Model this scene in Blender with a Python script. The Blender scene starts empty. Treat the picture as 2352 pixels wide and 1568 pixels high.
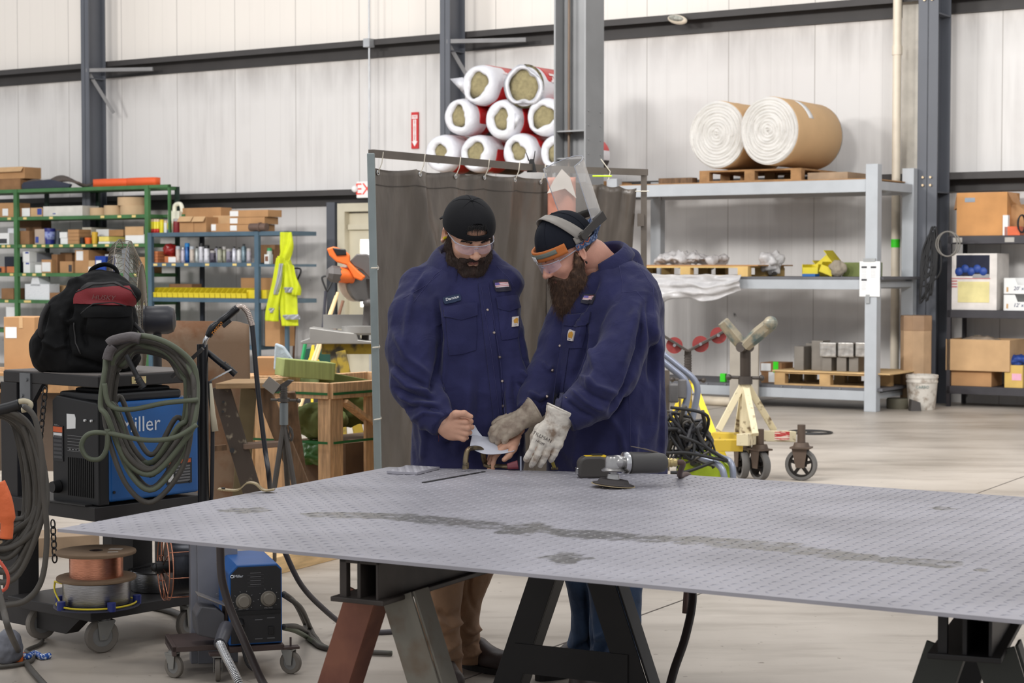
import bpy, math, random
import numpy as np
from math import cos, sin, pi, radians as rad
AU = 'auto'
from mathutils import Vector as V, Matrix, noise as mnoise

# ------------------------------------------------------------------ camera, world, lights, exposure
F = 4250.0; CAMZ = 1.5; PITCH = math.atan(174/F)
sc = bpy.context.scene; col = sc.collection
cam_d = bpy.data.cameras.new('camera'); cam = bpy.data.objects.new('camera', cam_d); col.objects.link(cam)
cam_d.sensor_width = 36; cam_d.lens = F*36/2352; cam_d.clip_end = 200; cam_d.clip_start = .1
cam.location = (0, 0, CAMZ); cam.rotation_euler = (pi/2 - PITCH, 0, 0)
cam_d.dof.use_dof = True; cam_d.dof.focus_distance = 6.4; cam_d.dof.aperture_fstop = 9
sc.camera = cam
world = bpy.data.worlds.new('shop_air'); sc.world = world; world.use_nodes = True
world.node_tree.nodes['Background'].inputs[0].default_value = (.93, .95, 1, 1)
world.node_tree.nodes['Background'].inputs[1].default_value = .70
def lamp(x, y, z, w, h, power, aim=None, c=(1, .98, .955)):
    d = bpy.data.lights.new('bay_or_fill_light', 'AREA'); d.shape = 'RECTANGLE'; d.size = w; d.size_y = h; d.energy = power; d.color = c
    o = bpy.data.objects.new('bay_or_fill_light', d); col.objects.link(o); o.location = (x, y, z)
    if aim: o.rotation_euler = (V(aim) - V((x, y, z))).to_track_quat('-Z', 'Y').to_euler()
# high bays under the roof, then an added lower row for the wall
for lx, ly in ((-6, -1), (3, -2)):
    lamp(lx, ly, 8.2, 1.6, .9, 125, aim=(lx*.5, 12, .5))
for lx, ly in ((-1.5, 7.5), (5, 7), (-8, 10), (-4.5, 14), (2.5, 13)):
    lamp(lx, ly, 8.6, 1.6, .9, 105)
for lx, ly in ((-12, 14.5), (-7, 12), (-1.6, 10.2), (5.2, 7.4)):
    lamp(lx, ly, 5.6, 1.8, .9, 430, aim=(lx+5.4, ly+8.4, 3.4))  # added fill row without real fixtures, aimed to brighten the back wall
sc.view_settings.view_transform = 'Standard'; sc.view_settings.look = 'None'
sc.view_settings.exposure = 0.0; sc.view_settings.gamma = 1.0; sc.view_settings.use_curve_mapping = False

# ------------------------------------------------------------------ picture measurements turned into places
def ray(px, py):
    cx = (px - 1176)/F; cy = (784 - py)/F; c, s = cos(PITCH), sin(PITCH)
    return V((cx, c+cy*s, -s+cy*c))
def at(px, py, Y): d = ray(px, py); t = Y/d.y; return V((d.x*t, Y, CAMZ+d.z*t))
def atz(px, py, z=0): d = ray(px, py); t = (z - CAMZ)/d.z; return V((d.x*t, d.y*t, z))
U = V((.840, -.543, 0)).normalized(); N = V((-U.y, U.x, 0))       # along the back wall (to the right); into the wall
W0 = V((3.78, 19.0, 0))+1.7*N
YAW = math.atan2(U.y, U.x)
def W(s, o, z): return W0+s*U - o*N+V((0, 0, z))
def atw(px, py, o):
    d = ray(px, py); k = (W0 - o*N).dot(N); t = k/d.dot(N); p = V((d.x*t, d.y*t, 0))
    return (p - W0).dot(U), CAMZ+d.z*t                          # (s, z)

# ------------------------------------------------------------------ scene helpers
R = random.Random(7)
def rot(ax, a): return Matrix.Rotation(a, 3, ax)
def empty(name, loc=(0, 0, 0), yaw=0):
    o = bpy.data.objects.new(name, None); col.objects.link(o); o.location = loc; o.rotation_euler = (0, 0, yaw); o.empty_display_size = .05
    return o
LABELS = {}
def tag(o, label, cat, group=None, kind=None):
    o['label'] = label; o['category'] = cat
    if group: o['group'] = group
    if kind: o['kind'] = kind
    return o
def thing(name, label, cat, loc=(0, 0, 0), yaw=0, group=None): return tag(empty(name, loc, yaw), label, cat, group)
def wmat(o):
    m = Matrix.Translation(o.location) @ o.rotation_euler.to_matrix().to_4x4() @ Matrix.Diagonal((*o.scale, 1)); return wmat(o.parent) @ m if o.parent else m
def inv(o): return wmat(o).inverted()
class MB:
    def __init__(s): s.v = []; s.f = []; s.m = []; s.M = None; s.mi = 0
    def add(s, vs, fs):
        n = len(s.v)
        if s.M is not None: vs = [s.M @ V(p) for p in vs]
        s.v += [tuple(p) for p in vs]; s.f += [tuple(i+n for i in f) for f in fs]; s.m += [s.mi]*len(fs); return s
    def box(s, c, d, r=None):
        c = V(c); vs = []
        for z in (-.5, .5):
            for x, y in ((-.5, -.5), (.5, -.5), (.5, .5), (-.5, .5)):
                p = V((x*d[0], y*d[1], z*d[2])); vs.append(c+(r @ p if r else p))
        return s.add(vs, [(3, 2, 1, 0), (4, 5, 6, 7), (0, 1, 5, 4), (1, 2, 6, 5), (2, 3, 7, 6), (3, 0, 4, 7)])
    def bb(s, a, b): a, b = V(a), V(b); return s.box((a+b)/2, b - a)
    def bar(s, p, q, w, h, up=(0, 0, 1)):
        p, q = V(p), V(q); y = (q - p); L = y.length; y.normalize(); x = y.cross(V(up))
        if x.length < 1e-4: x = V((1, 0, 0))
        x.normalize(); z = x.cross(y); r = Matrix((x, y, z)).transposed(); return s.box((p+q)/2, (w, L, h), r)
    def tube(s, pts, r, n=10, cap=1, closed=False, sq=1):
        pts = [V(p) for p in pts]; m = len(pts); rs = r if isinstance(r, (list, tuple)) else [r]*m; vs = []; fs = []; ref = None
        for i, p in enumerate(pts):
            a = pts[i - 1] if (i or closed) else p; b = pts[(i+1) % m] if (i < m - 1 or closed) else p
            t = (b - a).normalized() if (b - a).length > 1e-9 else V((0, 0, 1))
            if ref is None: ref = t.orthogonal().normalized()
            ref = (ref - t*ref.dot(t)); ref = ref.normalized() if ref.length > 1e-6 else t.orthogonal().normalized(); bn = t.cross(ref)
            for k in range(n):
                an = 2*pi*k/n; vs.append(p+(ref*cos(an)+bn*(sin(an)*sq))*float(rs[i]))
        for i in range(m if closed else m - 1):
            j = (i+1) % m
            for k in range(n): l = (k+1) % n; fs.append((i*n+k, i*n+l, j*n+l, j*n+k))
        if cap and not closed: fs += [tuple(range(n))[::-1], tuple((m - 1)*n+k for k in range(n))]
        return s.add(vs, fs)
    def cyl(s, p, q, r0, r1=None, n=24): return s.tube([p, q], [r0, r0 if r1 is None else r1], n)
    def lathe(s, prof, c=(0, 0, 0), ax=(0, 0, 1), n=28, wob=None):
        ax = V(ax).normalized(); x = ax.orthogonal().normalized(); y = ax.cross(x); c = V(c); vs = []; fs = []
        for j, (r, z) in enumerate(prof):
            for k in range(n):
                a = 2*pi*k/n; rr = max(r, 1e-5)*(wob(a, z) if wob else 1); vs.append(c+ax*float(z)+(x*cos(a)+y*sin(a))*float(rr))
        for j in range(len(prof) - 1):
            for k in range(n): l = (k+1) % n; fs.append((j*n+k, j*n+l, (j+1)*n+l, (j+1)*n+k))
        if prof[0] == prof[-1]: return s.add(vs, fs)
        if prof[0][0] > 1e-4: fs.append(tuple(range(n))[::-1])
        if prof[-1][0] > 1e-4: fs.append(tuple((len(prof) - 1)*n+k for k in range(n)))
        return s.add(vs, fs)
    def prism(s, poly, o, ax, ay, az):                              # poly in (ax, ay), extruded by the vector az
        o, ax, ay, az = V(o), V(ax), V(ay), V(az); n = len(poly)
        vs = [o+ax*float(a)+ay*float(b) for a, b in poly]; vs += [p+az for p in vs]
        fs = [tuple(range(n)), tuple(range(2*n - 1, n - 1, -1))]+[(i+n, (i+1) % n+n, (i+1) % n, i) for i in range(n)]
        return s.add(vs, fs)
    def sph(s, c, r, n=16, m=10, q=None):
        c = V(c); r = (r, r, r) if isinstance(r, (int, float)) else r; vs = []; fs = []
        for j in range(m+1):
            t = pi*j/m
            for k in range(n):
                a = 2*pi*k/n; p = V((r[0]*sin(t)*cos(a), r[1]*sin(t)*sin(a), r[2]*cos(t)))
                vs.append(c+(q @ p if q else p))
        for j in range(m):
            for k in range(n): l = (k+1) % n; fs.append((j*n+k, (j+1)*n+k, (j+1)*n+l, j*n+l))
        return s.add(vs, fs)
    def grid(s, fn, nu, nv, closed=False):
        vs = [fn(i/nu, j/nv) for j in range(nv+1) for i in range(nu+1)]; w = nu+1
        return s.add(vs, [(j*w+i, j*w+i+1, (j+1)*w+i+1, (j+1)*w+i) for j in range(nv) for i in range(nu)])
    def B(s, name, mats, parent=None, w=False, smooth=False, bev=0, seg=2, sub=0, solid=0, loc=None, yaw=0, kind=None, label=None):
        me = bpy.data.meshes.new(name); vs = s.v
        if w and parent is not None: M = inv(parent); vs = [tuple(M @ V(p)) for p in vs]
        if w and parent is None and loc is None and vs:              # origin at the thing's own base
            lo = [min(p[i] for p in vs) for i in range(3)]; hi = [max(p[i] for p in vs) for i in range(3)]
            loc = V(((lo[0]+hi[0])/2, (lo[1]+hi[1])/2, lo[2])); vs = [(p[0] - loc.x, p[1] - loc.y, p[2] - loc.z) for p in vs]
        me.from_pydata(vs, [], s.f); mats = mats if isinstance(mats, (list, tuple)) else [mats]
        for m in mats: me.materials.append(m)
        if len(mats) > 1: me.polygons.foreach_set('material_index', s.m)
        if smooth:
            me.polygons.foreach_set('use_smooth', [True]*len(s.f))
        me.update(); o = bpy.data.objects.new(name, me); col.objects.link(o)
        if parent is not None: o.parent = parent
        if loc is not None: o.location = loc
        if yaw: o.rotation_euler = (0, 0, yaw)
        if smooth == AU:
            try: me.set_sharp_from_angle(angle=rad(38))
            except Exception: pass
        if solid: q = o.modifiers.new('s', 'SOLIDIFY'); q.thickness = solid; q.offset = 0
        if bev: q = o.modifiers.new('b', 'BEVEL'); q.width = bev; q.segments = seg; q.limit_method = 'ANGLE'
        if sub: q = o.modifiers.new('u', 'SUBSURF'); q.levels = sub; q.render_levels = sub
        if kind: o['kind'] = kind
        if label: o['label'] = label
        return o
def copytree(o, parent=None):
    c = o.copy(); col.objects.link(c)
    if parent: c.parent = parent
    for ch in [k for k in col.objects if k.parent == o]: copytree(ch, c)
    return c
def text(body, h, mat, parent, loc, right, up, name='lettering', depth=.0004, shear=0, sx=1, align='CENTER'):
    cu = bpy.data.curves.new('t', 'FONT'); cu.body = body; cu.size = 1; cu.align_x = align; cu.align_y = 'CENTER'; cu.extrude = .01; cu.shear = shear; cu.resolution_u = 2
    t = bpy.data.objects.new('t', cu); col.objects.link(t); bpy.context.view_layer.update()
    me = bpy.data.meshes.new_from_object(t.evaluated_get(bpy.context.evaluated_depsgraph_get())); bpy.data.objects.remove(t)
    r, u = V(right).normalized(), V(up).normalized(); n = r.cross(u); s = h/.72
    mb = MB(); vs = [V(loc)+r*(v.co.x*s*sx)+u*(v.co.y*s)+n*(v.co.z*depth*50+depth) for v in me.vertices]
    mb.add(vs, [tuple(p.vertices) for p in me.polygons])
    return mb.B(name, mat, parent, w=1)
def cr(pts, n=8, closed=False):                                     # Catmull-Rom through pts
    pts = [V(p) for p in pts]; out = []; m = len(pts)
    for i in range(m if closed else m - 1):
        g = (lambda k: pts[k % m]) if closed else (lambda k: pts[max(0, min(m - 1, k))])
        p0, p1, p2, p3 = g(i - 1), g(i), g(i+1), g(i+2)
        for j in range(n):
            t = j/n; out.append(.5*((2*p1)+(p2 - p0)*t+(2*p0 - 5*p1+4*p2 - p3)*t*t+(3*p1 - p0 - 3*p2+p3)*t ** 3))
    if not closed: out.append(pts[-1])
    return out

# ------------------------------------------------------------------ materials
def lin(c): return tuple((x/255/12.92 if x <= 10 else ((x/255+.055)/1.055) ** 2.4) for x in c)
_mats = {}
def mat(name, c, rough=.6, metal=0, var=.12, vs=6, bump=0, bs=None, stretch=None, c2=None, spec=None, trans=0, alpha=1, c2t=(.45, .65), emit=0, sheen=0, coat=0):
    if name in _mats: return _mats[name]
    m = bpy.data.materials.new(name); _mats[name] = m; m.use_nodes = True; nt = m.node_tree; L = nt.links.new
    b = nt.nodes['Principled BSDF']; b.inputs['Roughness'].default_value = rough; b.inputs['Metallic'].default_value = metal
    a = lin(c); b.inputs['Base Color'].default_value = (*a, 1)
    if spec is not None: b.inputs['Specular IOR Level'].default_value = spec
    if trans: b.inputs['Transmission Weight'].default_value = trans
    if alpha < 1: b.inputs['Alpha'].default_value = alpha
    if sheen: b.inputs['Sheen Weight'].default_value = sheen
    if coat: b.inputs['Coat Weight'].default_value = coat
    if emit: b.inputs['Emission Color'].default_value = (*a, 1); b.inputs['Emission Strength'].default_value = emit
    if var or bump or c2:
        tc = nt.nodes.new('ShaderNodeTexCoord'); mp = nt.nodes.new('ShaderNodeMapping'); L(tc.outputs['Object'], mp.inputs[0])
        if stretch: mp.inputs['Scale'].default_value = stretch
        nz = nt.nodes.new('ShaderNodeTexNoise'); nz.inputs['Scale'].default_value = vs; nz.inputs['Detail'].default_value = 5; L(mp.outputs[0], nz.inputs['Vector'])
        if var or c2:
            rp = nt.nodes.new('ShaderNodeValToRGB'); e = rp.color_ramp.elements; e[0].position, e[1].position = (.3, .7) if not c2 else c2t
            if c2: e[0].color = (*a, 1); e[1].color = (*lin(c2), 1)
            else: e[0].color = (*[x*(1 - var) for x in a], 1); e[1].color = (*[min(1, x*(1+var)) for x in a], 1)
            L(nz.outputs['Fac'], rp.inputs[0]); L(rp.outputs[0], b.inputs['Base Color'])
        if bump:
            n2 = nz
            if bs: n2 = nt.nodes.new('ShaderNodeTexNoise'); n2.inputs['Scale'].default_value = bs; n2.inputs['Detail'].default_value = 4; L(mp.outputs[0], n2.inputs['Vector'])
            bp = nt.nodes.new('ShaderNodeBump'); bp.inputs['Strength'].default_value = 1; bp.inputs['Distance'].default_value = bump; L(n2.outputs['Fac'], bp.inputs['Height']); L(bp.outputs[0], b.inputs['Normal'])
    return m
card = mat('cardboard', (176, 134, 92), .9, var=.1, vs=5); card2 = mat('dark_cardboard', (140, 103, 70), .9, var=.15); card3 = mat('pale_cardboard', (196, 160, 118), .9, var=.08)
whitep = mat('white_paper', (228, 228, 226), .8, var=.04); blackp = mat('black_plastic', (20, 20, 22), .45, var=.1); rubber = mat('black_rubber', (28, 28, 30), .6, var=.15)
steelg = mat('grey_steel', (120, 122, 124), .45, .5, var=.15); chrome = mat('bright_metal', (200, 200, 200), .25, 1, var=.1, vs=20); darkst = mat('dark_steel', (48, 47, 47), .5, .3, var=.2)
colm = mat('grey_column_paint', (88, 91, 98), .5, var=.06, vs=2); girtm = mat('girt_paint', (62, 59, 58), .6, var=.12, vs=3)
rackm = mat('light_grey_rack_paint', (168, 172, 176), .45, var=.05); greenm = mat('green_shelf_paint', (62, 108, 62), .5, var=.2, vs=4); bluem = mat('blue_grey_shelf_paint', (72, 96, 112), .5, var=.15, vs=4)
wood = mat('crate_wood', (190, 152, 112), .8, var=.3, vs=9, stretch=(6, 6, .8)); woodl = mat('pale_lumber', (206, 172, 122), .8, var=.18, vs=7, stretch=(1.2, 6, 6)); woodd = mat('old_dark_wood', (104, 80, 58), .85, var=.35, vs=8, stretch=(5, 5, .9)); palw = mat('pallet_wood', (158, 120, 80), .85, var=.3, vs=8)
yelp = mat('yellow_plastic', (222, 200, 40), .5, var=.1); orangep = mat('orange_plastic', (226, 108, 40), .5, var=.08); yellab = mat('yellow_shelf_label', (226, 200, 130), .8, var=.05)
bluep = mat('blue_paint', (22, 92, 160), .4, var=.12, vs=5, bump=.0006); redp = mat('red_paint', (176, 36, 40), .5, var=.1)
# ------------------------------------------------------------------ setting: floor, back wall, columns, girts
def floor_mat():
    m = bpy.data.materials.new('worn_concrete'); m.use_nodes = True; nt = m.node_tree; L = nt.links.new; nn = nt.nodes.new; b = nt.nodes['Principled BSDF']
    tc = nn('ShaderNodeTexCoord'); n1 = nn('ShaderNodeTexNoise'); n1.inputs['Scale'].default_value = .7; n1.inputs['Detail'].default_value = 8; L(tc.outputs['Object'], n1.inputs['Vector'])
    r1 = nn('ShaderNodeValToRGB'); e = r1.color_ramp.elements; e[0].position = .32; e[0].color = (*lin((156, 147, 136)), 1); e[1].position = .68; e[1].color = (*lin((192, 183, 172)), 1); L(n1.outputs['Fac'], r1.inputs[0])
    mp = nn('ShaderNodeMapping'); mp.inputs['Scale'].default_value = (.5, 2.2, 1); mp.inputs['Rotation'].default_value = (0, 0, .25); L(tc.outputs['Object'], mp.inputs[0])
    n2 = nn('ShaderNodeTexNoise'); n2.inputs['Scale'].default_value = 2.2; n2.inputs['Detail'].default_value = 10; n2.inputs['Roughness'].default_value = .65; L(mp.outputs[0], n2.inputs['Vector'])
    r2 = nn('ShaderNodeValToRGB'); e = r2.color_ramp.elements; e[0].position = .34; e[0].color = (.72, .71, .7, 1); e[1].position = .52; e[1].color = (1, 1, 1, 1); L(n2.outputs['Fac'], r2.inputs[0])
    mx = nn('ShaderNodeMix'); mx.data_type = 'RGBA'; mx.blend_type = 'MULTIPLY'; mx.inputs['Factor'].default_value = .8; L(r1.outputs[0], mx.inputs['A']); L(r2.outputs[0], mx.inputs['B'])
    n3 = nn('ShaderNodeTexNoise'); n3.inputs['Scale'].default_value = 26; n3.inputs['Detail'].default_value = 2; L(tc.outputs['Object'], n3.inputs['Vector'])
    r3 = nn('ShaderNodeValToRGB'); e = r3.color_ramp.elements; e[0].position = .24; e[0].color = (.45, .42, .4, 1); e[1].position = .28; e[1].color = (1, 1, 1, 1); L(n3.outputs['Fac'], r3.inputs[0])
    m2 = nn('ShaderNodeMix'); m2.data_type = 'RGBA'; m2.blend_type = 'MULTIPLY'; m2.inputs['Factor'].default_value = .8; L(mx.outputs['Result'], m2.inputs['A']); L(r3.outputs[0], m2.inputs['B']); L(m2.outputs['Result'], b.inputs['Base Color'])
    rr = nn('ShaderNodeMapRange'); rr.inputs['To Min'].default_value = .28; rr.inputs['To Max'].default_value = .55; L(n2.outputs['Fac'], rr.inputs['Value']); L(rr.outputs[0], b.inputs['Roughness'])
    b.inputs['Specular IOR Level'].default_value = .35
    bp = nn('ShaderNodeBump'); bp.inputs['Strength'].default_value = .3; bp.inputs['Distance'].default_value = .004; L(n2.outputs['Fac'], bp.inputs['Height']); L(bp.outputs[0], b.inputs['Normal']); return m
mb = MB(); mb.bb((-22, -3, -.2), (18, 34, 0)); fl = mb.B('floor', floor_mat(), w=1); fl['kind'] = 'structure'
# saw-cut joints in the slab
jm = mat('joint_dirt', (88, 80, 74), .9, var=.1)
mb = MB(); a = atz(1240, 1497); b = atz(1640, 1352); d = (b - a).normalized(); mb.bar(a - d*4, a+d*16, .007, .003)
dn = V((-d.y, d.x, 0)); mb.bar(a+dn*4.5 - d*6, a+dn*4.5+d*14, .006, .003)
o = mb.B('trim_floor_joint', jm, w=1); o['kind'] = 'structure'; o.location.z = -.0012

def wall_mat():
    m = bpy.data.materials.new('stained_wall_panel'); m.use_nodes = True; nt = m.node_tree; L = nt.links.new; nn = nt.nodes.new; b = nt.nodes['Principled BSDF']; b.inputs['Roughness'].default_value = .6
    tc = nn('ShaderNodeTexCoord')                                      # object space: x along the wall, z up
    def nz(sc_, det, scale, ro=.55):
        mp = nn('ShaderNodeMapping'); mp.inputs['Scale'].default_value = scale; L(tc.outputs['Object'], mp.inputs[0])
        n = nn('ShaderNodeTexNoise'); n.inputs['Scale'].default_value = sc_; n.inputs['Detail'].default_value = det; n.inputs['Roughness'].default_value = ro; L(mp.outputs[0], n.inputs['Vector']); return n.outputs['Fac']
    def mt(op, a, b_, c=None, cl=False):
        k = nn('ShaderNodeMath'); k.operation = op; k.use_clamp = cl
        for i, x in enumerate((a, b_, c)):
            if x is None: continue
            if isinstance(x, (int, float)): k.inputs[i].default_value = x
            else: L(x, k.inputs[i])
        return k.outputs[0]
    def mr(x, a0, a1, b0, b1):
        k = nn('ShaderNodeMapRange'); k.inputs[1].default_value = a0; k.inputs[2].default_value = a1; k.inputs[3].default_value = b0; k.inputs[4].default_value = b1; L(x, k.inputs[0]); return k.outputs[0]
    sx = nn('ShaderNodeSeparateXYZ'); L(tc.outputs['Object'], sx.inputs[0]); x, z = sx.outputs[0], sx.outputs[2]
    base = nn('ShaderNodeMix'); base.data_type = 'RGBA'; base.inputs['A'].default_value = (*lin((220, 217, 214)), 1); base.inputs['B'].default_value = (*lin((238, 231, 222)), 1)
    L(mr(z, 4.1, 4.5, 0, 1), base.inputs['Factor'])                   # cleaner, creamier sheets above the upper girt
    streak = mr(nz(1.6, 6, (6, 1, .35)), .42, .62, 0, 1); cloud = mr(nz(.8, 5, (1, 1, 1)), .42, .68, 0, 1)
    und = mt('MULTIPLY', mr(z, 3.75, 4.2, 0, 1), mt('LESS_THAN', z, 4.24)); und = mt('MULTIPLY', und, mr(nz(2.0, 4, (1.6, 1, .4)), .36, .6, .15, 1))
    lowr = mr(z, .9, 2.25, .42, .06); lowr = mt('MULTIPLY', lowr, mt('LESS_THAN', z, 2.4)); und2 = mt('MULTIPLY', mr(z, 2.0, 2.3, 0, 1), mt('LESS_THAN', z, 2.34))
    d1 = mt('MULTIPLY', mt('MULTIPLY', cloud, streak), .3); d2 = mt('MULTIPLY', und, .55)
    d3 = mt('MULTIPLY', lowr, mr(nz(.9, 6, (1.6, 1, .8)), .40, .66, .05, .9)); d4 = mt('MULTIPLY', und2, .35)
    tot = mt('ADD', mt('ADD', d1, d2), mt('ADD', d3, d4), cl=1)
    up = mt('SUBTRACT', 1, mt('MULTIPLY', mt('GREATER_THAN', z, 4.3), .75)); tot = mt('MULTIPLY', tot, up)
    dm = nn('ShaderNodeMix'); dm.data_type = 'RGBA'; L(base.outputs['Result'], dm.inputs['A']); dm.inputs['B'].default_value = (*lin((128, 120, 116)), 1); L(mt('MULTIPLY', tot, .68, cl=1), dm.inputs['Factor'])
    # dark soot specks low on the sheets
    sp = mr(nz(5, 3, (1, 1, .8)), .70, .74, 0, 1); sp = mt('MULTIPLY', sp, mt('LESS_THAN', z, 1.6))
    s2 = nn('ShaderNodeMix'); s2.data_type = 'RGBA'; L(dm.outputs['Result'], s2.inputs['A']); s2.inputs['B'].default_value = (*lin((40, 38, 38)), 1); L(mt('MULTIPLY', sp, .8), s2.inputs['Factor'])
    fr = mt('FRACT', mt('MULTIPLY', mt('ADD', x, 60.35), 1/1.09), 0); seam = mt('LESS_THAN', fr, .012); fr2 = mt('FRACT', mt('MULTIPLY', mt('ADD', x, 60.35), 4/1.09), 0); seam2 = mt('MULTIPLY', mt('LESS_THAN', fr2, .03), .3)
    s3 = nn('ShaderNodeMix'); s3.data_type = 'RGBA'; L(s2.outputs['Result'], s3.inputs['A']); s3.inputs['B'].default_value = (*lin((150, 144, 138)), 1); L(mt('MULTIPLY', mt('ADD', seam, seam2), .5, cl=1), s3.inputs['Factor']); L(s3.outputs['Result'], b.inputs['Base Color'])
    bp = nn('ShaderNodeBump'); bp.inputs['Strength'].default_value = .3; bp.inputs['Distance'].default_value = .01; L(mt('ADD', mt('MULTIPLY', streak, .15), mt('ADD', seam, seam2)), bp.inputs['Height']); L(bp.outputs[0], b.inputs['Normal']); return m
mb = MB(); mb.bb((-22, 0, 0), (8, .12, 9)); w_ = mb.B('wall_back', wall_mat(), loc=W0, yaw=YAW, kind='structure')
# horizontal girts
def girt(name, z0, h):
    mb = MB(); mb.bb((-21.9, -.02, z0), (7.9, 0, z0+h)); mb.bb((-21.9, -.05, z0), (7.9, 0, z0+.008)); 
    mb.bb((-21.9, -.235, z0+h - .075), (7.9, -.225, z0+h)); mb.bb((-21.9, -.225, z0+h - .008), (7.9, 0, z0+h)); mb.M = None
    return mb.B(name, [girtm], loc=W0, yaw=YAW, kind='structure')
girt('trim_upper_girt', 4.245, .215); girt('trim_lower_girt', 2.31, .20)
# wall columns: I sections with the flange toward the room
def wall_column(px, o, bf, d, name='trim_wall_column'):
    s, _ = atw(px, 300, o); mb = MB(); t = .018
    mb.bb((s - bf/2, -o, 0), (s+bf/2, -o+t, 9)); mb.bb((s - bf/2, -o+d - t, 0), (s+bf/2, -o+d, 9)); mb.bb((s - .007, -o, 0), (s+.007, -o+d, 9))
    for z in (4.18, 2.28): mb.bb((s - bf/2, -o+t, z), (s+bf/2, -o+d - t, z+.015))
    ob = mb.B(name, colm, loc=W0, yaw=YAW, kind='structure'); return s
s1 = wall_column(196, .62, .15, .34); s2 = wall_column(1022, .62, .15, .34); s3 = wall_column(2130, .62, .22, .40)
for s in (s1, s2):                                                    # flange braces running from column to girt
    mb = MB(); mb.bar((s+.02, -.6, 4.30), (s+.95, -.22, 4.30), .05, .05); mb.bar((s+.02, -.55, 4.25), (s+.25, -.3, 3.7), .012, .05)
    o = mb.B('trim_girt_brace', mat('brace_paint', (122, 121, 121), .5), loc=W0, yaw=YAW, kind='structure')
mb = MB()
for dz in (0, .085):
    for dx in (-.04, .045): mb.cyl((s3+dx, -.645, 4.33+dz), (s3+dx, -.62, 4.33+dz), .013, n=8); mb.cyl((s3+dx, -.645, 2.36+dz), (s3+dx, -.62, 2.36+dz), .013, n=8)
mb.B('trim_column_bolts', mat('brass_bolt', (190, 170, 140), .4, .6), loc=W0, yaw=YAW, kind='structure')
# interior H column in front of the insulation stack
c0 = at(1272, 300, 15.05); cc = V((c0.x, c0.y, 0))
mb = MB(); bf, D = .29, .30; t = .016
mb.bb((0, 0, 0), (t, bf, 9)); mb.bb((D - t, 0, 0), (D, bf, 9)); mb.bb((t, bf/2 - .005, 0), (D - t, bf/2+.005, 9))
for z in (2.6 - .02, 2.36): mb.bb((t, .02, z), (D - t, bf/2, z+.012))
for k in range(4):
    for dy in (.045, .235): mb.cyl((D - .001, dy, 2.40+.115*k), (D+.004, dy, 2.40+.115*k), .009, n=8)
cl = mb.B('trim_centre_column', [mat('centre_column_paint', (112, 113, 114), .5, var=.1, vs=3)], loc=cc, yaw=YAW); cl['kind'] = 'structure'
mb = MB(); mb.cyl((.095, .08, 0), (.095, .08, 9), .011, n=10); mb.bb((.075, .06, 2.57), (.12, .1, 2.6)); mb.B('trim_column_conduit', mat('brown_conduit', (88, 72, 58), .5), loc=cc, yaw=YAW, kind='structure')
# conduit with junction box
s, z = atw(848, 100, .26); mb = MB(); mb.cyl((s, -.26, 0), (s, -.26, 9), .013, n=10); mb.bb((s - .045, -.33, z - .05), (s+.055, -.22, z+.06)); mb.B('trim_wall_conduit', mat('galvanised', (180, 182, 184), .4, .5), loc=W0, yaw=YAW, kind='structure')
# cream downpipe, wide cream trim beside the right column
pvc = mat('cream_pipe', (222, 210, 190), .4, var=.05)
s, z = atw(2060, 200, .32); mb = MB(); mb.cyl((s, -.32, .25), (s, -.32, 9), .048, n=20); mb.cyl((s, -.32, z - .4+.75), (s, -.32, z - .3+.75), .056, n=20); o = tag(mb.B('drain_pipe', pvc, loc=W0, yaw=YAW, smooth=AU), 'cream vertical drain pipe on the wall left of the right column', 'pipe')
mb = MB(); mb.cyl((s, -.32, 1.70), (s, -.32, 1.79), .0495, n=20); mb.B('tape', mat('green_tape', (60, 220, 30), .6), o, smooth=AU, label='bright green tape band')
s, z = atw(2090, 200, .1); mb = MB(); mb.bb((s - .1, -.1, 2.5), (s+.1, 0, 9)); mb.B('trim_panel_flashing', mat('cream_flashing', (214, 208, 196), .5), loc=W0, yaw=YAW, bev=.02, kind='structure')
# exit door
s0, _ = atw(792, 600, 0); s1_, _ = atw(1010, 600, 0); crm = mat('cream_door_paint', (206, 198, 176), .45, var=.04)
mb = MB(); mb.bb((s0, -.16, 0), (s0+.12, 0, 2.33)); mb.bb((s0+1.15, -.16, 0), (s0+1.27, 0, 2.33)); mb.bb((s0+.12, -.16, 2.22), (s0+1.15, 0, 2.33)); o = mb.B('door_1', crm, loc=W0, yaw=YAW, kind='structure')
mb = MB(); mb.bb((s0+.12, -.06, .02), (s0+1.15, -.02, .95)); mb.bb((s0+.12, -.06, 1.85), (s0+1.15, -.02, 2.2)); mb.bb((s0+.12, -.06, .95), (s0+.3, -.02, 1.85)); mb.bb((s0+1.0, -.06, .95), (s0+1.15, -.02, 1.85)); mb.bb((s0+.14, -.11, 1.98), (s0+.6, -.06, 2.05)); mb.B('door_leaf', crm, o)
mb = MB(); mb.bb((s0+.3, -.045, .95), (s0+1.0, -.035, 1.85)); mb.B('door_pane', mat('daylit_glass', (250, 250, 250), .2, var=0, emit=1.6), o)
mb = MB(); mb.bb((s0 - .2, -.14, 0), (s0 - .06, 0, 2.35)); mb.B('trim_door_post', colm, loc=W0, yaw=YAW, kind='structure')
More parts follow.
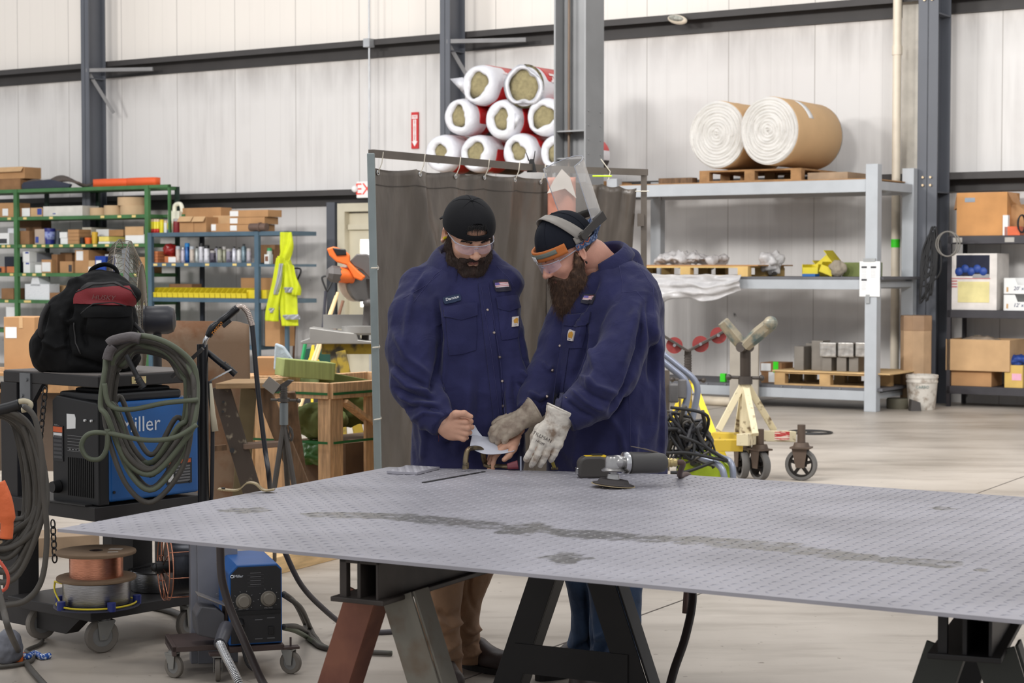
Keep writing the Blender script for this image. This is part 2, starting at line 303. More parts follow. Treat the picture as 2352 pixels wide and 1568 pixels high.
# signs
def sgn(px0, py0, px1, py1, o=.02): a = atw(px0, py0, o); b = atw(px1, py1, o); return a[0], b[0], b[1], a[1]
a0, a1, z0, z1 = sgn(945, 258, 961, 341); t = thing('fire_extinguisher_sign', 'narrow red and white fire extinguisher arrow sign on the white wall', 'sign', W((a0+a1)/2, .02, z0), YAW)
w2 = (a1 - a0)/2; hh = z1 - z0; wm = mat('sign_white', (240, 238, 236), .4, var=0); rm = mat('sign_red', (200, 40, 40), .4, var=0)
mb = MB(); mb.bb((-w2, -.006, 0), (w2, .018, hh)); mb.B('sign_board', rm, t)
mb = MB(); mb.prism([(-w2*.45, .09*hh+.05), (w2*.45, .09*hh+.05), (w2*.45, hh*.8), (-w2*.45, hh*.8)], (0, -.008, 0), (1, 0, 0), (0, 0, 1), (0, .002, 0)); mb.prism([(0, hh*.06), (w2*.8, hh*.2), (-w2*.8, hh*.2)], (0, -.008, 0), (1, 0, 0), (0, 0, 1), (0, .002, 0)); mb.prism([(-w2*.8, hh*.82), (w2*.8, hh*.82), (w2*.8, hh*.92), (-w2*.8, hh*.92)], (0, -.008, 0), (1, 0, 0), (0, 0, 1), (0, .002, 0)); mb.B('arrow', wm, t)
zc = V((0, 0, 1)); tw = lambda x, y, z, tt: Matrix.Translation(tt.location) @ tt.rotation_euler.to_matrix().to_4x4() @ V((x, y, z))
for k, ch in enumerate('EXTINGUISHER'): text(ch, .028, rm, t, tw(0, -.009, hh*.77 - k*hh*.047, t), U, zc)
text('FIRE', .03, rm, t, tw(0, -.009, hh*.87, t), U, zc)
a0, a1, z0, z1 = sgn(821, 417, 880, 453, .35); t = thing('exit_sign', 'white EXIT sign with red letters above the cream door', 'sign', W((a0+a1)/2, .35, z0), YAW)
w2 = (a1 - a0)/2; hh = z1 - z0; mb = MB(); mb.bb((-w2, -.02, 0), (w2, .03, hh)); mb.bb((-.03, .03, hh*.5), (.03, .1, hh*.9)); mb.B('sign_housing', wm, t, bev=.004)
text('EXIT', hh*.72, mat('exit_red', (240, 70, 50), .4, var=0), t, tw(0, -.021, hh*.5, t), U, zc, sx=1.05)
mb = MB(); mb.sph((-w2 - .02, -.03, hh*.55), .045); mb.B('lamp_head', wm, t, smooth=1)
# oval fixture on the upper girt
s, z = atw(1556, 45, .33); t = thing('oval_wall_light', 'cream oval bulkhead light fixed at the upper girt', 'light', W(s, .33, z), YAW)
q = rot('Y', .22); mb = MB(); mb.sph((0, 0, 0), (.13, .06, .055), q=q); mb.B('body', pvc, t, smooth=1); mb = MB(); mb.sph((0, -.035, .01), (.10, .04, .038), q=q); mb.B('lens', mat('cloudy_lens', (150, 150, 140), .15, var=.4, vs=20), t, smooth=1)
# ------------------------------------------------------------------ tread plate on two sawhorses
PZ = .80
Pa = atz(132, 1214, PZ); Pb_ = atz(2352, 1424, PZ); dL = (Pb_ - Pa).normalized(); Pb = Pa+dL*3.35
Pd = atz(893, 1072, PZ); e1 = atz(2352, 1150, PZ); dB = (e1 - Pd).normalized(); Pc = Pd+dB*3.1
Pm = atz(1560, 1089, PZ); UM = (Pm - Pd).length/(Pc - Pd).length   # the far edge has a blunt corner here
def pl(u, v): top = Pd.lerp(Pm, u/UM) if u < UM else Pm.lerp(Pc, (u - UM)/(1 - UM)); return Pa.lerp(Pb, u).lerp(top, v)
def plate_mat():
    m = bpy.data.materials.new('tread_plate_steel'); m.use_nodes = True; nt = m.node_tree; L = nt.links.new; nn = nt.nodes.new; b = nt.nodes['Principled BSDF']
    b.inputs['Metallic'].default_value = .35; b.inputs['Roughness'].default_value = .5
    tc = nn('ShaderNodeTexCoord'); n1 = nn('ShaderNodeTexNoise'); n1.inputs['Scale'].default_value = 3; n1.inputs['Detail'].default_value = 8; L(tc.outputs['Object'], n1.inputs[0])
    r = nn('ShaderNodeValToRGB'); e = r.color_ramp.elements; e[0].position = .3; e[0].color = (*lin((150, 148, 154)), 1); e[1].position = .7; e[1].color = (*lin((174, 172, 179)), 1); L(n1.outputs['Fac'], r.inputs[0])
    at_ = nn('ShaderNodeAttribute'); at_.attribute_name = 'oil'; n2 = nn('ShaderNodeTexNoise'); n2.inputs['Scale'].default_value = 22; n2.inputs['Detail'].default_value = 6; L(tc.outputs['Object'], n2.inputs[0])
    ad = nn('ShaderNodeMath'); ad.operation = 'MULTIPLY_ADD'; L(n2.outputs['Fac'], ad.inputs[0]); ad.inputs[1].default_value = .9; L(at_.outputs['Fac'], ad.inputs[2])
    mr = nn('ShaderNodeMapRange'); mr.inputs[1].default_value = .85; mr.inputs[2].default_value = 1.05; L(ad.outputs[0], mr.inputs[0])
    mx = nn('ShaderNodeMix'); mx.data_type = 'RGBA'; L(mr.outputs[0], mx.inputs['Factor']); L(r.outputs[0], mx.inputs['A']); mx.inputs['B'].default_value = (*lin((120, 118, 117)), 1); L(mx.outputs['Result'], b.inputs['Base Color'])
    m2 = nn('ShaderNodeMapRange'); m2.inputs[3].default_value = .5; m2.inputs[4].default_value = .36; L(mr.outputs[0], m2.inputs[0]); L(m2.outputs[0], b.inputs['Roughness']); return m
pm = plate_mat()
# oil stains: long band and patches, given in plate coordinates through the picture
stn = [(700, 1180, 980, 1187, 14), (900, 1184, 1160, 1212, 16), (1150, 1212, 1260, 1217, 30), (1260, 1222, 1560, 1240, 18), (1540, 1236, 1850, 1260, 20), (1790, 1258, 2010, 1285, 18), (2020, 1282, 2210, 1300, 18), (2240, 1308, 2270, 1311, 8), (1262, 1280, 1340, 1282, 26), (515, 1172, 610, 1172, 14), (2140, 1166, 2190, 1168, 9)]
segs = [(atz(a, b, PZ), atz(c, d, PZ), (atz(a, b+w/2, PZ) - atz(a, b - w/2, PZ)).length/2) for a, b, c, d, w in stn]
nu, nv = 260, 120; mb = MB(); P = [[pl(i/nu, j/nv) for i in range(nu+1)] for j in range(nv+1)]
vs = [p for r_ in P for p in r_]; w = nu+1; fs = [(j*w+i, j*w+i+1, (j+1)*w+i+1, (j+1)*w+i) for j in range(nv) for i in range(nu)]
mb.add(vs, fs); n0 = len(vs); A = [Pa, Pb, Pc, Pm, Pd]; dn = V((0, 0, -.0085))
mb.add([p+dn for p in A], [(4, 3, 2, 1, 0)])
for i in range(5): mb.add([A[i], A[(i+1) % 5], A[(i+1) % 5]+dn, A[i]+dn], [(3, 2, 1, 0)])
ux = dL; uy = V((-dL.y, dL.x, 0)); Lw, Lh = 3.4, 2.0; sp = .034; import itertools
def inside(p):
    for i in range(5):
        e = A[(i+1) % 5] - A[i]; q = p - A[i]
        if e.x*q.y - e.y*q.x < .006: return False
    return True
for i in range(int(Lw/sp)+6):
    for j in range(-4, int(Lh/sp)):
        p = Pa+ux*(i*sp)+uy*(j*sp)
        if not inside(p): continue
        s_ = 1 if (i+j) % 2 else -1; d1 = (ux+uy*s_).normalized(); d2 = V((-d1.y, d1.x, 0)); a, b, h = .0135, .0042, .0017; z = V((0, 0, h))
        mb.add([p - d1*a, p+d2*b, p+d1*a, p - d2*b, p - d1*a*.45+z, p+d1*a*.45+z], [(0, 3, 5, 4), (3, 2, 5), (2, 1, 4, 5), (1, 0, 4)])
oil = np.zeros(len(mb.v)); X = np.array(mb.v)
for a, b, rr in segs:
    a_, b_ = np.array(a), np.array(b); ab = b_ - a_; t = np.clip(((X - a_) @ ab)/(ab @ ab), 0, 1); d = np.linalg.norm(X - a_ - t[:, None]*ab, axis=1)
    ta = np.minimum(1, np.minimum(t, 1 - t)*6+.35); oil = np.maximum(oil, np.clip(1.0 - d/(rr*1.7*ta), 0, .6))
pt = mb.B('tread_plate', pm); tag(pt, 'large grey steel tread plate with oil stains lying across the sawhorses', 'metal plate')
pt.data.attributes.new('oil', 'FLOAT', 'POINT').data.foreach_set('value', oil.astype('f'))
def slat(name, pts, z0, th, label, lugs=1):
    mb = MB(); c = sum((V(p) for p in pts), V())/len(pts); mb.prism([((p - c).x, (p - c).y) for p in pts], (c.x, c.y, z0), (1, 0, 0), (0, 1, 0), (0, 0, th))
    return tag(mb.B(name, pm, w=1), label, 'metal plate')
q = [atz(888, 1088, PZ), atz(957, 1092, PZ), atz(1010, 1078, PZ), atz(960, 1072, PZ)]
q = [atz(888, 1087, PZ+.0017), atz(958, 1090, PZ+.0017), atz(1010, 1077, PZ+.0017), atz(935, 1073, PZ+.0017)]
mb = MB(); c = sum(q, V())/4; mb.prism([((p - c).x, (p - c).y) for p in q], c, (1, 0, 0), (0, 1, 0), (0, 0, .008))
for i in range(8):
    for j in range(6):
        p = q[0]*(1 - i/8 - .06)+q[1]*(i/8+.06); p = p+(q[3] - q[0])*(j/6+.05); d1 = V((1, (-1) ** (i+j), 0)).normalized(); d2 = V((-d1.y, d1.x, 0)); b0 = p+V((0, 0, .008))
        mb.add([b0 - d1*.012, b0+d2*.004, b0+d1*.012, b0 - d2*.004, b0+V((0, 0, .002))], [(0, 3, 4), (3, 2, 4), (2, 1, 4), (1, 0, 4)])
tag(mb.B('plate_offcut', pm, w=1), 'small square tread plate offcut lying on the large plate\'s far corner', 'metal plate')
# cut line in the plate
mb = MB(); a = atz(972, 1108, PZ+.001); b = atz(1112, 1083, PZ+.001); mb.bar(a, b, .012, .003); o = mb.B('cut_slot', mat('slot_dark', (30, 28, 30), .7), pt)
# sawhorses
rustb = mat('rust_brown_steel', (128, 82, 64), .6, .2, var=.25, vs=7, c2=(104, 62, 50)); gryg = mat('weathered_green_grey_steel', (112, 108, 98), .6, .2, vs=9, c2=(96, 78, 60), c2t=(.5, .7)); blk = mat('black_steel', (30, 28, 28), .5, .3, var=.25)
def sawhorse(name, label, e0, dirv, L, mats, legs_spread=.27, zt=PZ - .0085):
    yaw = math.atan2(-dirv.x, dirv.y); t = thing(name, label, 'sawhorse', (e0.x, e0.y, 0), yaw)      # local y runs along the beam, away from the camera
    beamm, lm, rm, fm = mats; h = .105; mb = MB()
    mb.bb((-.055, 0, zt - .010), (.055, L, zt)); mb.bb((-.075, -.01, zt - h), (.075, L+.01, zt - h+.012)); mb.bb((-.005, 0, zt - h), (.005, L, zt)); mb.bb((.048, .0, zt - h), (.055, L, zt)); mb.bb((-.055, 0, zt - h), (-.035, .02, zt)); mb.B('beam', beamm, t, bev=.002)
    zb = zt - h
    for y, mm in ((.10, (lm, rm)), (L - .1, (fm, fm))):
        for sx, m_ in ((-1, mm[0]), (1, mm[1])):
            mb = MB(); p = V((sx*.05, y, zb+.005)); q_ = V((sx*legs_spread, y, 0)); d = (q_ - p).normalized(); n_ = V((0, 1, 0)); wv = d.cross(n_).normalized()
            w = .085; mb.prism([(0, -w/2), (.008, -w/2), (.008, w/2), (0, w/2)], p, (0, -1, 0), wv, (q_ - p)); mb.prism([(0, 0), (.07, 0), (.07, .007), (0, .007)], p+wv*(w/2 if sx > 0 else w/2 - .007)*1, (0, 1, 0), wv, (q_ - p)); mb.B('leg', m_, t, bev=.0015)
    if legs_spread:
        z = .31; x = .05+(legs_spread - .05)*(zb - z)/zb; mb = MB(); mb.bb((-x, L - .112, z - .045), (x, L - .104, z+.045)); mb.B('cross_brace', fm, t)
    return t
e0 = atz(798, 1284, PZ); left_dir = (Pd - Pa).normalized(); e0 = e0+left_dir*.05
sawhorse('sawhorse', 'steel sawhorse with one rust-brown leg carrying the plate\'s left half', e0, left_dir, 1.3, (mat('beam_dark_steel', (62, 56, 52), .5, .4, vs=6, c2=(40, 36, 34)), rustb, gryg, blk), .30)
e0 = atz(2200, 1402, PZ)+left_dir*.06
sawhorse('sawhorse', 'black steel sawhorse under the plate at the right edge', e0, (left_dir+V((-.12, 0, 0))).normalized(), 1.3, (blk, mat('black_green_steel', (50, 52, 48), .5, .3, var=.2), mat('black_green_steel', (50, 52, 48)), blk), .27)
# ------------------------------------------------------------------ people: distance-field surfaces turned into meshes
def cone(P, a, b, ra, rb=None):
    a = np.array(a, float); b = np.array(b, float); rb = ra if rb is None else rb; ab = b - a
    t = np.clip((P - a) @ ab/max(ab @ ab, 1e-9), 0, 1); return np.linalg.norm(P - a - t[:, None]*ab, axis=1) - (ra+(rb - ra)*t)
def ell(P, c, r, Rm=None):
    q = P - np.array(c, float); r = np.array(r, float)
    if Rm is not None: q = q @ np.array(Rm)
    k0 = np.linalg.norm(q/r, axis=1); k1 = np.linalg.norm(q/(r*r), axis=1)+1e-9; return k0*(k0 - 1)/k1
def smin(a, b, k): h = np.clip(.5+.5*(b - a)/k, 0, 1); return b*(1 - h)+a*h - k*h*(1 - h)
def smax(a, b, k): return -smin(-a, -b, k)
def chain(P, pts, k=.02):
    d = None
    for (a, ra), (b, rb) in zip(pts, pts[1:]): c = cone(P, a, b, ra, rb); d = c if d is None else smin(d, c, k)
    return d
def snet(fn, lo, hi, h):
    lo = np.array(lo, float); n = np.ceil((np.array(hi) - lo)/h).astype(int)+1
    ax = [lo[i]+h*np.arange(n[i]) for i in range(3)]; D = np.empty(n, 'f')
    for i in range(n[0]):
        g = np.meshgrid(ax[1], ax[2], indexing='ij'); P = np.stack([np.full(g[0].size, ax[0][i]), g[0].ravel(), g[1].ravel()], 1); D[i] = fn(P).reshape(n[1], n[2])
    S = D < 0; c = [(x, y, z) for x in (0, 1) for y in (0, 1) for z in (0, 1)]
    def sh(A, o): return A[o[0]:n[0] - 1+o[0], o[1]:n[1] - 1+o[1], o[2]:n[2] - 1+o[2]]
    cnt = sum(sh(S, o).astype('i1') for o in c); act = (cnt > 0) & (cnt < 8); I = np.argwhere(act); acc = np.zeros((len(I), 3)); m = np.zeros(len(I))
    for a in c:
        for k in range(3):
            if a[k] == 0:
                b = list(a); b[k] = 1; da = sh(D, a)[act]; db = sh(D, b)[act]; x = (da < 0) != (db < 0); t = np.where(x, da/np.where(x, da - db, 1), 0)
                p = np.array(a, float)[None].repeat(len(I), 0); p[:, k] += t; acc += p*x[:, None]; m += x
    vs = lo+h*(I+acc/m[:, None]); idx = -np.ones(act.shape, int); idx[act] = np.arange(len(I)); fs = []
    for k in range(3):
        o = [0, 0, 0]; u, w = [(1, 2), (2, 0), (0, 1)][k]; s0 = [slice(None)]*3; s1 = [slice(None)]*3; s0[k] = slice(0, -1); s1[k] = slice(1, None)
        A = S[tuple(s0)]; B = S[tuple(s1)]; E = np.argwhere(A != B); E = E[(E[:, u] > 0) & (E[:, w] > 0) & (E[:, u] < n[u] - 1) & (E[:, w] < n[w] - 1)]
        if not len(E): continue
        fl = A[tuple(E.T)]; q = []
        for du, dw in ((-1, -1), (0, -1), (0, 0), (-1, 0)): e = E.copy(); e[:, u] += du; e[:, w] += dw; q.append(idx[tuple(e.T)])
        q = np.stack(q, 1); q[~fl] = q[~fl][:, ::-1]; fs.append(q)
    return vs, np.concatenate(fs)
def vnormals(vs, fs):
    n = np.zeros_like(vs); a, b, c, d = (vs[fs[:, i]] for i in range(4)); fnn = np.cross(c - a, d - b)
    for i in range(4): np.add.at(n, fs[:, i], fnn)
    return n/(np.linalg.norm(n, axis=1)[:, None]+1e-12)
def relax(vs, fs, it=1, w=.5):
    for _ in range(it):
        s = np.zeros_like(vs); c = np.zeros(len(vs))
        for i in range(4):
            for j in (1, 3): np.add.at(s, fs[:, i], vs[fs[:, (i+j) % 4]]); np.add.at(c, fs[:, i], 1)
        vs = vs*(1 - w)+w*s/np.maximum(c, 1)[:, None]
    return vs
def fbm(P, sc_, seed=0, oct=3):
    out = np.zeros(len(P))
    for i in range(len(P)):
        p = V(P[i])*sc_+V((seed*7.3, seed*3.1, seed)); out[i] = mnoise.fractal(p, 1.0, 2.0, oct)
    return out
def project(vs):                                                      # where points fall in the picture
    d = vs - np.array((0, 0, CAMZ)); c, s = cos(PITCH), sin(PITCH); dep = d[:, 1]*c - d[:, 2]*s; up = d[:, 1]*s+d[:, 2]*c
    return np.stack([1176+F*d[:, 0]/dep, 784 - F*up/dep], 1)
def folds(vs, fs, lst, gain=2.0):                                               # ridges and valleys of the cloth: (polyline, width px, height m)
    n = vnormals(vs, fs); q = project(vs); front = np.clip(-n[:, 1]*2+.4, 0, 1); disp = np.zeros(len(vs))
    for pts, w, a in lst:
        pts = [np.array(p, float) for p in pts]; best = np.full(len(vs), 1e9); tt = np.zeros(len(vs)); m = len(pts) - 1
        for i in range(m):
            ab = pts[i+1] - pts[i]; t = np.clip((q - pts[i]) @ ab/(ab @ ab), 0, 1); d = np.linalg.norm(q - pts[i] - t[:, None]*ab, axis=1); k = d < best; best[k] = d[k]; tt[k] = (i+t[k])/m
        disp += gain*a*np.exp(-(best/(w*.85)) ** 2)*np.clip(np.minimum(tt, 1 - tt)*5+.25, 0, 1)
    return vs+n*(disp*front)[:, None]
def fabric(name, c, wear=.14, bump=.0007, denim=False, rough=.85):
    m = mat(name, c, rough, var=0); nt = m.node_tree; L = nt.links.new; nn = nt.nodes.new; b = nt.nodes['Principled BSDF']; b.inputs['Specular IOR Level'].default_value = .2; b.inputs['Sheen Weight'].default_value = .12; b.inputs['Sheen Roughness'].default_value = .5
    tc = nn('ShaderNodeTexCoord'); n1 = nn('ShaderNodeTexNoise'); n1.inputs['Scale'].default_value = 9; n1.inputs['Detail'].default_value = 7; L(tc.outputs['Object'], n1.inputs[0])
    r = nn('ShaderNodeValToRGB'); e = r.color_ramp.elements; a = lin(c); e[0].position = .3; e[1].position = .72; e[0].color = (*[x*(1 - wear) for x in a], 1); e[1].color = (*[min(1, x*(1+wear*1.8)) for x in a], 1); L(n1.outputs['Fac'], r.inputs[0]); L(r.outputs[0], b.inputs['Base Color'])
    n2 = nn('ShaderNodeTexNoise'); n2.inputs['Scale'].default_value = 380; n2.inputs['Detail'].default_value = 2; L(tc.outputs['Object'], n2.inputs[0])
    n3 = nn('ShaderNodeTexNoise'); n3.inputs['Scale'].default_value = 15; n3.inputs['Detail'].default_value = 3; n3.inputs['Distortion'].default_value = 1.2; L(tc.outputs['Object'], n3.inputs[0])
    b1 = nn('ShaderNodeBump'); b1.inputs['Distance'].default_value = .008; b1.inputs['Strength'].default_value = .5; L(n3.outputs['Fac'], b1.inputs['Height'])
    b2 = nn('ShaderNodeBump'); b2.inputs['Distance'].default_value = bump; b2.inputs['Strength'].default_value = .6; L(n2.outputs['Fac'], b2.inputs['Height']); L(b1.outputs[0], b2.inputs['Normal']); L(b2.outputs[0], b.inputs['Normal']); return m
navy = fabric('navy_work_cloth', (43, 44, 80)); tan = fabric('tan_duck_cloth', (146, 114, 88)); jean = fabric('worn_denim', (46, 62, 86), .35)
navyt = mat('navy_thread', (58, 58, 100), .8, var=.1); snapm = mat('worn_snap', (176, 160, 150), .35, .8)
def skin(name, c):
    m = mat(name, c, .5, var=.07, vs=30, bump=.0006, bs=260); b = m.node_tree.nodes['Principled BSDF']; b.inputs['Subsurface Weight'].default_value = .15; b.inputs['Subsurface Radius'].default_value = (.6, .25, .15); b.inputs['Subsurface Scale'].default_value = .008; return m
skin1 = skin('skin_warm', (206, 158, 132)); skin2 = skin('skin_ruddy', (208, 152, 130)); lipm = mat('lip', (176, 112, 98), .45, var=.05); eyew = mat('eye_white', (225, 222, 218), .2, var=0)
lensm = mat('clear_lens', (214, 208, 236), .05, var=0, alpha=.24, spec=1); lensm.node_tree.nodes['Principled BSDF'].inputs['IOR'].default_value = 1.1
framem = mat('clear_plastic_frame', (198, 202, 214), .15, var=0, alpha=.65)
def meshbuild(name, m, parent, parts, smooth=1, solid=0, sub=0, label=None):   # parts: (vs, fs, mi)
    mb = MB()
    for vs, fs, mi in parts: mb.mi = mi; mb.add([tuple(map(float, p)) for p in vs], [tuple(int(i) for i in f) for f in fs])
    return mb.B(name, m, parent, w=1, smooth=smooth, solid=solid, sub=sub, label=label)
def handf(o, X, Y, Z, s=1, bend=((20, 30, 20),)*4, thumb=None, fat=0.0, sc_=1.0, spread=0.0, fl=1.0, bw=1.0, kk=1.0):
    """distance function of a hand: fingers toward Y, back of the hand toward Z, thumb at s*X"""
    o, X, Y, Z = (np.array(q, float) for q in (o, X, Y, Z)); X /= np.linalg.norm(X); Y /= np.linalg.norm(Y); Z /= np.linalg.norm(Z)
    w = lambda x, y, z: o+sc_*(x*X+y*Y+z*Z); seg = []; bases = [.031*s*bw, .0105*s*bw, -.0105*s*bw, -.030*s*bw]; lens = [.070*fl, .078*fl, .072*fl, .057*fl]; rr = [.0088, .0092, .0088, .0078]; kn = [.086*kk, .09*kk, .086*kk, .077*kk]
    for i in range(4):
        x0 = bases[i]; p = np.array((x0, kn[i], 0.)); ang = 0; r = rr[i]+fat; q0 = np.array((x0*.55, .0, 0.)); seg.append((w(*q0), w(*p), .0125+fat, .0118+fat))
        for j, fr in enumerate((.45, .30, .25)):
            ang += rad(bend[i][j]); sx = spread*(1.5 - i)*s*.5; d = np.array((sx, cos(ang), -sin(ang))); d /= np.linalg.norm(d); p2 = p+d*lens[i]*fr
            seg.append((w(*p), w(*p2), r*(1.06 - .07*j), r*(.99 - .07*j))); p = p2
    th = thumb or ((.022, .018, -.006), (.047, .045, -.014), (.060, .075, -.02), (.062, .098, -.022)); tr = (.016, .0135, .011, .009)
    for i in range(3): seg.append((w(th[i][0]*s, th[i][1], th[i][2]), w(th[i+1][0]*s, th[i+1][1], th[i+1][2]), tr[i]+fat, tr[i+1]+fat))
    Rm = np.stack([X, Y, Z], 1)
    def fn(P):
        d = ell(P, w(0, .048*kk, -.002), (np.array((.043, .052*kk, .0155))+fat)*sc_, Rm)
        for k, (a, b, ra, rb) in enumerate(seg):
            d = smin(d, cone(P, a, b, ra*sc_, rb*sc_), .0030 if k % 4 and k < 16 else .006)
        return d
    return fn, w
def bounds(c, r): c = np.array(c, float); return c - r, c+r
def headf(fat=0.0, jaw=1.0):
    def fn(P):
        d = ell(P, (0, .012, .032), (.077+fat, .098+fat, .086)); d = smin(d, ell(P, (0, -.030, -.035), (.062+fat, .064, .082)), .03)
        for s in (-1, 1):
            d = smin(d, cone(P, (s*.056, .0, -.045), (s*.02, -.066, -.098), .018+fat, .016+fat), .02)
            d = smin(d, ell(P, (s*.040, -.064, -.026), (.024, .024, .022)), .02)
        d = smin(d, ell(P, (0, -.074, -.100), (.024, .020, .018)), .018)
        for s in (-1, 1): d = smin(d, cone(P, (s*.014, -.090, .017), (s*.048, -.074, .018), .0085, .007), .012)
        for s in (-1, 1): d = smax(d, -ell(P, (s*.032, -.105, -.001), (.019, .022, .013)), .012)
        for s in (-1, 1): d = smin(d, ell(P, (s*.032, -.076, -.001), (.0165, .0145, .0130)), .003)
        d = smin(d, cone(P, (0, -.092, .012), (0, -.112, -.028), .0065, .0105), .010); d = smin(d, ell(P, (0, -.113, -.031), (.0125, .0115, .0105)), .006)
        for s in (-1, 1): d = smin(d, ell(P, (s*.0125, -.102, -.034), (.0075, .010, .0075)), .005)
        for s in (-1, 1): d = smax(d, -ell(P, (s*.0065, -.109, -.0415), (.0032, .005, .004)), .002)
        d = smin(d, ell(P, (0, -.087, -.0590), (.022, .010, .0050)), .006); d = smin(d, ell(P, (0, -.086, -.0690), (.018, .0105, .0058)), .006); d = smax(d, -ell(P, (0, -.104, -.0643), (.022, .006, .0008)), .001)
        for s in (-1, 1):
            Rm = np.array(rot('Z', s*.75) @ rot('X', -.15)); e = ell(P, (s*.086, .014, -.008), (.0095, .021, .034), Rm); e = smax(e, -ell(P, (s*.097, .006, -.006), (.0085, .012, .020), Rm), .004); e = smin(e, ell(P, (s*.079, .002, -.010), (.006, .006, .008)), .004); d = smin(d, e, .004)
        return d
    return fn
class Head:
    def __init__(s, c, yaw, pitch, roll=0):                           # yaw > 0 turns the face to the picture's right
        s.c = np.array(c, float); s.R = np.array(rot('Z', yaw) @ rot('Y', roll) @ rot('X', pitch))
    def w(s, P): return np.asarray(P) @ s.R.T+s.c
    def v(s, *p): return V(s.w(np.array(p, float)))
    def mesh(s, fn, lo, hi, h, it=1): vs, fs = snet(fn, lo, hi, h); vs = relax(vs, fs, it, .4); return vs, fs
def strands(name, m, parent, roots, dirs, L, r=.0006, curl=.3, seed=1, nseg=4, grav=.3):
    rr = random.Random(seed); mb = MB(); vs = []; fs = []
    for p, d in zip(roots, dirs):
        p = V(p); d = V(d).normalized(); l = L*rr.uniform(.6, 1.15); w = V((rr.gauss(0, 1), rr.gauss(0, 1), rr.gauss(0, 1)))*curl; b0 = len(vs); a = d.orthogonal().normalized(); c = d.cross(a)
        for j in range(nseg+1):
            t = j/nseg; q = p+d*l*t+w*l*t*t*.35+V((0, 0, -grav*l*t*t)); k = r*(1 - .75*t)
            for i in range(3): an = 2.094*i; vs.append(q+a*k*cos(an)+c*k*sin(an))
        for j in range(nseg):
            for i in range(3): e = (i+1) % 3; fs.append((b0+j*3+i, b0+j*3+e, b0+j*3+3+e, b0+j*3+3+i))
    mb.add(vs, fs); return mb.B(name, m, parent, w=1, smooth=1)
from mathutils.bvhtree import BVHTree
def bvh(vs, fs): return BVHTree.FromPolygons([V(p) for p in vs], [tuple(int(i) for i in f) for f in fs])
def hit(T, px, py):
    d = ray(px, py).normalized(); h = T.ray_cast(V((0, 0, CAMZ)), d); return (h[0], h[1]) if h[0] else (None, None)
def applique(name, m, parent, T, quad, nu=8, nv=8, off=.003, th=.002, round_=0, puff=0, label=None, tip=0):
    """piece of cloth sewn on: quad of picture corners (top-left, top-right, bottom-right, bottom-left) laid on the surface"""
    mb = MB(); g = {}
    for j in range(nv+1):
        for i in range(nu+1):
            u, v = i/nu, j/nv; vv = v
            if tip: vv = v*(1+tip*(1 - abs(2*u - 1)))
            if round_:
                a, b = 2*u - 1, 2*v - 1; k = max(abs(a), abs(b)); l = math.hypot(a, b); f = (1 - round_)+round_*(k/l if l > 1e-6 else 1); u, vv = (a*f+1)/2, (b*f+1)/2
            x = (quad[0][0]*(1 - u)+quad[1][0]*u)*(1 - vv)+(quad[3][0]*(1 - u)+quad[2][0]*u)*vv; y = (quad[0][1]*(1 - u)+quad[1][1]*u)*(1 - vv)+(quad[3][1]*(1 - u)+quad[2][1]*u)*vv
            p, n = hit(T, x, y)
            if p is None: p, n = g.get((i - 1, j)) or g.get((i, j - 1)) or (at(x, y, 6.5), V((0, -1, 0)))
            g[i, j] = (p, n)
    w = nu+1; pu = lambda i, j: puff*sin(pi*i/nu)*sin(pi*j/nv)
    P = [[g[i, j][0] for i in range(w)] for j in range(nv+1)]
    top = [P[j][i]+g[i, j][1]*(off+pu(i, j)) for j in range(nv+1) for i in range(w)]; bot = [P[j][i]+g[i, j][1]*(off - th - .004) for j in range(nv+1) for i in range(w)]
    n = len(top); fs = [(j*w+i, (j+1)*w+i, (j+1)*w+i+1, j*w+i+1) for j in range(nv) for i in range(nu)]; rim = [i for i in range(w)]+[j*w+nu for j in range(1, nv+1)]+[nv*w+i for i in range(nu - 1, -1, -1)]+[j*w for j in range(nv - 1, 0, -1)]
    fs2 = fs+[tuple(n+k for k in f[::-1]) for f in fs]+[(rim[k], rim[(k+1) % len(rim)], n+rim[(k+1) % len(rim)], n+rim[k]) for k in range(len(rim))]
    mb.add(top+bot, fs2); return mb.B(name, m, parent, w=1, smooth=AU, label=label)
def stud(name, m, parent, T, px, py, r=.006, h=.004):
    p, n = hit(T, px, py)
    if p is None: return
    mb = MB(); mb.lathe([(r, -.002), (r, h*.6), (r*.7, h), (0, h*1.05)], p, n, n=12); return mb.B(name, m, parent, w=1, smooth=AU)
def seam(name, m, parent, T, pts, r=.0009, off=.0004):
    q = []
    for (x0, y0), (x1, y1) in zip(pts, pts[1:]):
        k = max(2, int(math.hypot(x1 - x0, y1 - y0)/8))
        for i in range(k): t = i/k; p, n = hit(T, x0+(x1 - x0)*t, y0+(y1 - y0)*t); q.append((p+n*off) if p else None)
    q = [p for p in q if p is not None]
    if len(q) > 2: mb = MB(); mb.tube(q, r, 6); return mb.B(name, m, parent, w=1, smooth=1)
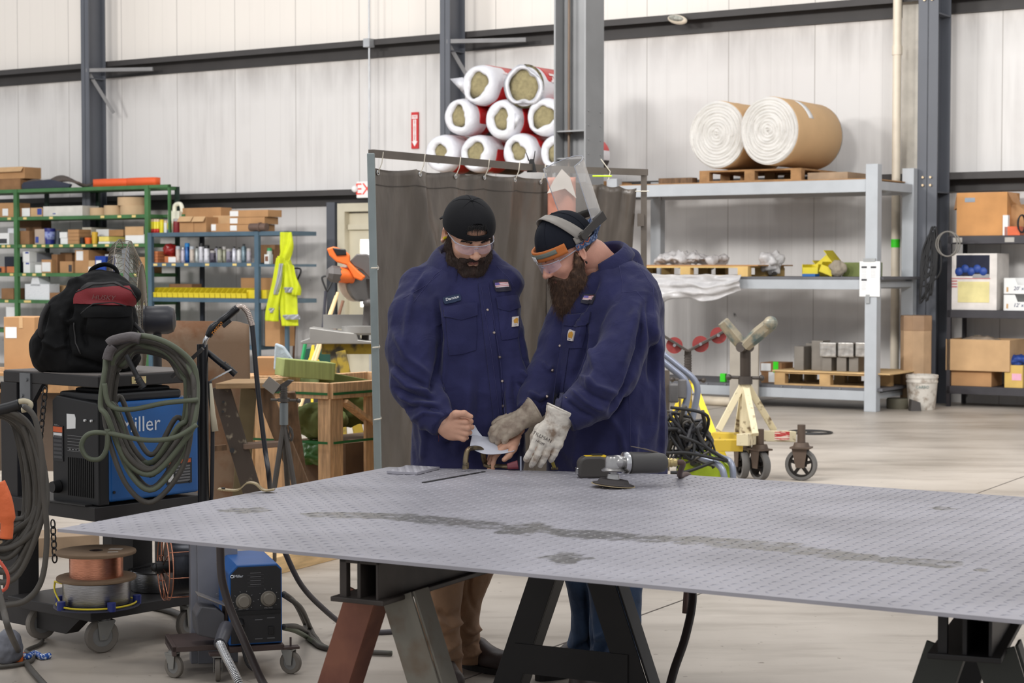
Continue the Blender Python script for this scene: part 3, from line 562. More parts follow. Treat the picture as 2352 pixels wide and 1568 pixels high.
def collar(name, m, parent, c, Rm, open_a, rn=.075, ro=.118, ht=.055, dr=.055, point=.045, gap=.35, sx=1.0):
    """folded shirt collar round the neck; open_a is the direction of its opening"""
    Rm = Matrix(Rm.tolist()) if hasattr(Rm, 'tolist') else Rm; c = V(c); mb = MB()
    def fn(u, v):
        a = open_a+gap+(2*pi - 2*gap)*u; e = abs(2*u - 1) ** 4
        if v < .4: t = v/.4; r = rn+.006*(1 - t); z = -.02+(ht+.02)*t - .02*e*t
        else: t = (v - .4)/.6; r = rn+.008+(ro - rn)*t+.02*e*t; z = ht - .02*e+.008*sin(t*pi) - (dr+point*e)*t
        return tuple(c+Rm @ V((r*sx*cos(a), r*sin(a), z)))
    mb.grid(fn, 48, 12); return mb.B(name, m, parent, w=1, smooth=1, solid=.0025)

# ================================================================== person with the black cap (left)
Y1 = 6.62
J = lambda px, py, dy=0: np.array(at(px, py, Y1+dy))
foot1 = atz(1060, 1568, 0)
man1 = thing('person', 'bearded person in a backwards black cap and navy work shirt holding a paper', 'person', (J(1065, 1000, .06)[0], Y1+.05, 0))
h1 = Head(J(1077, 535, -.04), rad(17), rad(33), rad(-3))
hf = headf(.003)
hv, hfs = h1.mesh(hf, (-.105, -.135, -.135), (.105, .125, .135), .0023)
cen = hv[hfs].mean(1); lip = (np.abs(cen[:, 0]) < .022) & (cen[:, 1] < -.09) & (cen[:, 2] < -.053) & (cen[:, 2] > -.0775)
tor = lambda P, pts, ang: None
def torso(P, levels, k=None):
    """levels: (centre xyz, half width, half depth, yaw) from top to bottom; elliptical slices"""
    z = np.array([l[0][2] for l in levels][::-1]); f = lambda j, i=None: np.interp(P[:, 2], z, np.array([(l[j] if i is None else l[j][i]) for l in levels][::-1]))
    cx, cy, a, b, yw = f(0, 0), f(0, 1), f(1), f(2), f(3); dx, dy = P[:, 0] - cx, P[:, 1] - cy; x = dx*np.cos(yw)+dy*np.sin(yw); y = -dx*np.sin(yw)+dy*np.cos(yw)
    k0 = (np.abs(x/a) ** 2.3+np.abs(y/b) ** 2.3) ** (1/2.3); d = (k0 - 1)*np.minimum(a, b); return np.maximum(d, np.maximum(P[:, 2] - z[-1], z[0] - P[:, 2]))
ya = rad(16)
lev1 = [(J(1075, 592, .05), .10, .075, ya), (J(1074, 612, .05), .145, .09, ya), (J(1070, 650, .05), .185, .125, ya), (J(1068, 720, .03), .195, .145, ya), (J(1068, 800, .02), .196, .152, ya), (J(1072, 880, .02), .197, .158, ya), (J(1076, 970, .02), .200, .160, ya), (J(1075, 1060, .03), .200, .155, ya), (J(1072, 1160, .05), .195, .150, ya)]
armR = [(J(962, 668, .03), .072), (J(952, 730, -.05), .086), (J(949, 800, -.09), .087), (J(953, 880, -.12), .080), (J(985, 938, -.18), .062), (J(1018, 972, -.22), .048)]
armL = [(J(1146, 660, .0), .060), (J(1160, 760, -.02), .060), (J(1182, 868, -.04), .060), (J(1192, 940, -.08), .050), (J(1190, 985, -.14), .040)]
neck1 = (J(1072, 640, .04), J(1076, 560, .0))
def shirt1f(P):
    d = torso(P, lev1); d = smin(d, chain(P, armR), .016); d = smin(d, chain(P, armL), .014)
    d = smin(d, cone(P, J(1010, 618, .06), J(965, 655, .06), .05, .06), .03); d = smin(d, cone(P, J(1120, 612, .03), J(1165, 650, .02), .045, .055), .03)
    d = smax(d, -cone(P, neck1[0]+np.array((0, -.02, 0)), neck1[1], .066, .085), .01)
    a = J(1018, 972, -.22); b = J(985, 938, -.18); n = (a - b)/np.linalg.norm(a - b); d = np.maximum(d, np.where(np.linalg.norm(P - a, axis=1) < .12, (P - a) @ n - .004, -1))
    a = J(1190, 985, -.14); b = J(1192, 940, -.08); n = (a - b)/np.linalg.norm(a - b); return np.maximum(d, np.where(np.linalg.norm(P - a, axis=1) < .1, (P - a) @ n, -1))
lo = np.minimum(J(880, 1170, -.4), J(880, 1170, .3)); hi = np.maximum(J(1250, 560, .3), J(1250, 560, -.3)); lo[1] = Y1 - .36; hi[1] = Y1+.26
sv, sf = snet(shirt1f, lo, hi, .0058); sv = relax(sv, sf, 2, .5)
nz = fbm(sv*np.array((1, 1, .45)), 11, 1); nz = nz*.007+(.5 - np.abs(fbm(sv*np.array((1, 1, .8)), 6, 21)))*.014; sv = sv+vnormals(sv, sf)*nz[:, None]
f1 = [([(1003, 690), (1012, 780), (1006, 850), (990, 900)], 7, -.016), ([(1014, 700), (1026, 780), (1020, 860), (1012, 900)], 9, .008), ([(905, 760), (935, 820), (985, 862)], 9, .007), ([(898, 835), (930, 862), (985, 890)], 7, -.008), ([(900, 850), (935, 885), (995, 905)], 8, .009),
      ([(905, 890), (940, 905), (1000, 918)], 6, -.008), ([(915, 905), (950, 925), (1005, 930)], 7, .009), ([(928, 940), (965, 930), (1010, 945)], 6, -.007), ([(945, 965), (975, 945), (1015, 955)], 6, .007), ([(950, 660), (935, 740), (930, 800)], 9, .006), ([(1080, 830), (1075, 920), (1065, 1030)], 14, .006), ([(1105, 860), (1100, 960), (1098, 1060)], 12, -.006),
      ([(1165, 880), (1172, 960), (1168, 1050)], 7, .008), ([(1178, 860), (1185, 950), (1180, 1040)], 6, -.008), ([(1195, 760), (1205, 820), (1222, 860)], 6, -.006), ([(1195, 850), (1210, 865), (1226, 868)], 5, .006), ([(1190, 880), (1208, 890), (1224, 890)], 5, -.006), ([(1015, 900), (1040, 960), (1050, 1050)], 12, .006), ([(1150, 640), (1160, 700), (1150, 780)], 9, .004), ([(985, 620), (960, 655), (945, 680)], 7, .005), ([(965, 960), (975, 1010), (970, 1060)], 8, .006)]
sv = folds(sv, sf, f1)
shirt1 = meshbuild('shirt', navy, man1, [(sv, sf, 0)])
T1 = bvh(sv, sf)
# trousers
legR = [(J(1020, 1010, .06), .105), (J(1012, 1130, .06), .100), (J(1016, 1290, .02), .088), (J(1005, 1420, -.02), .080), (J(1010, 1500, -.03), .078), (J(1014, 1552, -.04), .076)]
legL = [(J(1115, 1010, .08), .100), (J(1108, 1140, .10), .092), (J(1092, 1290, .12), .072), (J(1062, 1400, .16), .062), (J(1060, 1470, .19), .064), (J(1068, 1508, .20), .064)]
def pants1f(P):
    d = smin(chain(P, legR), chain(P, legL), .02); d = smin(d, ell(P, J(1068, 990, .05), (.17, .13, .12)), .03)
    a = legR[-1][0]; d = np.maximum(d, np.where(P[:, 1] < Y1+.09, a[2] - .0 - P[:, 2], -1)); return np.maximum(d, J(0, 1514, .2)[2] - .012 - P[:, 2]+np.where(P[:, 1] < Y1+.09, -1, 0))
lo = np.array((J(930, 0)[0], Y1 - .16, .02)); hi = np.array((J(1180, 0)[0], Y1+.32, 1.06)); pv, pf = snet(pants1f, lo, hi, .0075); pv = relax(pv, pf, 2, .5)
nz = fbm(pv*np.array((1, 1, .6)), 9, 4); pv = pv+vnormals(pv, pf)*(nz*.008)[:, None]
pv = folds(pv, pf, [([(1000, 1420), (1030, 1440), (1060, 1425)], 8, .012), ([(1005, 1400), (1030, 1415), (1058, 1400)], 8, -.009), ([(985, 1520), (1020, 1500), (1058, 1470)], 8, .011), ([(985, 1545), (1020, 1530), (1060, 1520)], 7, -.010), ([(995, 1350), (1020, 1330), (1045, 1325)], 8, .007), ([(1062, 1445), (1085, 1455), (1104, 1440)], 6, .009), ([(1062, 1490), (1085, 1485), (1105, 1470)], 6, -.009), ([(1060, 1505), (1085, 1505), (1108, 1492)], 5, .008), ([(985, 1480), (1010, 1465), (1050, 1455)], 7, -.007), ([(1080, 1300), (1075, 1360), (1090, 1400)], 6, -.007)])
tr1 = meshbuild('trousers', tan, man1, [(pv, pf, 0)]); TP = bvh(pv, pf)
seam('outseam', mat('tan_thread', (120, 88, 66), .8), tr1, TP, [(994, 1305), (984, 1400), (980, 1450), (984, 1520), (990, 1560)])
bootm = mat('brown_boot_leather', (62, 50, 46), .5, var=.2, bump=.001, bs=60); solem = mat('boot_sole', (34, 30, 28), .8)
def boot(parent, heel, toe, h=.16):
    heel, toe = np.array(heel, float), np.array(toe, float); d = toe - heel; L = np.linalg.norm(d); d /= L
    def fn(P):
        e = cone(P, heel+d*.04+(0, 0, .05), heel+d*(L - .05)+(0, 0, .042), .045, .044); e = smin(e, cone(P, heel+d*.035+(0, 0, .06), heel+d*.035+(0, 0, h), .042, .042), .02); e = smin(e, cone(P, heel+d*.1+(0, 0, .085), heel+d*(L - .1)+(0, 0, .05), .035, .03), .02); return np.maximum(e, .02 - P[:, 2])
    m_ = (heel+toe)/2; vs, fs = snet(fn, m_ - np.array((.24, .24, .01)), m_+np.array((.24, .24, h+.07)), .006); o = meshbuild('boot', bootm, parent, [(relax(vs, fs, 1), fs, 0)])
    mb = MB(); n = V((-d[1], d[0], 0)); out = []
    for k in range(24): a = 2*pi*k/24; out.append((cos(a)*L/2*.98, sin(a)*(.044 if cos(a) < 0 else .048)))
    mb.prism(out, V(m_)*1, V(d), n, (0, 0, .022)); mb.B('sole', solem, o, w=False).parent = o
    return o
def gboot(parent, heel, toe, h=.16):
    o = boot(parent, heel, toe, h); s = [c for c in col.objects if c.parent == o][0]; M = inv(parent)
    for v in s.data.vertices: v.co = M @ v.co
boot_z = 0
a = atz(1075, 1530, 0); gboot(man1, (a.x - .03, Y1+.28, 0), (a.x+.17, Y1+.10, 0)); gboot(man1, (J(1012, 0)[0] - .02, Y1+.06, 0), (J(1030, 0)[0]+.03, Y1 - .22, 0))
# body: head, neck, trunk, arms and the bare hand as one mesh
hX, hY, hZ = (0, .15, -1), (1, -.25, -.18), (0, -1, -.12)
hand1, wH = handf(J(1016, 978, -.22), hX, hY, hZ, s=-1, bend=((55, 60, 30), (62, 62, 30), (66, 60, 30), (66, 55, 30)), thumb=((.026, .02, -.004), (.054, .05, .008), (.062, .080, .008), (.054, .104, .002)))
def body1f(P):
    d = torso(P, [(l[0], l[1]*.82, l[2]*.82, l[3]) for l in lev1[2:]]); d = smin(d, chain(P, [(a, r*.6) for a, r in armR]), .02); d = smin(d, chain(P, [(a, r*.62) for a, r in armL]), .02)
    return smin(d, cone(P, J(1072, 640, .06), J(1076, 560, .03), .066, .060), .03)
lo = lo*0+np.array((J(900, 0)[0], Y1 - .34, .9)); hi = np.array((J(1240, 0)[0], Y1+.24, 1.62)); bv, bf_ = snet(body1f, lo, hi, .010)
def skinmesh(fn, c, r, h, it=1): lo, hi = bounds(c, r); vs, fs = snet(fn, lo, hi, h); return relax(vs, fs, it, .4), fs
nv_, nf_ = skinmesh(lambda P: smin(cone(P, J(1070, 635, .05), J(1074, 560, .01), .064, .062), cone(P, J(1074, 600, .02), h1.w((0, .0, -.04)), .055, .05), .02), J(1073, 595, .02), .16, .005)
def armskin(P): return smin(hand1(P), chain(P, [(J(985, 938, -.18), .034), (J(1018, 978, -.22), .026)]), .015)
av, af = skinmesh(armskin, J(1045, 985, -.23), .12, .0022)
handL, _ = handf(J(1186, 1000, -.16), (.35, -.9, -.1), (-.75, -.35, -.5), (-.5, -.2, .8), s=1, bend=((15, 25, 15),)*4)
lv, lf = skinmesh(handL, J(1155, 1025, -.19), .12, .003)
body1 = meshbuild('body', [skin1, lipm], man1, [(bv, bf_, 0), (h1.w(hv), hfs[~lip], 0), (h1.w(hv), hfs[lip], 1), (nv_, nf_, 0), (av, af, 0), (lv, lf, 0)])
# beard, hair, brows
beardm = mat('dark_brown_beard', (52, 36, 27), .7, var=.3, vs=60, bump=.002, bs=220, stretch=(1, 1, .3)); hairm = mat('black_hair', (22, 19, 19), .6, var=.3, vs=60, bump=.002, bs=200)
def beard1f(P):
    d = None
    for s in (-1, 1):
        e = chain(P, [((s*.074, -.012, .0), .008), ((s*.070, -.018, -.04), .015), ((s*.052, -.040, -.090), .028), ((s*.018, -.072, -.118), .036)], .02); e = smin(e, cone(P, (s*.030, -.084, -.060), (s*.003, -.0985, -.0505), .0080, .0065), .006); e = smin(e, cone(P, (s*.036, -.076, -.062), (s*.034, -.072, -.092), .013, .02), .014)
        d = e if d is None else smin(d, e, .012)
    d = smin(d, ell(P, (0, -.080, -.108), (.034, .026, .026)), .012); return smax(d, -ell(P, (0, -.104, -.0645), (.0175, .022, .0068)), .003)
bdv, bdf = h1.mesh(beard1f, (-.1, -.13, -.16), (.1, .05, .02), .003, 0); bn = vnormals(bdv, bdf); bdv = bdv+bn*(fbm(bdv, 60, 2)*.003)[:, None]
bw = h1.w(bdv); bnw = vnormals(bw, bdf); beard1 = meshbuild('beard', beardm, man1, [(bw, bdf, 0)])
k = [i for i in range(len(bw)) if R.random() < .30]; dn_ = np.array((0, -.2, -1.)); strands('beard_hair', beardm, beard1, bw[k], [bnw[i]*.45+dn_*.8 for i in k], .011, .00045, .5, 3)
hrf = lambda P: smax(ell(P, (0, .012, .034), (.081, .102, .086)), -np.minimum(np.minimum(P[:, 2] - (.052 - P[:, 1]*.0), 1), 1) if False else (np.where(P[:, 1] < 0, .068+np.abs(P[:, 0])*-.5, -.03) - P[:, 2]), .003)
vs, fs = h1.mesh(hrf, (-.1, -.12, -.06), (.1, .13, .14), .004); hair1 = meshbuild('hair', hairm, man1, [(h1.w(vs), fs, 0)])
rr = random.Random(5); rt = [h1.w((rr.uniform(-.032, .032), -.085+rr.uniform(-.004, .004), .080+rr.uniform(0, .006))) for _ in range(260)]
strands('fringe', hairm, hair1, rt, [h1.R @ np.array((rr.uniform(-.8, .3), -.45, -.55)) for _ in rt], .019, .0006, .5, 8)
for s in (-1, 1):
    rt = []; dr = []
    for _ in range(150): u = rr.random(); rt.append(h1.w((s*(.014+.036*u), -.0985+.017*u*u, .021+.005*sin(u*3)+rr.uniform(-.003, .003)))); dr.append(h1.R @ np.array((s*1., -.25, .15)))
    strands('eyebrow', hairm, man1, rt, dr, .009, .0005, .3, 9+s)
# cap worn backwards
capm = mat('black_cap_cloth', (21, 21, 24), .8, var=.12, vs=12, bump=.0004, bs=300, spec=.25)
def capf(P):
    d = ell(P, (0, .010, .034), (.093, .116, .094)); d = smax(d, -ell(P, (0, .010, .034), (.0865, .1085, .0885)), .001); d = smax(d, (.026+.12*np.abs(P[:, 0])*0 - (P[:, 1]*.10)) - .006 - P[:, 2], .002)
    hole = smax(ell(P, (0, -.10, .052), (.038, .05, .038)), .051 - P[:, 2], .003); return smax(d, -hole, .002)
cv, cf = h1.mesh(capf, (-.1, -.12, -.02), (.1, .14, .15), .003); cap1 = meshbuild('cap', capm, man1, [(h1.w(cv), cf, 0)])
mb = MB(); mb.sph(h1.v(0, .010, .128), (.007, .007, .004)); mb.B('button', capm, cap1, w=1, smooth=1)
for k in range(6):
    a = pi/6+k*pi/3; pts = [h1.v(.0905*cos(a)*sin(t), .012+.1125*sin(a)*sin(t), .034+.0945*cos(t)) for t in [i*1.5/14 for i in range(15)]]; mb = MB(); mb.tube(pts, .0012, 6); mb.B('panel_seam', capm, cap1, w=1, smooth=1)
mb = MB(); mb.grid(lambda u, v: tuple(h1.v((u - .5)*.16*(1 - .15*v*v), .10+.060*v*(1 - (2*u - 1) ** 2*.35), .000 - .02*v+.02*(1 - (2*u - 1) ** 2))), 16, 8); mb.B('brim', capm, cap1, w=1, smooth=1, solid=.003)
# ear plug, glasses
mb = MB(); mb.cyl(h1.v(-.082, -.002, -.012), h1.v(-.094, -.006, -.014), .0042, .005, 10); tag(mb.B('ear_plug', yelp, man1, w=1, smooth=AU), None, None) if False else mb.B('ear_plug', yelp, man1, w=1, smooth=AU)
def glasses(parent, H, z0=-.004, w=.072, tilt=.0):
    q = lambda a, z: H.v(w*sin(a), -.058 - .054*cos(a) ** .8 if cos(a) > 0 else -.058, z)
    g = MB(); g.grid(lambda u, v: tuple(q(-1.35+2.7*u, z0+.017 - (.016+.019*(1 - math.exp(-((abs(u - .5)*2 - .48)/.33) ** 4*0)*0)*(1 - math.exp(-((u - .5)/.07) ** 2)*.75)*(1 - abs(2*u - 1) ** 3*.7))*v)), 48, 6); o = g.B('safety_glasses', lensm, parent, w=1, smooth=1)
    f = MB(); f.tube([q(-1.35+2.7*i/30, z0+.018) for i in range(31)], .0016, 6); f.B('frame', framem, o, w=1, smooth=1)
    for s in (-1, 1): t = MB(); t.tube([q(s*1.32, z0+.014), H.v(s*.079, -.03, z0+.016), H.v(s*.082, .015, z0+.018), H.v(s*.080, .035, z0+.004)], .0022, 6); t.B('temple', framem, o, w=1, smooth=1)
    f = MB(); f.tube([H.v(-.008, -.106, z0+.004), H.v(0, -.113, z0+.012), H.v(.008, -.106, z0+.004)], .0018, 6); f.B('nose_bridge', framem, o, w=1, smooth=1)
glasses(man1, h1)
# shirt furniture
collar('collar', navy, man1, J(1066, 598, .04), rot('Z', ya) @ rot('X', .30) @ rot('Y', -.10), -pi/2+.12, rn=.080, ro=.122, ht=.046, dr=.052, point=.022, gap=.55, sx=1.04)
plk = applique('placket', navy, man1, T1, [(1098, 652), (1122, 648), (1170, 1078), (1146, 1078)], 3, 40, .004, .003)
for x, y in ((1118, 712), (1133, 764), (1146, 820), (1153, 875), (1156, 932)): stud('snap', snapm, plk, T1, x+1, y, .0055, .006)
seam('placket_stitch', navyt, plk, T1, [(1104, 660), (1127, 800), (1144, 940), (1149, 1070)], .0009, .005); seam('placket_edge', navyt, plk, T1, [(1121, 660), (1143, 800), (1162, 940), (1168, 1070)], .0009, .005)
pk = applique('pocket', navy, man1, T1, [(1022, 722), (1094, 708), (1094, 806), (1030, 818)], 10, 10, .004, .003, .15, .004)
applique('pocket_flap', navy, pk, T1, [(1018, 706), (1096, 694), (1096, 724), (1019, 728)], 12, 6, .009, .004, 0, .004, tip=.35)
pk = applique('pocket', navy, man1, T1, [(1142, 700), (1184, 696), (1190, 776), (1152, 782)], 8, 10, .004, .003, .15, .004)
applique('pocket_flap', navy, pk, T1, [(1140, 682), (1184, 678), (1192, 706), (1143, 708)], 10, 6, .009, .004, 0, .004, tip=.3)
npm = mat('dark_blue_patch', (34, 50, 78), .8); flm = mat('charcoal_patch', (48, 46, 58), .8)
nt1 = applique('name_patch', npm, man1, T1, [(1016, 684), (1057, 675), (1060, 691), (1020, 700)], 8, 5, .006, .003, .3)
def ptext(body, h, m, parent, T, px, py, dx, dy, **k):
    p, n = hit(T, px, py); q, _ = hit(T, px+dx, py+dy); r = (q - p).normalized(); u = n.cross(r).normalized(); off = k.pop('off', .0075); return text(body, h, m, parent, p+n*off, r, u, **k)
ptext('Damien', .0115, mat('white_thread', (240, 240, 240), .7, var=0), nt1, T1, 1038, 687, 12, -3, shear=.25)
def flagpatch(parent, T, q, q2):
    o = applique('flag_patch', flm, parent, T, q, 8, 6, .007, .003, .25)
    a = np.array(q2, float)
    for k in range(6):
        t0, t1 = k/6, (k+1)/6; L_ = lambda t: a[0]*(1 - t)+a[3]*t; R_ = lambda t: a[1]*(1 - t)+a[2]*t
        applique('stripe', mat('flag_red', (206, 130, 130), .8, var=0) if k % 2 == 0 else mat('flag_white', (228, 214, 216), .8, var=0), o, T, [tuple(L_(t0)), tuple(R_(t0)), tuple(R_(t1)), tuple(L_(t1))], 4, 1, .0085, .001)
    c = lambda u, v: tuple((a[0]*(1 - u)+a[1]*u)*(1 - v)+(a[3]*(1 - u)+a[2]*u)*v); applique('canton', mat('flag_blue', (120, 104, 170), .8, var=0), o, T, [c(0, 0), c(.4, 0), c(.4, .5), c(0, .5)], 3, 2, .0092, .001)
flagpatch(man1, T1, [(1131, 644), (1166, 643), (1174, 668), (1140, 671)], [(1138, 651), (1164, 649), (1166, 659), (1141, 661)])
def logotab(parent, T, q):
    o = applique('logo_tab', mat('tab_white', (214, 204, 198), .8, var=0), parent, T, q, 4, 5, .013, .002); a = np.array(q, float); c = lambda u, v: tuple((a[0]*(1 - u)+a[1]*u)*(1 - v)+(a[3]*(1 - u)+a[2]*u)*v)
    lm = mat('tab_gold', (204, 150, 60), .8, var=0); applique('emblem', lm, o, T, [c(.2, .3), c(.75, .15), c(.8, .6), c(.3, .72)], 5, 5, .0148, .001, .45); applique('emblem', lm, o, T, [c(.55, .12), c(.9, .2), c(.85, .75), c(.6, .6)], 4, 4, .0149, .001, .4)
    x, y = c(.5, .86); ptext('carhartt', .0022, navyt, o, T, x, y, 3, -.3, off=.0145)
logotab(man1, T1, [(1174, 729), (1186, 728), (1187, 750), (1174, 751)])
for s_ in ([(1063, 585), (1000, 630), (945, 700)], [(1010, 628), (978, 655), (942, 676), (918, 690)], [(1141, 612), (1170, 640), (1186, 668)]): seam('yoke_seam', navyt, man1, T1, s_, .0010, .0004)
bc = MB(); 
for k in range(2): bc.tube([wH(.030*cos(a)+.000, -.018+.006*k, .022*sin(a)) for a in [i*2*pi/20 for i in range(20)]], .0016, 5, closed=1)
bc.tube([wH(.03, -.015, .012), wH(.045, -.012, .016), wH(.055, -.014, .014)], .001, 5); bc.B('bracelet', mat('dark_red_cord', (90, 34, 40), .8), man1, w=1, smooth=1)
# cuff band
def cuff(parent, a, b, r, L=.055, m=None):
    a, b = V(a), V(b); d = (a - b).normalized(); mb = MB(); mb.lathe([(r*.80, -.002), (r, 0), (r*1.02, -L*.5), (r*1.05, -L), (r*.9, -L - .004)], a+d*.006, d, n=28, wob=lambda an, z: 1+.03*sin(3*an+z*60)); return mb.B('cuff', m or navy, parent, w=1, smooth=1)
cuff(man1, armR[-1][0], armR[-2][0], .050)
# ================================================================== person with the raised face shield (right)
Y2 = 6.58
K = lambda px, py, dy=0: np.array(at(px, py, Y2+dy))
man2 = thing('person', 'long-bearded person with a raised clear face shield, navy work shirt and leather gloves', 'person', (K(1400, 1000, 0)[0], Y2+.03, 0))
h2 = Head(K(1301, 580, -.02), rad(-62), rad(30), 0)
hv, hfs = h2.mesh(headf(.002), (-.105, -.135, -.135), (.105, .125, .135), .0023)
cen = hv[hfs].mean(1); lip = (np.abs(cen[:, 0]) < .020) & (cen[:, 1] < -.09) & (cen[:, 2] < -.053) & (cen[:, 2] > -.0775)
yb = rad(-46)
lev2 = [(K(1392, 596, .05), .09, .075, yb), (K(1398, 612, .05), .135, .095, yb), (K(1400, 648, .05), .180, .130, yb), (K(1398, 700, .04), .200, .155, yb), (K(1396, 780, .03), .206, .168, yb), (K(1394, 870, .02), .208, .178, yb), (K(1392, 960, .02), .212, .184, yb), (K(1393, 1070, .03), .216, .184, yb), (K(1393, 1170, .04), .21, .18, yb)]
armN = [(K(1456, 694, -.08), .080), (K(1448, 760, -.16), .090), (K(1408, 850, -.23), .092), (K(1366, 912, -.28), .078), (K(1332, 940, -.30), .064), (K(1303, 958, -.31), .052)]
armF = [(K(1318, 700, .10), .070), (K(1280, 790, .05), .070), (K(1252, 870, -.02), .064), (K(1228, 920, -.08), .052), (K(1216, 948, -.12), .045)]
def cutw(P, d, a, b, r=.12, o=0.): n = (a - b)/np.linalg.norm(a - b); return np.maximum(d, np.where(np.linalg.norm(P - a, axis=1) < r, (P - a) @ n - o, -1))
def shirt2f(P):
    d = torso(P, lev2); d = smin(d, chain(P, armF), .015); d = smin(d, cone(P, K(1420, 630, .0), K(1468, 680, -.06), .060, .068), .03); d = smin(d, chain(P, armN), .016)
    d = smin(d, cone(P, K(1440, 600, .12), K(1462, 680, .12), .05, .070), .03)
    d = smax(d, -cone(P, K(1380, 625, .02), K(1350, 560, .0), .062, .09), .01)
    d = cutw(P, d, armN[-1][0], armN[-2][0], .12); return cutw(P, d, armF[-1][0], armF[-2][0], .09)
lo = np.array((K(1180, 0)[0], Y2 - .44, K(0, 1172)[2])); hi = np.array((K(1560, 0)[0], Y2+.30, K(0, 560)[2])); sv2, sf2 = snet(shirt2f, lo, hi, .006); sv2 = relax(sv2, sf2, 2, .5)
sv2 = sv2+vnormals(sv2, sf2)*(fbm(sv2*np.array((1, 1, .45)), 11, 9)*.007+(.5 - np.abs(fbm(sv2*np.array((1, 1, .8)), 6, 23)))*.014)[:, None]
f2 = [([(1490, 680), (1500, 780), (1495, 880)], 9, -.010), ([(1478, 700), (1470, 800), (1440, 890), (1400, 950)], 8, -.015), ([(1500, 700), (1508, 800), (1505, 1000)], 8, .007), ([(1345, 740), (1340, 800), (1310, 880)], 7, -.012), ([(1352, 790), (1370, 850), (1345, 900)], 9, .007),
      ([(1330, 860), (1370, 890), (1420, 905)], 8, .008), ([(1322, 878), (1360, 908), (1405, 925)], 6, -.007), ([(1312, 895), (1345, 925), (1390, 942)], 7, .009), ([(1300, 918), (1330, 942), (1365, 960)], 6, -.008), ([(1355, 640), (1330, 690), (1300, 740)], 8, .007), ([(1375, 640), (1345, 700), (1310, 760)], 7, -.008), ([(1460, 980), (1455, 1080)], 9, .006), ([(1425, 960), (1415, 1080)], 12, -.006), ([(1515, 760), (1520, 900), (1522, 1060)], 6, .006), ([(1330, 980), (1320, 1080)], 12, .005),
      ([(1462, 700), (1440, 790), (1425, 850)], 12, .006), ([(1245, 830), (1260, 850), (1268, 840)], 5, .006), ([(1215, 900), (1240, 915), (1258, 905)], 6, .007), ([(1220, 915), (1240, 930), (1255, 920)], 5, -.006), ([(1390, 950), (1420, 980), (1440, 1060)], 10, .006)]
sv2 = folds(sv2, sf2, f2); shirt2 = meshbuild('shirt', navy, man2, [(sv2, sf2, 0)]); T2 = bvh(sv2, sf2)
legN = [(K(1420, 1010, -.02), .112), (K(1420, 1150, -.02), .104), (K(1415, 1320, -.03), .098), (K(1410, 1440, -.05), .088), (K(1412, 1520, -.06), .092), (K(1414, 1566, -.06), .096)]
legF = [(K(1350, 1010, .10), .105), (K(1345, 1150, .10), .095), (K(1345, 1320, .10), .075), (K(1352, 1430, .14), .062), (K(1342, 1510, .17), .070), (K(1340, 1548, .18), .066)]
def pants2f(P): d = smin(chain(P, legN), chain(P, legF), .02); d = smin(d, ell(P, K(1388, 990, .03), (.18, .15, .12)), .03); return np.maximum(d, np.where(P[:, 1] < Y2+.07, .075 - P[:, 2], .085 - P[:, 2]))
lo = np.array((K(1240, 0)[0], Y2 - .22, .02)); hi = np.array((K(1520, 0)[0], Y2+.34, 1.06)); pv, pf = snet(pants2f, lo, hi, .0075); pv = relax(pv, pf, 2, .5)
pv = pv+vnormals(pv, pf)*(fbm(pv*np.array((1, 1, .6)), 9, 14)*.008)[:, None]
pv = folds(pv, pf, [([(1365, 1530), (1400, 1500), (1470, 1490)], 8, .010), ([(1372, 1505), (1400, 1470), (1460, 1460)], 8, -.010), ([(1365, 1470), (1400, 1450), (1465, 1430)], 8, .010), ([(1312, 1520), (1340, 1500), (1362, 1490)], 7, .010), ([(1315, 1495), (1340, 1480), (1362, 1470)], 6, -.010), ([(1372, 1520), (1410, 1535), (1470, 1530)], 6, -.008), ([(1345, 1350), (1352, 1440), (1360, 1540)], 6, -.010)])
tr2 = meshbuild('jeans', jean, man2, [(pv, pf, 0)]); TP2 = bvh(pv, pf); seam('outseam', mat('denim_thread', (116, 128, 140), .8), tr2, TP2, [(1420, 1350), (1418, 1420), (1410, 1500), (1420, 1540)])
gboot(man2, (K(1362, 0)[0], Y2+.24, 0), (K(1362, 0)[0] - .2, Y2+.05, 0), .11); gboot(man2, (K(1440, 0)[0], Y2+.0, 0), (K(1440, 0)[0] - .2, Y2 - .2, 0), .12)
body = lambda P: smin(smin(torso(P, [(l[0], l[1]*.82, l[2]*.82, l[3]) for l in lev2[2:]]), chain(P, [(a, r*.6) for a, r in armN]), .02), smin(chain(P, [(a, r*.6) for a, r in armF]), cone(P, K(1385, 640, .04), K(1345, 590, .02), .068, .062), .03), .02)
bv, bf_ = snet(body, np.array((K(1190, 0)[0], Y2 - .4, .9)), np.array((K(1550, 0)[0], Y2+.26, 1.56)), .010)
nv_, nf_ = skinmesh(lambda P: smin(cone(P, K(1392, 628, .05), K(1358, 590, .02), .072, .064), cone(P, K(1358, 590, .02), h2.w((0, .03, -.02)), .060, .066), .02), K(1370, 600, .02), .18, .005)
gl = (-.42, -.06, -.9), (.05, -1, .05)
def unit(v): v = np.array(v, float); return v/np.linalg.norm(v)
gy, gz = unit(gl[0]), unit(gl[1]); gx = np.cross(gy, gz); th2 = ((.022, .018, -.006), (.040, .045, -.026), (.044, .075, -.040), (.036, .098, -.048))
bN = ((6, 16, 14), (8, 20, 14), (10, 22, 16), (14, 26, 18)); hbN, _ = handf(K(1280, 968, -.32), gx, gy, gz, 1, bN, th2, 0, 1.04, fl=1.22, bw=1.1, kk=.86)
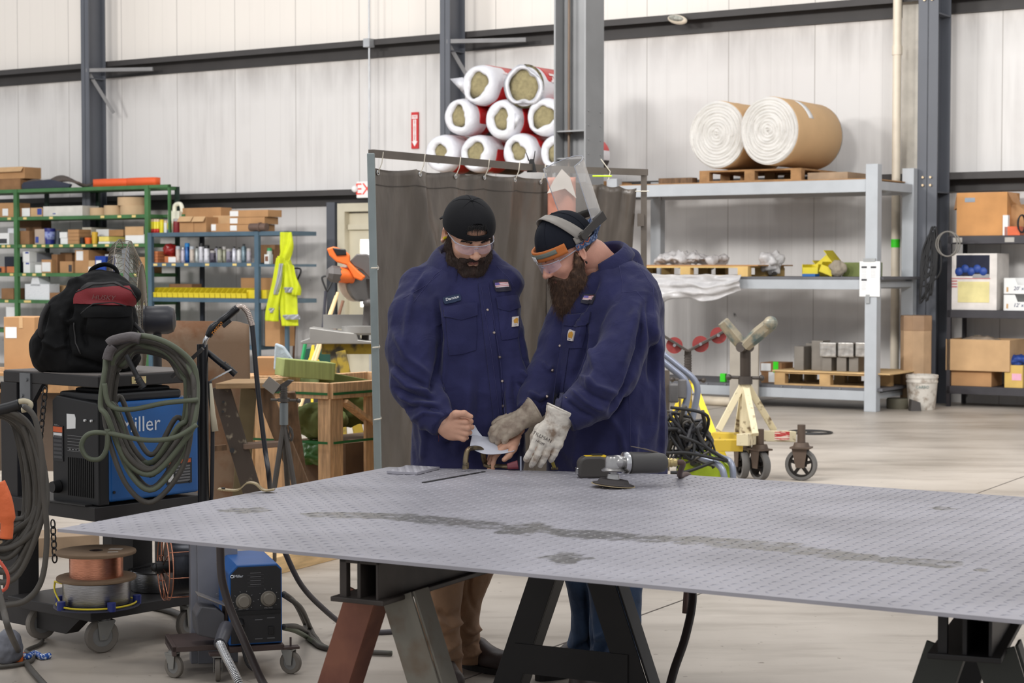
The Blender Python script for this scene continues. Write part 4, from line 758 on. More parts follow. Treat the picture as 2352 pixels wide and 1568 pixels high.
fy = unit((-.85, -.22, -.48)); fz = unit((-.35, -.75, .6)); fx = np.cross(fy, fz); bF = ((10, 35, 30), (14, 38, 30), (18, 40, 30), (20, 40, 30)); hbF, _ = handf(K(1206, 958, -.14), fx, fy, fz, 1, bF, None, 0, 1.0)
a1_, f1_ = skinmesh(hbN, K(1245, 1015, -.32), .13, .004); a2_, f2_ = skinmesh(hbF, K(1170, 985, -.18), .12, .004)
meshbuild('body', [skin2, lipm], man2, [(bv, bf_, 0), (h2.w(hv), hfs[~lip], 0), (h2.w(hv), hfs[lip], 1), (nv_, nf_, 0), (a1_, f1_, 0), (a2_, f2_, 0)])
# leather gloves
glm = mat('worn_white_leather', (222, 214, 200), .6, c2=(150, 128, 108), vs=26, c2t=(.50, .70), bump=.0015, bs=70); glm2 = mat('worn_grey_leather', (172, 158, 140), .6, c2=(120, 102, 88), vs=22, c2t=(.45, .7), bump=.0015, bs=60)
gN, wN = handf(K(1280, 968, -.32), gx, gy, gz, 1, bN, th2, .0030, 1.04, fl=1.25, bw=1.22, kk=.86)
cA = K(1280, 975, -.32); cB = K(1298, 950, -.31)
def glove1f(P):
    d = smin(gN(P), cone(P, cA, wN(0, -.035, 0), .040, .058), .02); n = unit(wN(0, -.035, 0) - cA); return np.maximum(d, np.where(np.linalg.norm(P - cA, axis=1) < .1, (P - wN(0, -.042, 0)) @ n, -1))
vs, fs = skinmesh(glove1f, K(1250, 1010, -.32), .145, .0023); nrm = vnormals(vs, fs); vs = vs+nrm*(fbm(vs, 34, 5)*.0028)[:, None]; g1 = meshbuild('glove', glm, man2, [(vs, fs, 0)], label='whitish leather glove lettered on its back'); TG = bvh(vs, fs)
ptext('TILLMAN', .0125, mat('glove_ink', (52, 40, 40), .7, var=0), g1, TG, 1246, 1004, 10, 5, depth=.0006, sx=1.0); ptext('1425M', .0085, mat('glove_ink', (52, 40, 40)), g1, TG, 1243, 1016, 10, 5, depth=.0006)
gF, wF = handf(K(1206, 958, -.14), fx, fy, fz, 1, bF, None, .0035, 1.0)
def glove2f(P): n = unit(wF(0, -.035, 0) - wF(0, 0, 0)); return np.maximum(smin(gF(P), cone(P, wF(0, 0, 0), wF(0, -.035, 0), .036, .056), .02), np.where(np.linalg.norm(P - wF(0, 0, 0), axis=1) < .1, (P - wF(0, -.040, 0)) @ n, -1))
vs, fs = skinmesh(glove2f, K(1178, 980, -.17), .14, .003); vs = vs+vnormals(vs, fs)*(fbm(vs, 30, 6)*.0028)[:, None]; meshbuild('glove', glm2, man2, [(vs, fs, 0)], label='grey-tan leather glove behind the paper')
for w_, m_, r_ in ((wN, glm, .0555), (wF, glm2, .0535)):
    c_ = V(w_(0, -.041, 0)); ax_ = (V(w_(0, -.08, 0)) - c_).normalized(); x_ = ax_.orthogonal().normalized(); y_ = ax_.cross(x_); mb = MB(); mb.tube([c_+(x_*cos(a)+y_*sin(a))*r_ for a in [i*2*pi/28 for i in range(28)]], .0035, 6, closed=1); mb.B('glove_hem', m_, man2, w=1, smooth=1)
cuff(man2, armN[-1][0], armN[-2][0], .054); cuff(man2, armF[-1][0], armF[-2][0], .047)
# beard
beard2m = mat('brown_beard', (74, 52, 38), .7, var=.35, vs=60, bump=.002, bs=220, c2=(112, 82, 60), c2t=(.5, .72)); dl = h2.R.T @ np.array((0, 0, -1.)); fw = np.array((0, -1., 0))
def beard2f(P):
    d = None
    for s in (-1, 1):
        e = chain(P, [((s*.074, -.006, .0), .006), ((s*.071, -.014, -.04), .015), ((s*.052, -.038, -.088), .030), ((s*.018, -.070, -.115), .034)], .018); e = smin(e, cone(P, (s*.030, -.082, -.060), (s*.003, -.099, -.0500), .0085, .0075), .006); e = smin(e, cone(P, (s*.034, -.076, -.068), (s*.034, -.070, -.092), .008, .018), .012)
        d = e if d is None else smin(d, e, .012)
    c = np.array((0, -.062, -.105)); d = smin(d, cone(P, c, c+dl*.055+fw*.004, .046, .038), .02); d = smin(d, cone(P, c+dl*.045, c+dl*.088 - fw*.004, .036, .018), .02); d = smin(d, cone(P, (.05, -.03, -.08), c+dl*.05+np.array((.02, 0, 0)), .03, .034), .02); return smax(d, -ell(P, (0, -.106, -.0640), (.016, .020, .006)), .004)
bdv, bdf = h2.mesh(beard2f, (-.11, -.24, -.26), (.11, .09, .03), .0032, 0); bn = vnormals(bdv, bdf); bdv = bdv+bn*(fbm(bdv*np.array((1, 1, .5)), 50, 12)*.005)[:, None]
bw = h2.w(bdv); bnw = vnormals(bw, bdf); beard2 = meshbuild('beard', beard2m, man2, [(bw, bdf, 0)])
k = [i for i in range(len(bw)) if R.random() < .33]; strands('beard_hair', beard2m, beard2, bw[k], [bnw[i]*.32+np.array((-.05, 0, -1.)) for i in k], .022, .0005, .55, 13)
vs, fs = h2.mesh(lambda P: smax(smax(ell(P, (0, .016, .030), (.081, .102, .092)), (.015 - P[:, 1]) , .003), (-.055 - P[:, 2]), .003), (-.1, -.0, -.08), (.1, .13, .14), .004); vs = vs+vnormals(vs, fs)*(fbm(vs, 60, 3)*.002)[:, None]
meshbuild('hair', beard2m, man2, [(h2.w(vs), fs, 0)])
for s in (-1, 1):
    rr = random.Random(6+s); rt = []; dr = []
    for _ in range(150): u = rr.random(); rt.append(h2.w((s*(.014+.036*u), -.0985+.017*u*u, .020+.005*sin(u*3)+rr.uniform(-.003, .003)))); dr.append(h2.R @ np.array((s*1., -.25, .1)))
    strands('eyebrow', beard2m, man2, rt, dr, .009, .0005, .3, 19+s)
mb = MB(); mb.tube([h2.v(.086+.004*cos(a), .010, -.044+.006*sin(a)) for a in [i*2*pi/14 for i in range(14)]], .0018, 6, closed=1); mb.B('earring', blackp, man2, w=1, smooth=1)
glasses(man2, h2, z0=-.006)
# cap under the shield
cap2m = mat('navy_black_cap', (26, 29, 38), .8, var=.12, bump=.0005, bs=300, spec=.2)
vs, fs = h2.mesh(lambda P: smax(ell(P, (0, .014, .036), (.090, .112, .112)), (.024 - P[:, 1]*.12) - P[:, 2], .003), (-.1, -.12, -.02), (.1, .14, .16), .0035); cap2 = meshbuild('welding_cap', cap2m, man2, [(h2.w(vs), fs, 0)])
for a in (.55, 2.6, 4.1, 5.2):
    pts = [h2.v(.0905*cos(a)*sin(t), .014+.1125*sin(a)*sin(t), .036+.1125*cos(t)) for t in [i*1.45/14 for i in range(15)]]; mb = MB(); mb.tube(pts, .0012, 6); mb.B('panel_seam', cap2m, cap2, w=1, smooth=1)
dnm = mat('patterned_denim', (58, 76, 112), .8, c2=(126, 140, 170), vs=110, c2t=(.52, .58))
mb = MB(); mb.grid(lambda u, v: tuple(h2.v(*(lambda a, r: (r*.092*cos(a), .014+r*.114*sin(a), .006+.022*v+.0*r - .010*sin(a)))(-.15+3.45*u, 1.0+.03*v))), 40, 4); mb.B('cap_edge', dnm, cap2, w=1, smooth=1, solid=.004)
mb = MB(); mb.grid(lambda u, v: tuple(h2.v((u - .5)*.15*(1 - .12*v), .112+.055*v - .03*(2*u - 1) ** 2, .0+.052*v*(1 - .3*(2*u - 1) ** 2))), 16, 8); mb.B('cap_brim', dnm, cap2, w=1, smooth=1, solid=.004)
zz = MB(); zz.tube([h2.v(.095 - .0*i, .0+.012*i, .016+(.010 if i % 2 else .0)) for i in range(6)], .0014, 6); zz.B('orange_stitch', orangep, cap2, w=1, smooth=1)
# face shield, raised
sh = bpy.data.objects.new('face_shield', None); col.objects.link(sh); sh.parent = man2; sh.empty_display_size = .05
strapm = mat('grey_headgear_plastic', (150, 144, 136), .5, var=.1); brkm = mat('dark_headgear_plastic', (62, 58, 54), .45, var=.15); bandm = mat('orange_sweatband', (196, 112, 52), .75, var=.1)
mb = MB(); mb.grid(lambda u, v: tuple(h2.v(.098*cos(pi*u), .034 - .052*sin(pi*u)+(v - .5)*(.030+.014*abs(cos(pi*u))), .046+.107*sin(pi*u))), 40, 3); mb.B('crown_strap', strapm, sh, w=1, smooth=1, solid=.003)
arc = lambda a, rx, ry, z, cy=.012: h2.v(rx*sin(a), cy - ry*cos(a), z)
mb = MB(); mb.grid(lambda u, v: tuple(arc(-1.15+2.3*u, .100, .122, .022+.036*v+.010*u*(1 - u))), 36, 4); mb.B('sweatband', bandm, sh, w=1, smooth=1, solid=.008)
mb = MB(); mb.grid(lambda u, v: tuple(arc(-.85+1.7*u, .1055, .1275, .034+.016*v+.004)), 30, 3); mb.B('brow_pad', mat('grey_green_pad', (116, 122, 112), .7), sh, w=1, smooth=1, solid=.003)
mb = MB(); mb.grid(lambda u, v: tuple(arc(-.16+.32*u - .15, .1085, .1305, .028+.020*v)), 6, 3); mb.B('white_label', whitep, sh, w=1, smooth=1, solid=.002)
mb = MB(); mb.grid(lambda u, v: tuple(h2.v(.099*cos(a_ := (-.25+(pi+.5)*u)) if False else .099*cos(-.35+(pi+.7)*u), .030+.10*sin(-.35+(pi+.7)*u)*.85, .030+.026*v)), 40, 3); mb.B('rear_band', strapm, sh, w=1, smooth=1, solid=.003)
for s in (-1, 1):
    mb = MB(); mb.cyl(h2.v(s*.098, .036, .046), h2.v(s*.118, .036, .046), .016, .014, 20); mb.B('pivot_knob', brkm, sh, w=1, smooth=AU)
    mb = MB(); mb.prism([(-.012, -.011), (.118, -.016), (.122, .018), (-.012, .013)], h2.v(s*.102, .03, .046), Matrix(h2.R.tolist()) @ V((0, .985, .17)), Matrix(h2.R.tolist()) @ V((0, -.17, .985)), Matrix(h2.R.tolist()) @ V((s*.006, 0, 0))); mb.B('side_arm', brkm, sh, w=1, bev=.002)
vy = lambda a: (.100*sin(a)*1.06, .085+.095*cos(a))
mb = MB(); mb.grid(lambda u, v: tuple(h2.v(*(lambda x, y: (x, y, .052+.030*v*0+(.028)*v))(*vy(-1.45+2.9*u)))), 36, 2); mb.B('visor_holder', brkm, sh, w=1, smooth=1, solid=.004)
visorm = mat('visor_plastic', (232, 228, 222), .12, var=0, alpha=.30, spec=.6)
mb = MB(); mb.grid(lambda u, v: tuple(h2.v(*(lambda x, y: (x*(1+.05*v), y+.030*v, .070+.205*v))(*vy(-1.5+3.0*u)))), 44, 10); vis = mb.B('visor', visorm, sh, w=1, smooth=1, solid=.0015)
rim = [(0, i/10) for i in range(11)]+[(i/40, 1) for i in range(1, 41)]+[(1, 1 - i/10) for i in range(1, 11)]
mb = MB(); mb.tube([h2.v(*(lambda x, y, v: (x*(1+.05*v), y+.030*v, .070+.205*v))(*vy(-1.5+3.0*u), v)) for u, v in rim], .0016, 6); mb.B('visor_rim', framem, vis, w=1, smooth=1) if False else mb.B('visor_rim', framem, sh, w=1, smooth=1)
# shirt furniture
collar('collar', navy, man2, K(1388, 606, .04), rot('Z', yb) @ rot('X', .42), -pi/2, rn=.078, ro=.106, ht=.052, dr=.046, point=.022, gap=.55, sx=1.0)
plk = applique('placket', navy, man2, T2, [(1296, 730), (1318, 730), (1287, 950), (1264, 950)], 3, 36, .004, .003)
for x, y in ((1299, 738), (1281, 794), (1262, 850), (1250, 910)): stud('snap', snapm, plk, T2, x+6, y, .0055, .006)
pk = applique('pocket', navy, man2, T2, [(1298, 742), (1350, 738), (1336, 800), (1292, 800)], 8, 10, .004, .003, .15, .004)
applique('pocket_flap', navy, pk, T2, [(1300, 722), (1358, 716), (1354, 742), (1298, 746)], 10, 6, .009, .004, 0, .004, tip=.35)
flagpatch(man2, T2, [(1340, 676), (1370, 676), (1362, 700), (1333, 696)], [(1342, 680), (1366, 680), (1362, 690), (1338, 689)]); logotab(man2, T2, [(1311, 760), (1325, 762), (1320, 784), (1309, 782)])
for s_ in ([(1420, 598), (1430, 650), (1428, 672), (1462, 668), (1488, 700)], [(1462, 600), (1500, 660), (1505, 740)], [(1445, 900), (1450, 1070)]): seam('yoke_seam', navyt, man2, T2, s_, .0010, .0004)
# ------------------------------------------------------------------ paper and tools on the plate
ppm = mat('blueprint_paper', (196, 198, 208), .8, var=.04, vs=8)
T = thing('paper_sheet', 'curled grey-white paper held between the two persons\' hands', 'paper', at(1130, 1040, 6.3))
def sheet(name, rows, m, parent, th=.0012, n=10):
    """rows of picture points with depths, interpolated both ways"""
    R_ = [[V(at(*p)) for p in r] for r in rows]; R_ = [cr(r, n) for r in R_]; k = min(len(r) for r in R_); C = [cr([r[i] for r in R_], n) for i in range(k)]
    mb = MB(); w = len(C); h = len(C[0]); vs = [C[i][j] for j in range(h) for i in range(w)]; mb.add(vs, [(j*w+i, (j+1)*w+i, (j+1)*w+i+1, j*w+i+1) for j in range(h - 1) for i in range(w - 1)])
    return mb.B(name, m, parent, w=1, smooth=1, solid=th)
sheet('page', [[(1084, 999, 6.45), (1120, 1003, 6.47), (1160, 1008, 6.48), (1194, 1010, 6.47)], [(1081, 1014, 6.40), (1120, 1022, 6.41), (1160, 1025, 6.43), (1193, 1021, 6.43)], [(1079, 1028, 6.35), (1112, 1042, 6.34), (1150, 1042, 6.36), (1180, 1036, 6.38)]], ppm, T)
sheet('folded_flap', [[(1088, 976, 6.47), (1090, 976, 6.47), (1092, 979, 6.47)], [(1082, 988, 6.47), (1092, 988, 6.47), (1100, 992, 6.47)], [(1078, 1000, 6.46), (1092, 1001, 6.46), (1109, 1003, 6.46)]], mat('blueprint_paper_back', (214, 218, 228), .8, var=.03), T)
mb = MB(); mb.bar(at(1097, 1001, 6.505), at(1094, 1030, 6.405), .0008, .0006, (0, -1, 0)); mb.B('printed_line', mat('print_grey', (150, 150, 165), .8, var=0), T, w=1)
# C-clamp lying on the plate
T = thing('locking_clamp', 'brass-grey C-clamp standing on the plate in front of the paper', 'clamp', atz(1115, 1075, PZ)); clm = mat('worn_clamp_steel', (122, 108, 84), .35, .75, c2=(78, 70, 60), vs=30)
y0 = atz(1090, 1078, PZ).y - .06; g = lambda x, y, d=0: at(x, y, y0+d)
arch = [(1069, 1071), (1070, 1050), (1074, 1034), (1084, 1029), (1098, 1029), (1108, 1036), (1111, 1052), (1115, 1066)]; mb = MB(); mb.tube(cr([g(x, y, .0+.02*i) for i, (x, y) in enumerate(arch)], 6), .0085, 8, sq=1.2); mb.B('jaw_arch', clm, T, w=1, smooth=1)
mb = MB(); mb.tube(cr([g(1113, 1066, .13), g(1125, 1070, .12), g(1145, 1070, .10), g(1172, 1072, .08)], 6), [.010]*6+[.008]*13, 8, sq=.7); mb.tube(cr([g(1115, 1060, .13), g(1130, 1066, .12), g(1150, 1068, .1), g(1176, 1068, .09)], 6), .0035, 6); mb.B('handle', clm, T, w=1, smooth=1)
mb = MB(); mb.cyl(g(1068, 1068, 0), g(1068, 1077, 0), .009, .012, 12); mb.cyl(g(1074, 1062, 0), g(1074, 1075, 0), .005, .005, 10); mb.B('screw_pad', clm, T, w=1, smooth=AU)
T = thing('scraper', 'dark red handled tool with a thin grey blade held under the near glove', 'tool', atz(1190, 1078, PZ)); yq = atz(1190, 1080, PZ).y
mb = MB(); mb.tube([at(1165, 1071, yq), at(1190, 1067, yq)], [.012, .019], 10, sq=.6); mb.B('handle', mat('dark_red_handle', (104, 34, 46), .5, var=.15), T, w=1, smooth=AU, bev=.002)
mb = MB(); mb.bar(at(1196, 1048, yq - .02), at(1196, 1080.5, yq - .02), .006, .012, (0, 1, 0)); mb.B('blade', mat('blade_grey', (150, 154, 166), .4, .6), T, w=1)
T = thing('lever_clamp', 'slim yellowish clamp bar standing behind the near glove\'s fingers', 'clamp', atz(1272, 1076, PZ)); yq = atz(1272, 1077, PZ).y+.02
mb = MB(); mb.bar(at(1262, 1042, yq), at(1274, 1075, yq), .012, .010, (0, 1, 0)); mb.B('bar', mat('dull_yellow_steel', (150, 134, 66), .5, .4), T, w=1, bev=.002); mb = MB(); mb.bb(at(1266, 1078, yq) - V((0, .015, 0)), at(1282, 1073, yq)+V((0, .015, 0))); mb.B('foot', clm, T, w=1, bev=.002)
# tape measure
p0 = atz(1362, 1096, PZ); T = thing('tape_measure', 'dark grey and yellow tape measure on the plate behind the grinder head', 'tape measure', p0, .18)
mb = MB(); mb.prism([(-.05, .0), (-.043, -.004), (.043, -.004), (.05, .0), (.052, .045), (.046, .060), (.02, .068), (-.03, .068), (-.046, .060), (-.052, .045)], (0, -.028, .004), (1, 0, 0), (0, 0, 1), (0, .052, 0)); mb.B('case', mat('grey_tape_case', (66, 62, 58), .5, var=.08), T, bev=.008, seg=3, smooth=AU)
mb = MB(); mb.bb((-.03, -.02, .066), (.045, .018, .073)); mb.B('yellow_top', mat('tape_yellow', (226, 186, 20), .45, var=.05), T, bev=.003); mb = MB(); mb.bb((-.005, -.012, .072), (.03, .01, .079)); mb.B('lock_slider', blackp, T, bev=.002)
mb = MB(); mb.bb((-.058, -.012, .012), (-.050, .012, .034)); mb.B('hook', chrome, T, bev=.002)
# angle grinder
p0 = atz(1408, 1118, PZ); T = thing('angle_grinder', 'grey air grinder with sanding disc resting on the plate beside the tape measure', 'grinder', (p0.x, p0.y, PZ), .12); gz0 = .002
gb = mat('grinder_rubber', (74, 72, 70), .55, var=.08); gm = mat('cast_metal', (172, 170, 168), .3, .9, var=.15, vs=30)
mb = MB(); mb.lathe([(0, .0095), (.066, .0085), (.0665, .0105), (.052, .013), (.046, .024), (.030, .026), (0, .027)], (0, 0, 0), (.10, 0, 1)); mb.B('backing_pad', mat('pad_rubber', (60, 55, 54), .7), T, smooth=AU)
mb = MB(); mb.lathe([(0, .005), (.070, .006), (.070, .0078), (0, .0075)], (0, 0, 0), (.10, 0, 1), n=40); mb.B('sanding_disc', mat('abrasive_tan', (176, 158, 124), .9), T, smooth=AU)
mb = MB(); mb.cyl((0, 0, .026), (.001, 0, .042), .021, .018); mb.cyl((.001, 0, .040), (.002, 0, .052), .011, .011); mb.B('spindle', gm, T, smooth=AU)
mb = MB(); mb.lathe([(0, .050), (.036, .051), (.038, .055), (.030, .060), (.026, .062), (.026, .090), (.022, .098), (0, .100)], (0, 0, 0)); mb.sph((.012, 0, .078), (.032, .026, .024)); mb.B('gear_head', gm, T, smooth=AU)
ax = V((1, .20, -.03)).normalized(); b0 = V((.030, .005, .076)); mb = MB(); mb.lathe([(.024, 0), (.034, .004), (.036, .012), (.034, .020), (.030, .022)], b0, ax); mb.B('lock_ring', chrome, T, smooth=AU)
mb = MB(); mb.lathe([(.028, .02), (.0355, .026), (.0345, .06), (.034, .12), (.030, .14), (.021, .150), (0, .151)], b0, ax, wob=lambda a, z: 1+.02*cos(4*a)); mb.B('grip', gb, T, smooth=AU); mb = MB(); mb.bb((.08, -.034, .060), (.15, -.022, .092)); mb.B('grip_panel', mat('grinder_panel', (64, 62, 61), .6), T, bev=.003) if False else None
mb = MB(); mb.bar(b0+ax*.030+V((0, 0, .052)), b0+ax*.075+V((0, 0, .044)), .012, .003); mb.bar(b0+ax*.072+V((0, 0, .045)), b0+ax*.12+V((0, 0, .032)), .014, .005); mb.B('throttle_lever', mat('lever_steel', (120, 110, 102), .35, .8), T, bev=.001)
mb = MB(); mb.lathe([(.015, .15), (.017, .155), (.0135, .162), (.016, .168), (.0125, .175), (.014, .182), (.010, .190), (0, .191)], b0, ax, n=12); mb.B('hose_fitting', mat('brass_fitting', (190, 170, 120), .3, .9), T, smooth=AU)
end = wmat(T) @ (b0+ax*.188); e2 = atz(1562, 1092, PZ+.012)
mb = MB(); mb.tube(cr([end, end+V((.02, .004, -.004)), e2+V((0, .01, .0)), e2+V((.05, .18, -.03)), e2+V((.06, .26, -.2)), e2+V((.04, .24, -.5))], 8), .0095, 10); tag(mb.B('air_hose', mat('brown_hose', (82, 60, 54), .6), w=1, smooth=1), 'brown rubber air hose leaving the grinder over the plate edge', 'hose')
# bracket on the near-left edge
p0 = atz(565, 1131, PZ); T = thing('bent_strap', 'small wavy brass-coloured steel strap on the plate\'s left edge', 'metal strap', p0)
pts = [(-.085, .012), (-.05, .008), (-.022, .010), (.004, .030), (.030, .028), (.055, .008), (.088, .010)]; c = cr([V((x, 0, z)) for x, z in pts], 6)
mb = MB(); 
for k in range(len(c) - 1): mb.bar(c[k], c[k+1]+(c[k+1] - c[k])*.15, .035, .004, (0, 0, 1))
mb.B('strap', mat('brass_strap', (186, 168, 130), .35, .8), T); mb = MB(); mb.cyl((-.07, 0, .008), (-.07, 0, .016), .006); mb.B('rivet', darkst, T)
# hoses hanging under and behind the plate
def hose(name, label, pts, r, m, cat='cable', n=8): mb = MB(); mb.tube(cr(pts, n), r, 10); return tag(mb.B(name, m, w=1, smooth=1), label, cat)
hm = mat('black_brown_hose', (44, 34, 32), .5, var=.15); cm = mat('dark_grey_cable', (70, 66, 70), .6, var=.12)
hose('air_hose', 'dark hose hanging in a curve below the plate, right of the jeans', [at(1575, 1300, 5.6), at(1590, 1352, 5.55), at(1588, 1400, 5.5), at(1572, 1470, 5.45), at(1548, 1540, 5.4), at(1528, 1620, 5.35)], .013, hm, 'hose')
hose('cable', 'thin grey cable crossing the floor from the plate toward the rusty leg', [at(640, 1235, 7.0), at(652, 1262, 7.1), at(690, 1340, 7.2), at(740, 1395, 7.4), atz(800, 1440, .01), atz(868, 1452, .01), atz(1000, 1440, .01)], .011, cm)
hose('air_hose', 'brown-black hose with red ends hanging before the wire feeder', [at(506, 1225, 6.1), at(506, 1262, 6.1), at(510, 1330, 6.08), at(530, 1400, 6.05), at(560, 1470, 6.0), at(600, 1560, 5.95), at(625, 1600, 5.9)], .0135, hm, 'hose')
# ------------------------------------------------------------------ welding cart on the left
bs = mat('black_cart_paint', (42, 40, 40), .5, .2, var=.2, vs=5); dusty = mat('dusty_black_top', (112, 106, 102), .75, var=.12); cabm = mat('weld_cable', (76, 72, 66), .6, var=.2, vs=4); cabg = mat('green_grey_cable', (92, 98, 80), .6, var=.15, vs=4)
CY = rad(-40); c0 = at(228, 1150, 7.1); CO = V((c0.x, c0.y, 0)); T = thing('welding_cart', 'black steel welding cart with three shelves, holding the blue welder', 'cart', CO, CY)
def caster(parent, x, y, r, rt=.0, ztop=None, name='caster'):
    t = bpy.data.objects.new(name, None); col.objects.link(t); t.parent = parent; t.empty_display_size = .02; q = rot('Z', rt); c = V((x, y, 0)); w = r*.45
    mb = MB(); ax = q @ V((1, 0, 0)); mb.lathe([(r*.62, -w/2), (r*.93, -w/2), (r, -w*.35), (r, w*.35), (r*.93, w/2), (r*.62, w/2), (r*.62, -w/2)], c+V((0, 0, r)), ax, n=26); mb.B('tyre', mat('grey_rubber_tyre', (112, 106, 98), .7, var=.15), t, smooth=AU)
    mb = MB(); mb.lathe([(0, -w*.42), (r*.66, -w*.42), (r*.66, w*.42), (0, w*.42)], c+V((0, 0, r)), ax, n=20); mb.cyl(c+V((0, 0, r)) - ax*w*.8, c+V((0, 0, r))+ax*w*.8, r*.12, n=8); mb.B('hub', mat('wheel_hub', (128, 128, 126), .5, .3), t, smooth=AU)
    zt = ztop or 2.35*r; mb = MB(); fy = q @ V((0, 1, 0)); off = fy*r*.35
    for s in (-1, 1): mb.prism([(-r*.22, r*.8), (r*.22, r*.8), (r*.75, zt - .012), (-r*.35, zt - .012)], c+ax*s*w*.68, fy, (0, 0, 1), ax*.003*s)
    mb.box(c+fy*r*.2+V((0, 0, zt - .010)), (w*2.0, w*2.2, .006), q); mb.cyl(c+fy*r*.2+V((0, 0, zt - .010)), c+fy*r*.2+V((0, 0, zt)), w*.8, n=14); mb.B('fork', mat('zinc_fork', (150, 150, 146), .4, .7, var=.15), t, smooth=AU); return t
X0, Y1_ = -.62, .55
mb = MB(); mb.bb((X0, 0, 1.03), (0, Y1_, 1.075)); mb.B('top_shelf', bs, T, bev=.004); mb = MB(); mb.bb((X0+.004, .004, 1.075), (-.004, Y1_ - .004, 1.079)); mb.B('shelf_mat', dusty, T)
mb = MB(); mb.bb((X0, -.02, .515), (.0, Y1_, .570)); mb.B('middle_shelf', bs, T, bev=.003); mb = MB(); mb.bb((-.36, -.03, .571), (-.05, .03, .577)); mb.B('loose_lip', darkst, T)
mb = MB(); mb.bb((X0+.1, -.06, .135), (.02, Y1_+.06, .175)); mb.B('bottom_shelf', bs, T, bev=.003)
mb = MB(); mb.bb((X0 - .02, .0, .14), (X0+.09, .1, 1.03)); mb.B('post', bs, T, bev=.003); mb = MB(); mb.bb((-.10, Y1_ - .1, .175), (-.0, Y1_, .52)); mb.B('post', bs, T, bev=.003); mb = MB(); mb.bb((X0, Y1_ - .06, .175), (X0+.06, Y1_, 1.03)); mb.B('post', bs, T)
mb = MB(); mb.bb((-.36, .35, .19), (-.24, .45, .515)); mb.B('post', bs, T)
mb = MB(); mb.prism([(X0 - .05, .05), (-.22, .05), (-.10, .14), (X0 - .05, .14)], (0, .0, 0), (1, 0, 0), (0, 0, 1), (0, .06, 0)); mb.B('skirt', bs, T)
mb = MB(); mb.bb((X0+.12, -.006, .93), (X0+.19, .002, 1.07)); [mb.cyl((X0+.155+dx, -.012, z), (X0+.155+dx, 0, z), .007, n=8) for dx, z in ((.015, 1.045), (-.015, .98))]; mb.B('bracket', steelg, T); mb = MB(); mb.prism([(X0+.19, 1.03), (X0+.26, 1.03), (X0+.19, .95)], (0, .0, 0), (1, 0, 0), (0, 0, 1), (0, .02, 0)); mb.B('gusset', bs, T)
mb = MB(); mb.bb((.001, .16, 1.038), (.003, .23, 1.066)); mb.B('warning_label', mat('caution_label', (210, 196, 140), .7, c2=(190, 150, 120), vs=90), T)
caster(T, -.02, .02, .066, -.30, .135); caster(T, .0, Y1_ - .12, .055, .1, .135); caster(T, X0+.2, .03, .066, -.1, .135)
# hanging chains
def chain_(name, label, p, q, sag=0, n=None, r=.0032, L=.034):
    p, q = V(p), V(q); d = (q - p); n = n or max(2, int(d.length/(L*.72))); mb = MB(); u = d.normalized(); a = u.orthogonal().normalized(); b = u.cross(a)
    for k in range(n):
        c = p+d*(k+.5)/n; s_ = a if k % 2 else (a*.35+b).normalized(); mb.tube([c+u*cos(t)*L/2+s_*sin(t)*L*.3 for t in [i*pi/6 for i in range(12)]], r, 6, closed=1)
    return tag(mb.B(name, darkst, w=1, smooth=1), label, 'chain')
chain_('hanging_chain', 'rusty chain hanging from the cart\'s top shelf left of the welder', at(104, 890, 7.3), at(92, 1010, 7.3)); chain_('hanging_chain', 'chain hanging below the cart\'s middle shelf beside the copper spool', at(121, 1195, 7.2), at(126, 1290, 7.2))
# welder power source
T = thing('welder_power_source', 'blue and black welder power source on the cart\'s middle shelf', 'welder', CO, CY); t = T; zb = .571
mb = MB(); mb.prism([(-.300, 0), (-.005, 0), (-.005, .385), (-.02, .40), (-.27, .42), (-.300, .40)], (0, .004, zb), (1, 0, 0), (0, 0, 1), (0, .05, 0)); mb.B('front_panel', mat('black_panel', (17, 17, 19), .5, var=.1), T, bev=.006)
mb = MB(); mb.bb((-.297, .05, zb+.012), (-.0, .50, zb+.40)); mb.B('case', bluep, T, bev=.012, seg=3); mb = MB(); mb.bb((-.29, .03, zb+.40), (-.01, .42, zb+.435)); mb.bb((-.23, .06, zb+.43), (-.03, .38, zb+.45)); mb.B('top_cover', blackp, T, bev=.01)
for y, z in ((.07, .05), (.07, .34), (.45, .06), (.45, .34)): mb = MB(); mb.cyl((0, y, zb+z), (.004, y, zb+z), .006, n=10); mb.B('screw', blackp, T)
zc = V((0, 0, 1)); cxv = V((cos(CY), sin(CY), 0)); cyv = V((-sin(CY), cos(CY), 0)); LW = lambda x, y, z: wmat(T) @ V((x, y, z))
text('Miller', .062, mat('logo_white', (222, 228, 236), .5, var=0), T, LW(.002, .20, zb+.305), cyv, zc, sx=1.0)
mb = MB(); mb.tube([LW(.002, .07+.026*cos(a), zb+.300+.02*sin(a)) for a in [i*2*pi/16 for i in range(16)]], .005, 6, closed=1); mb.B('logo_ring', mat('logo_white', (222, 228, 236)), T, w=1)
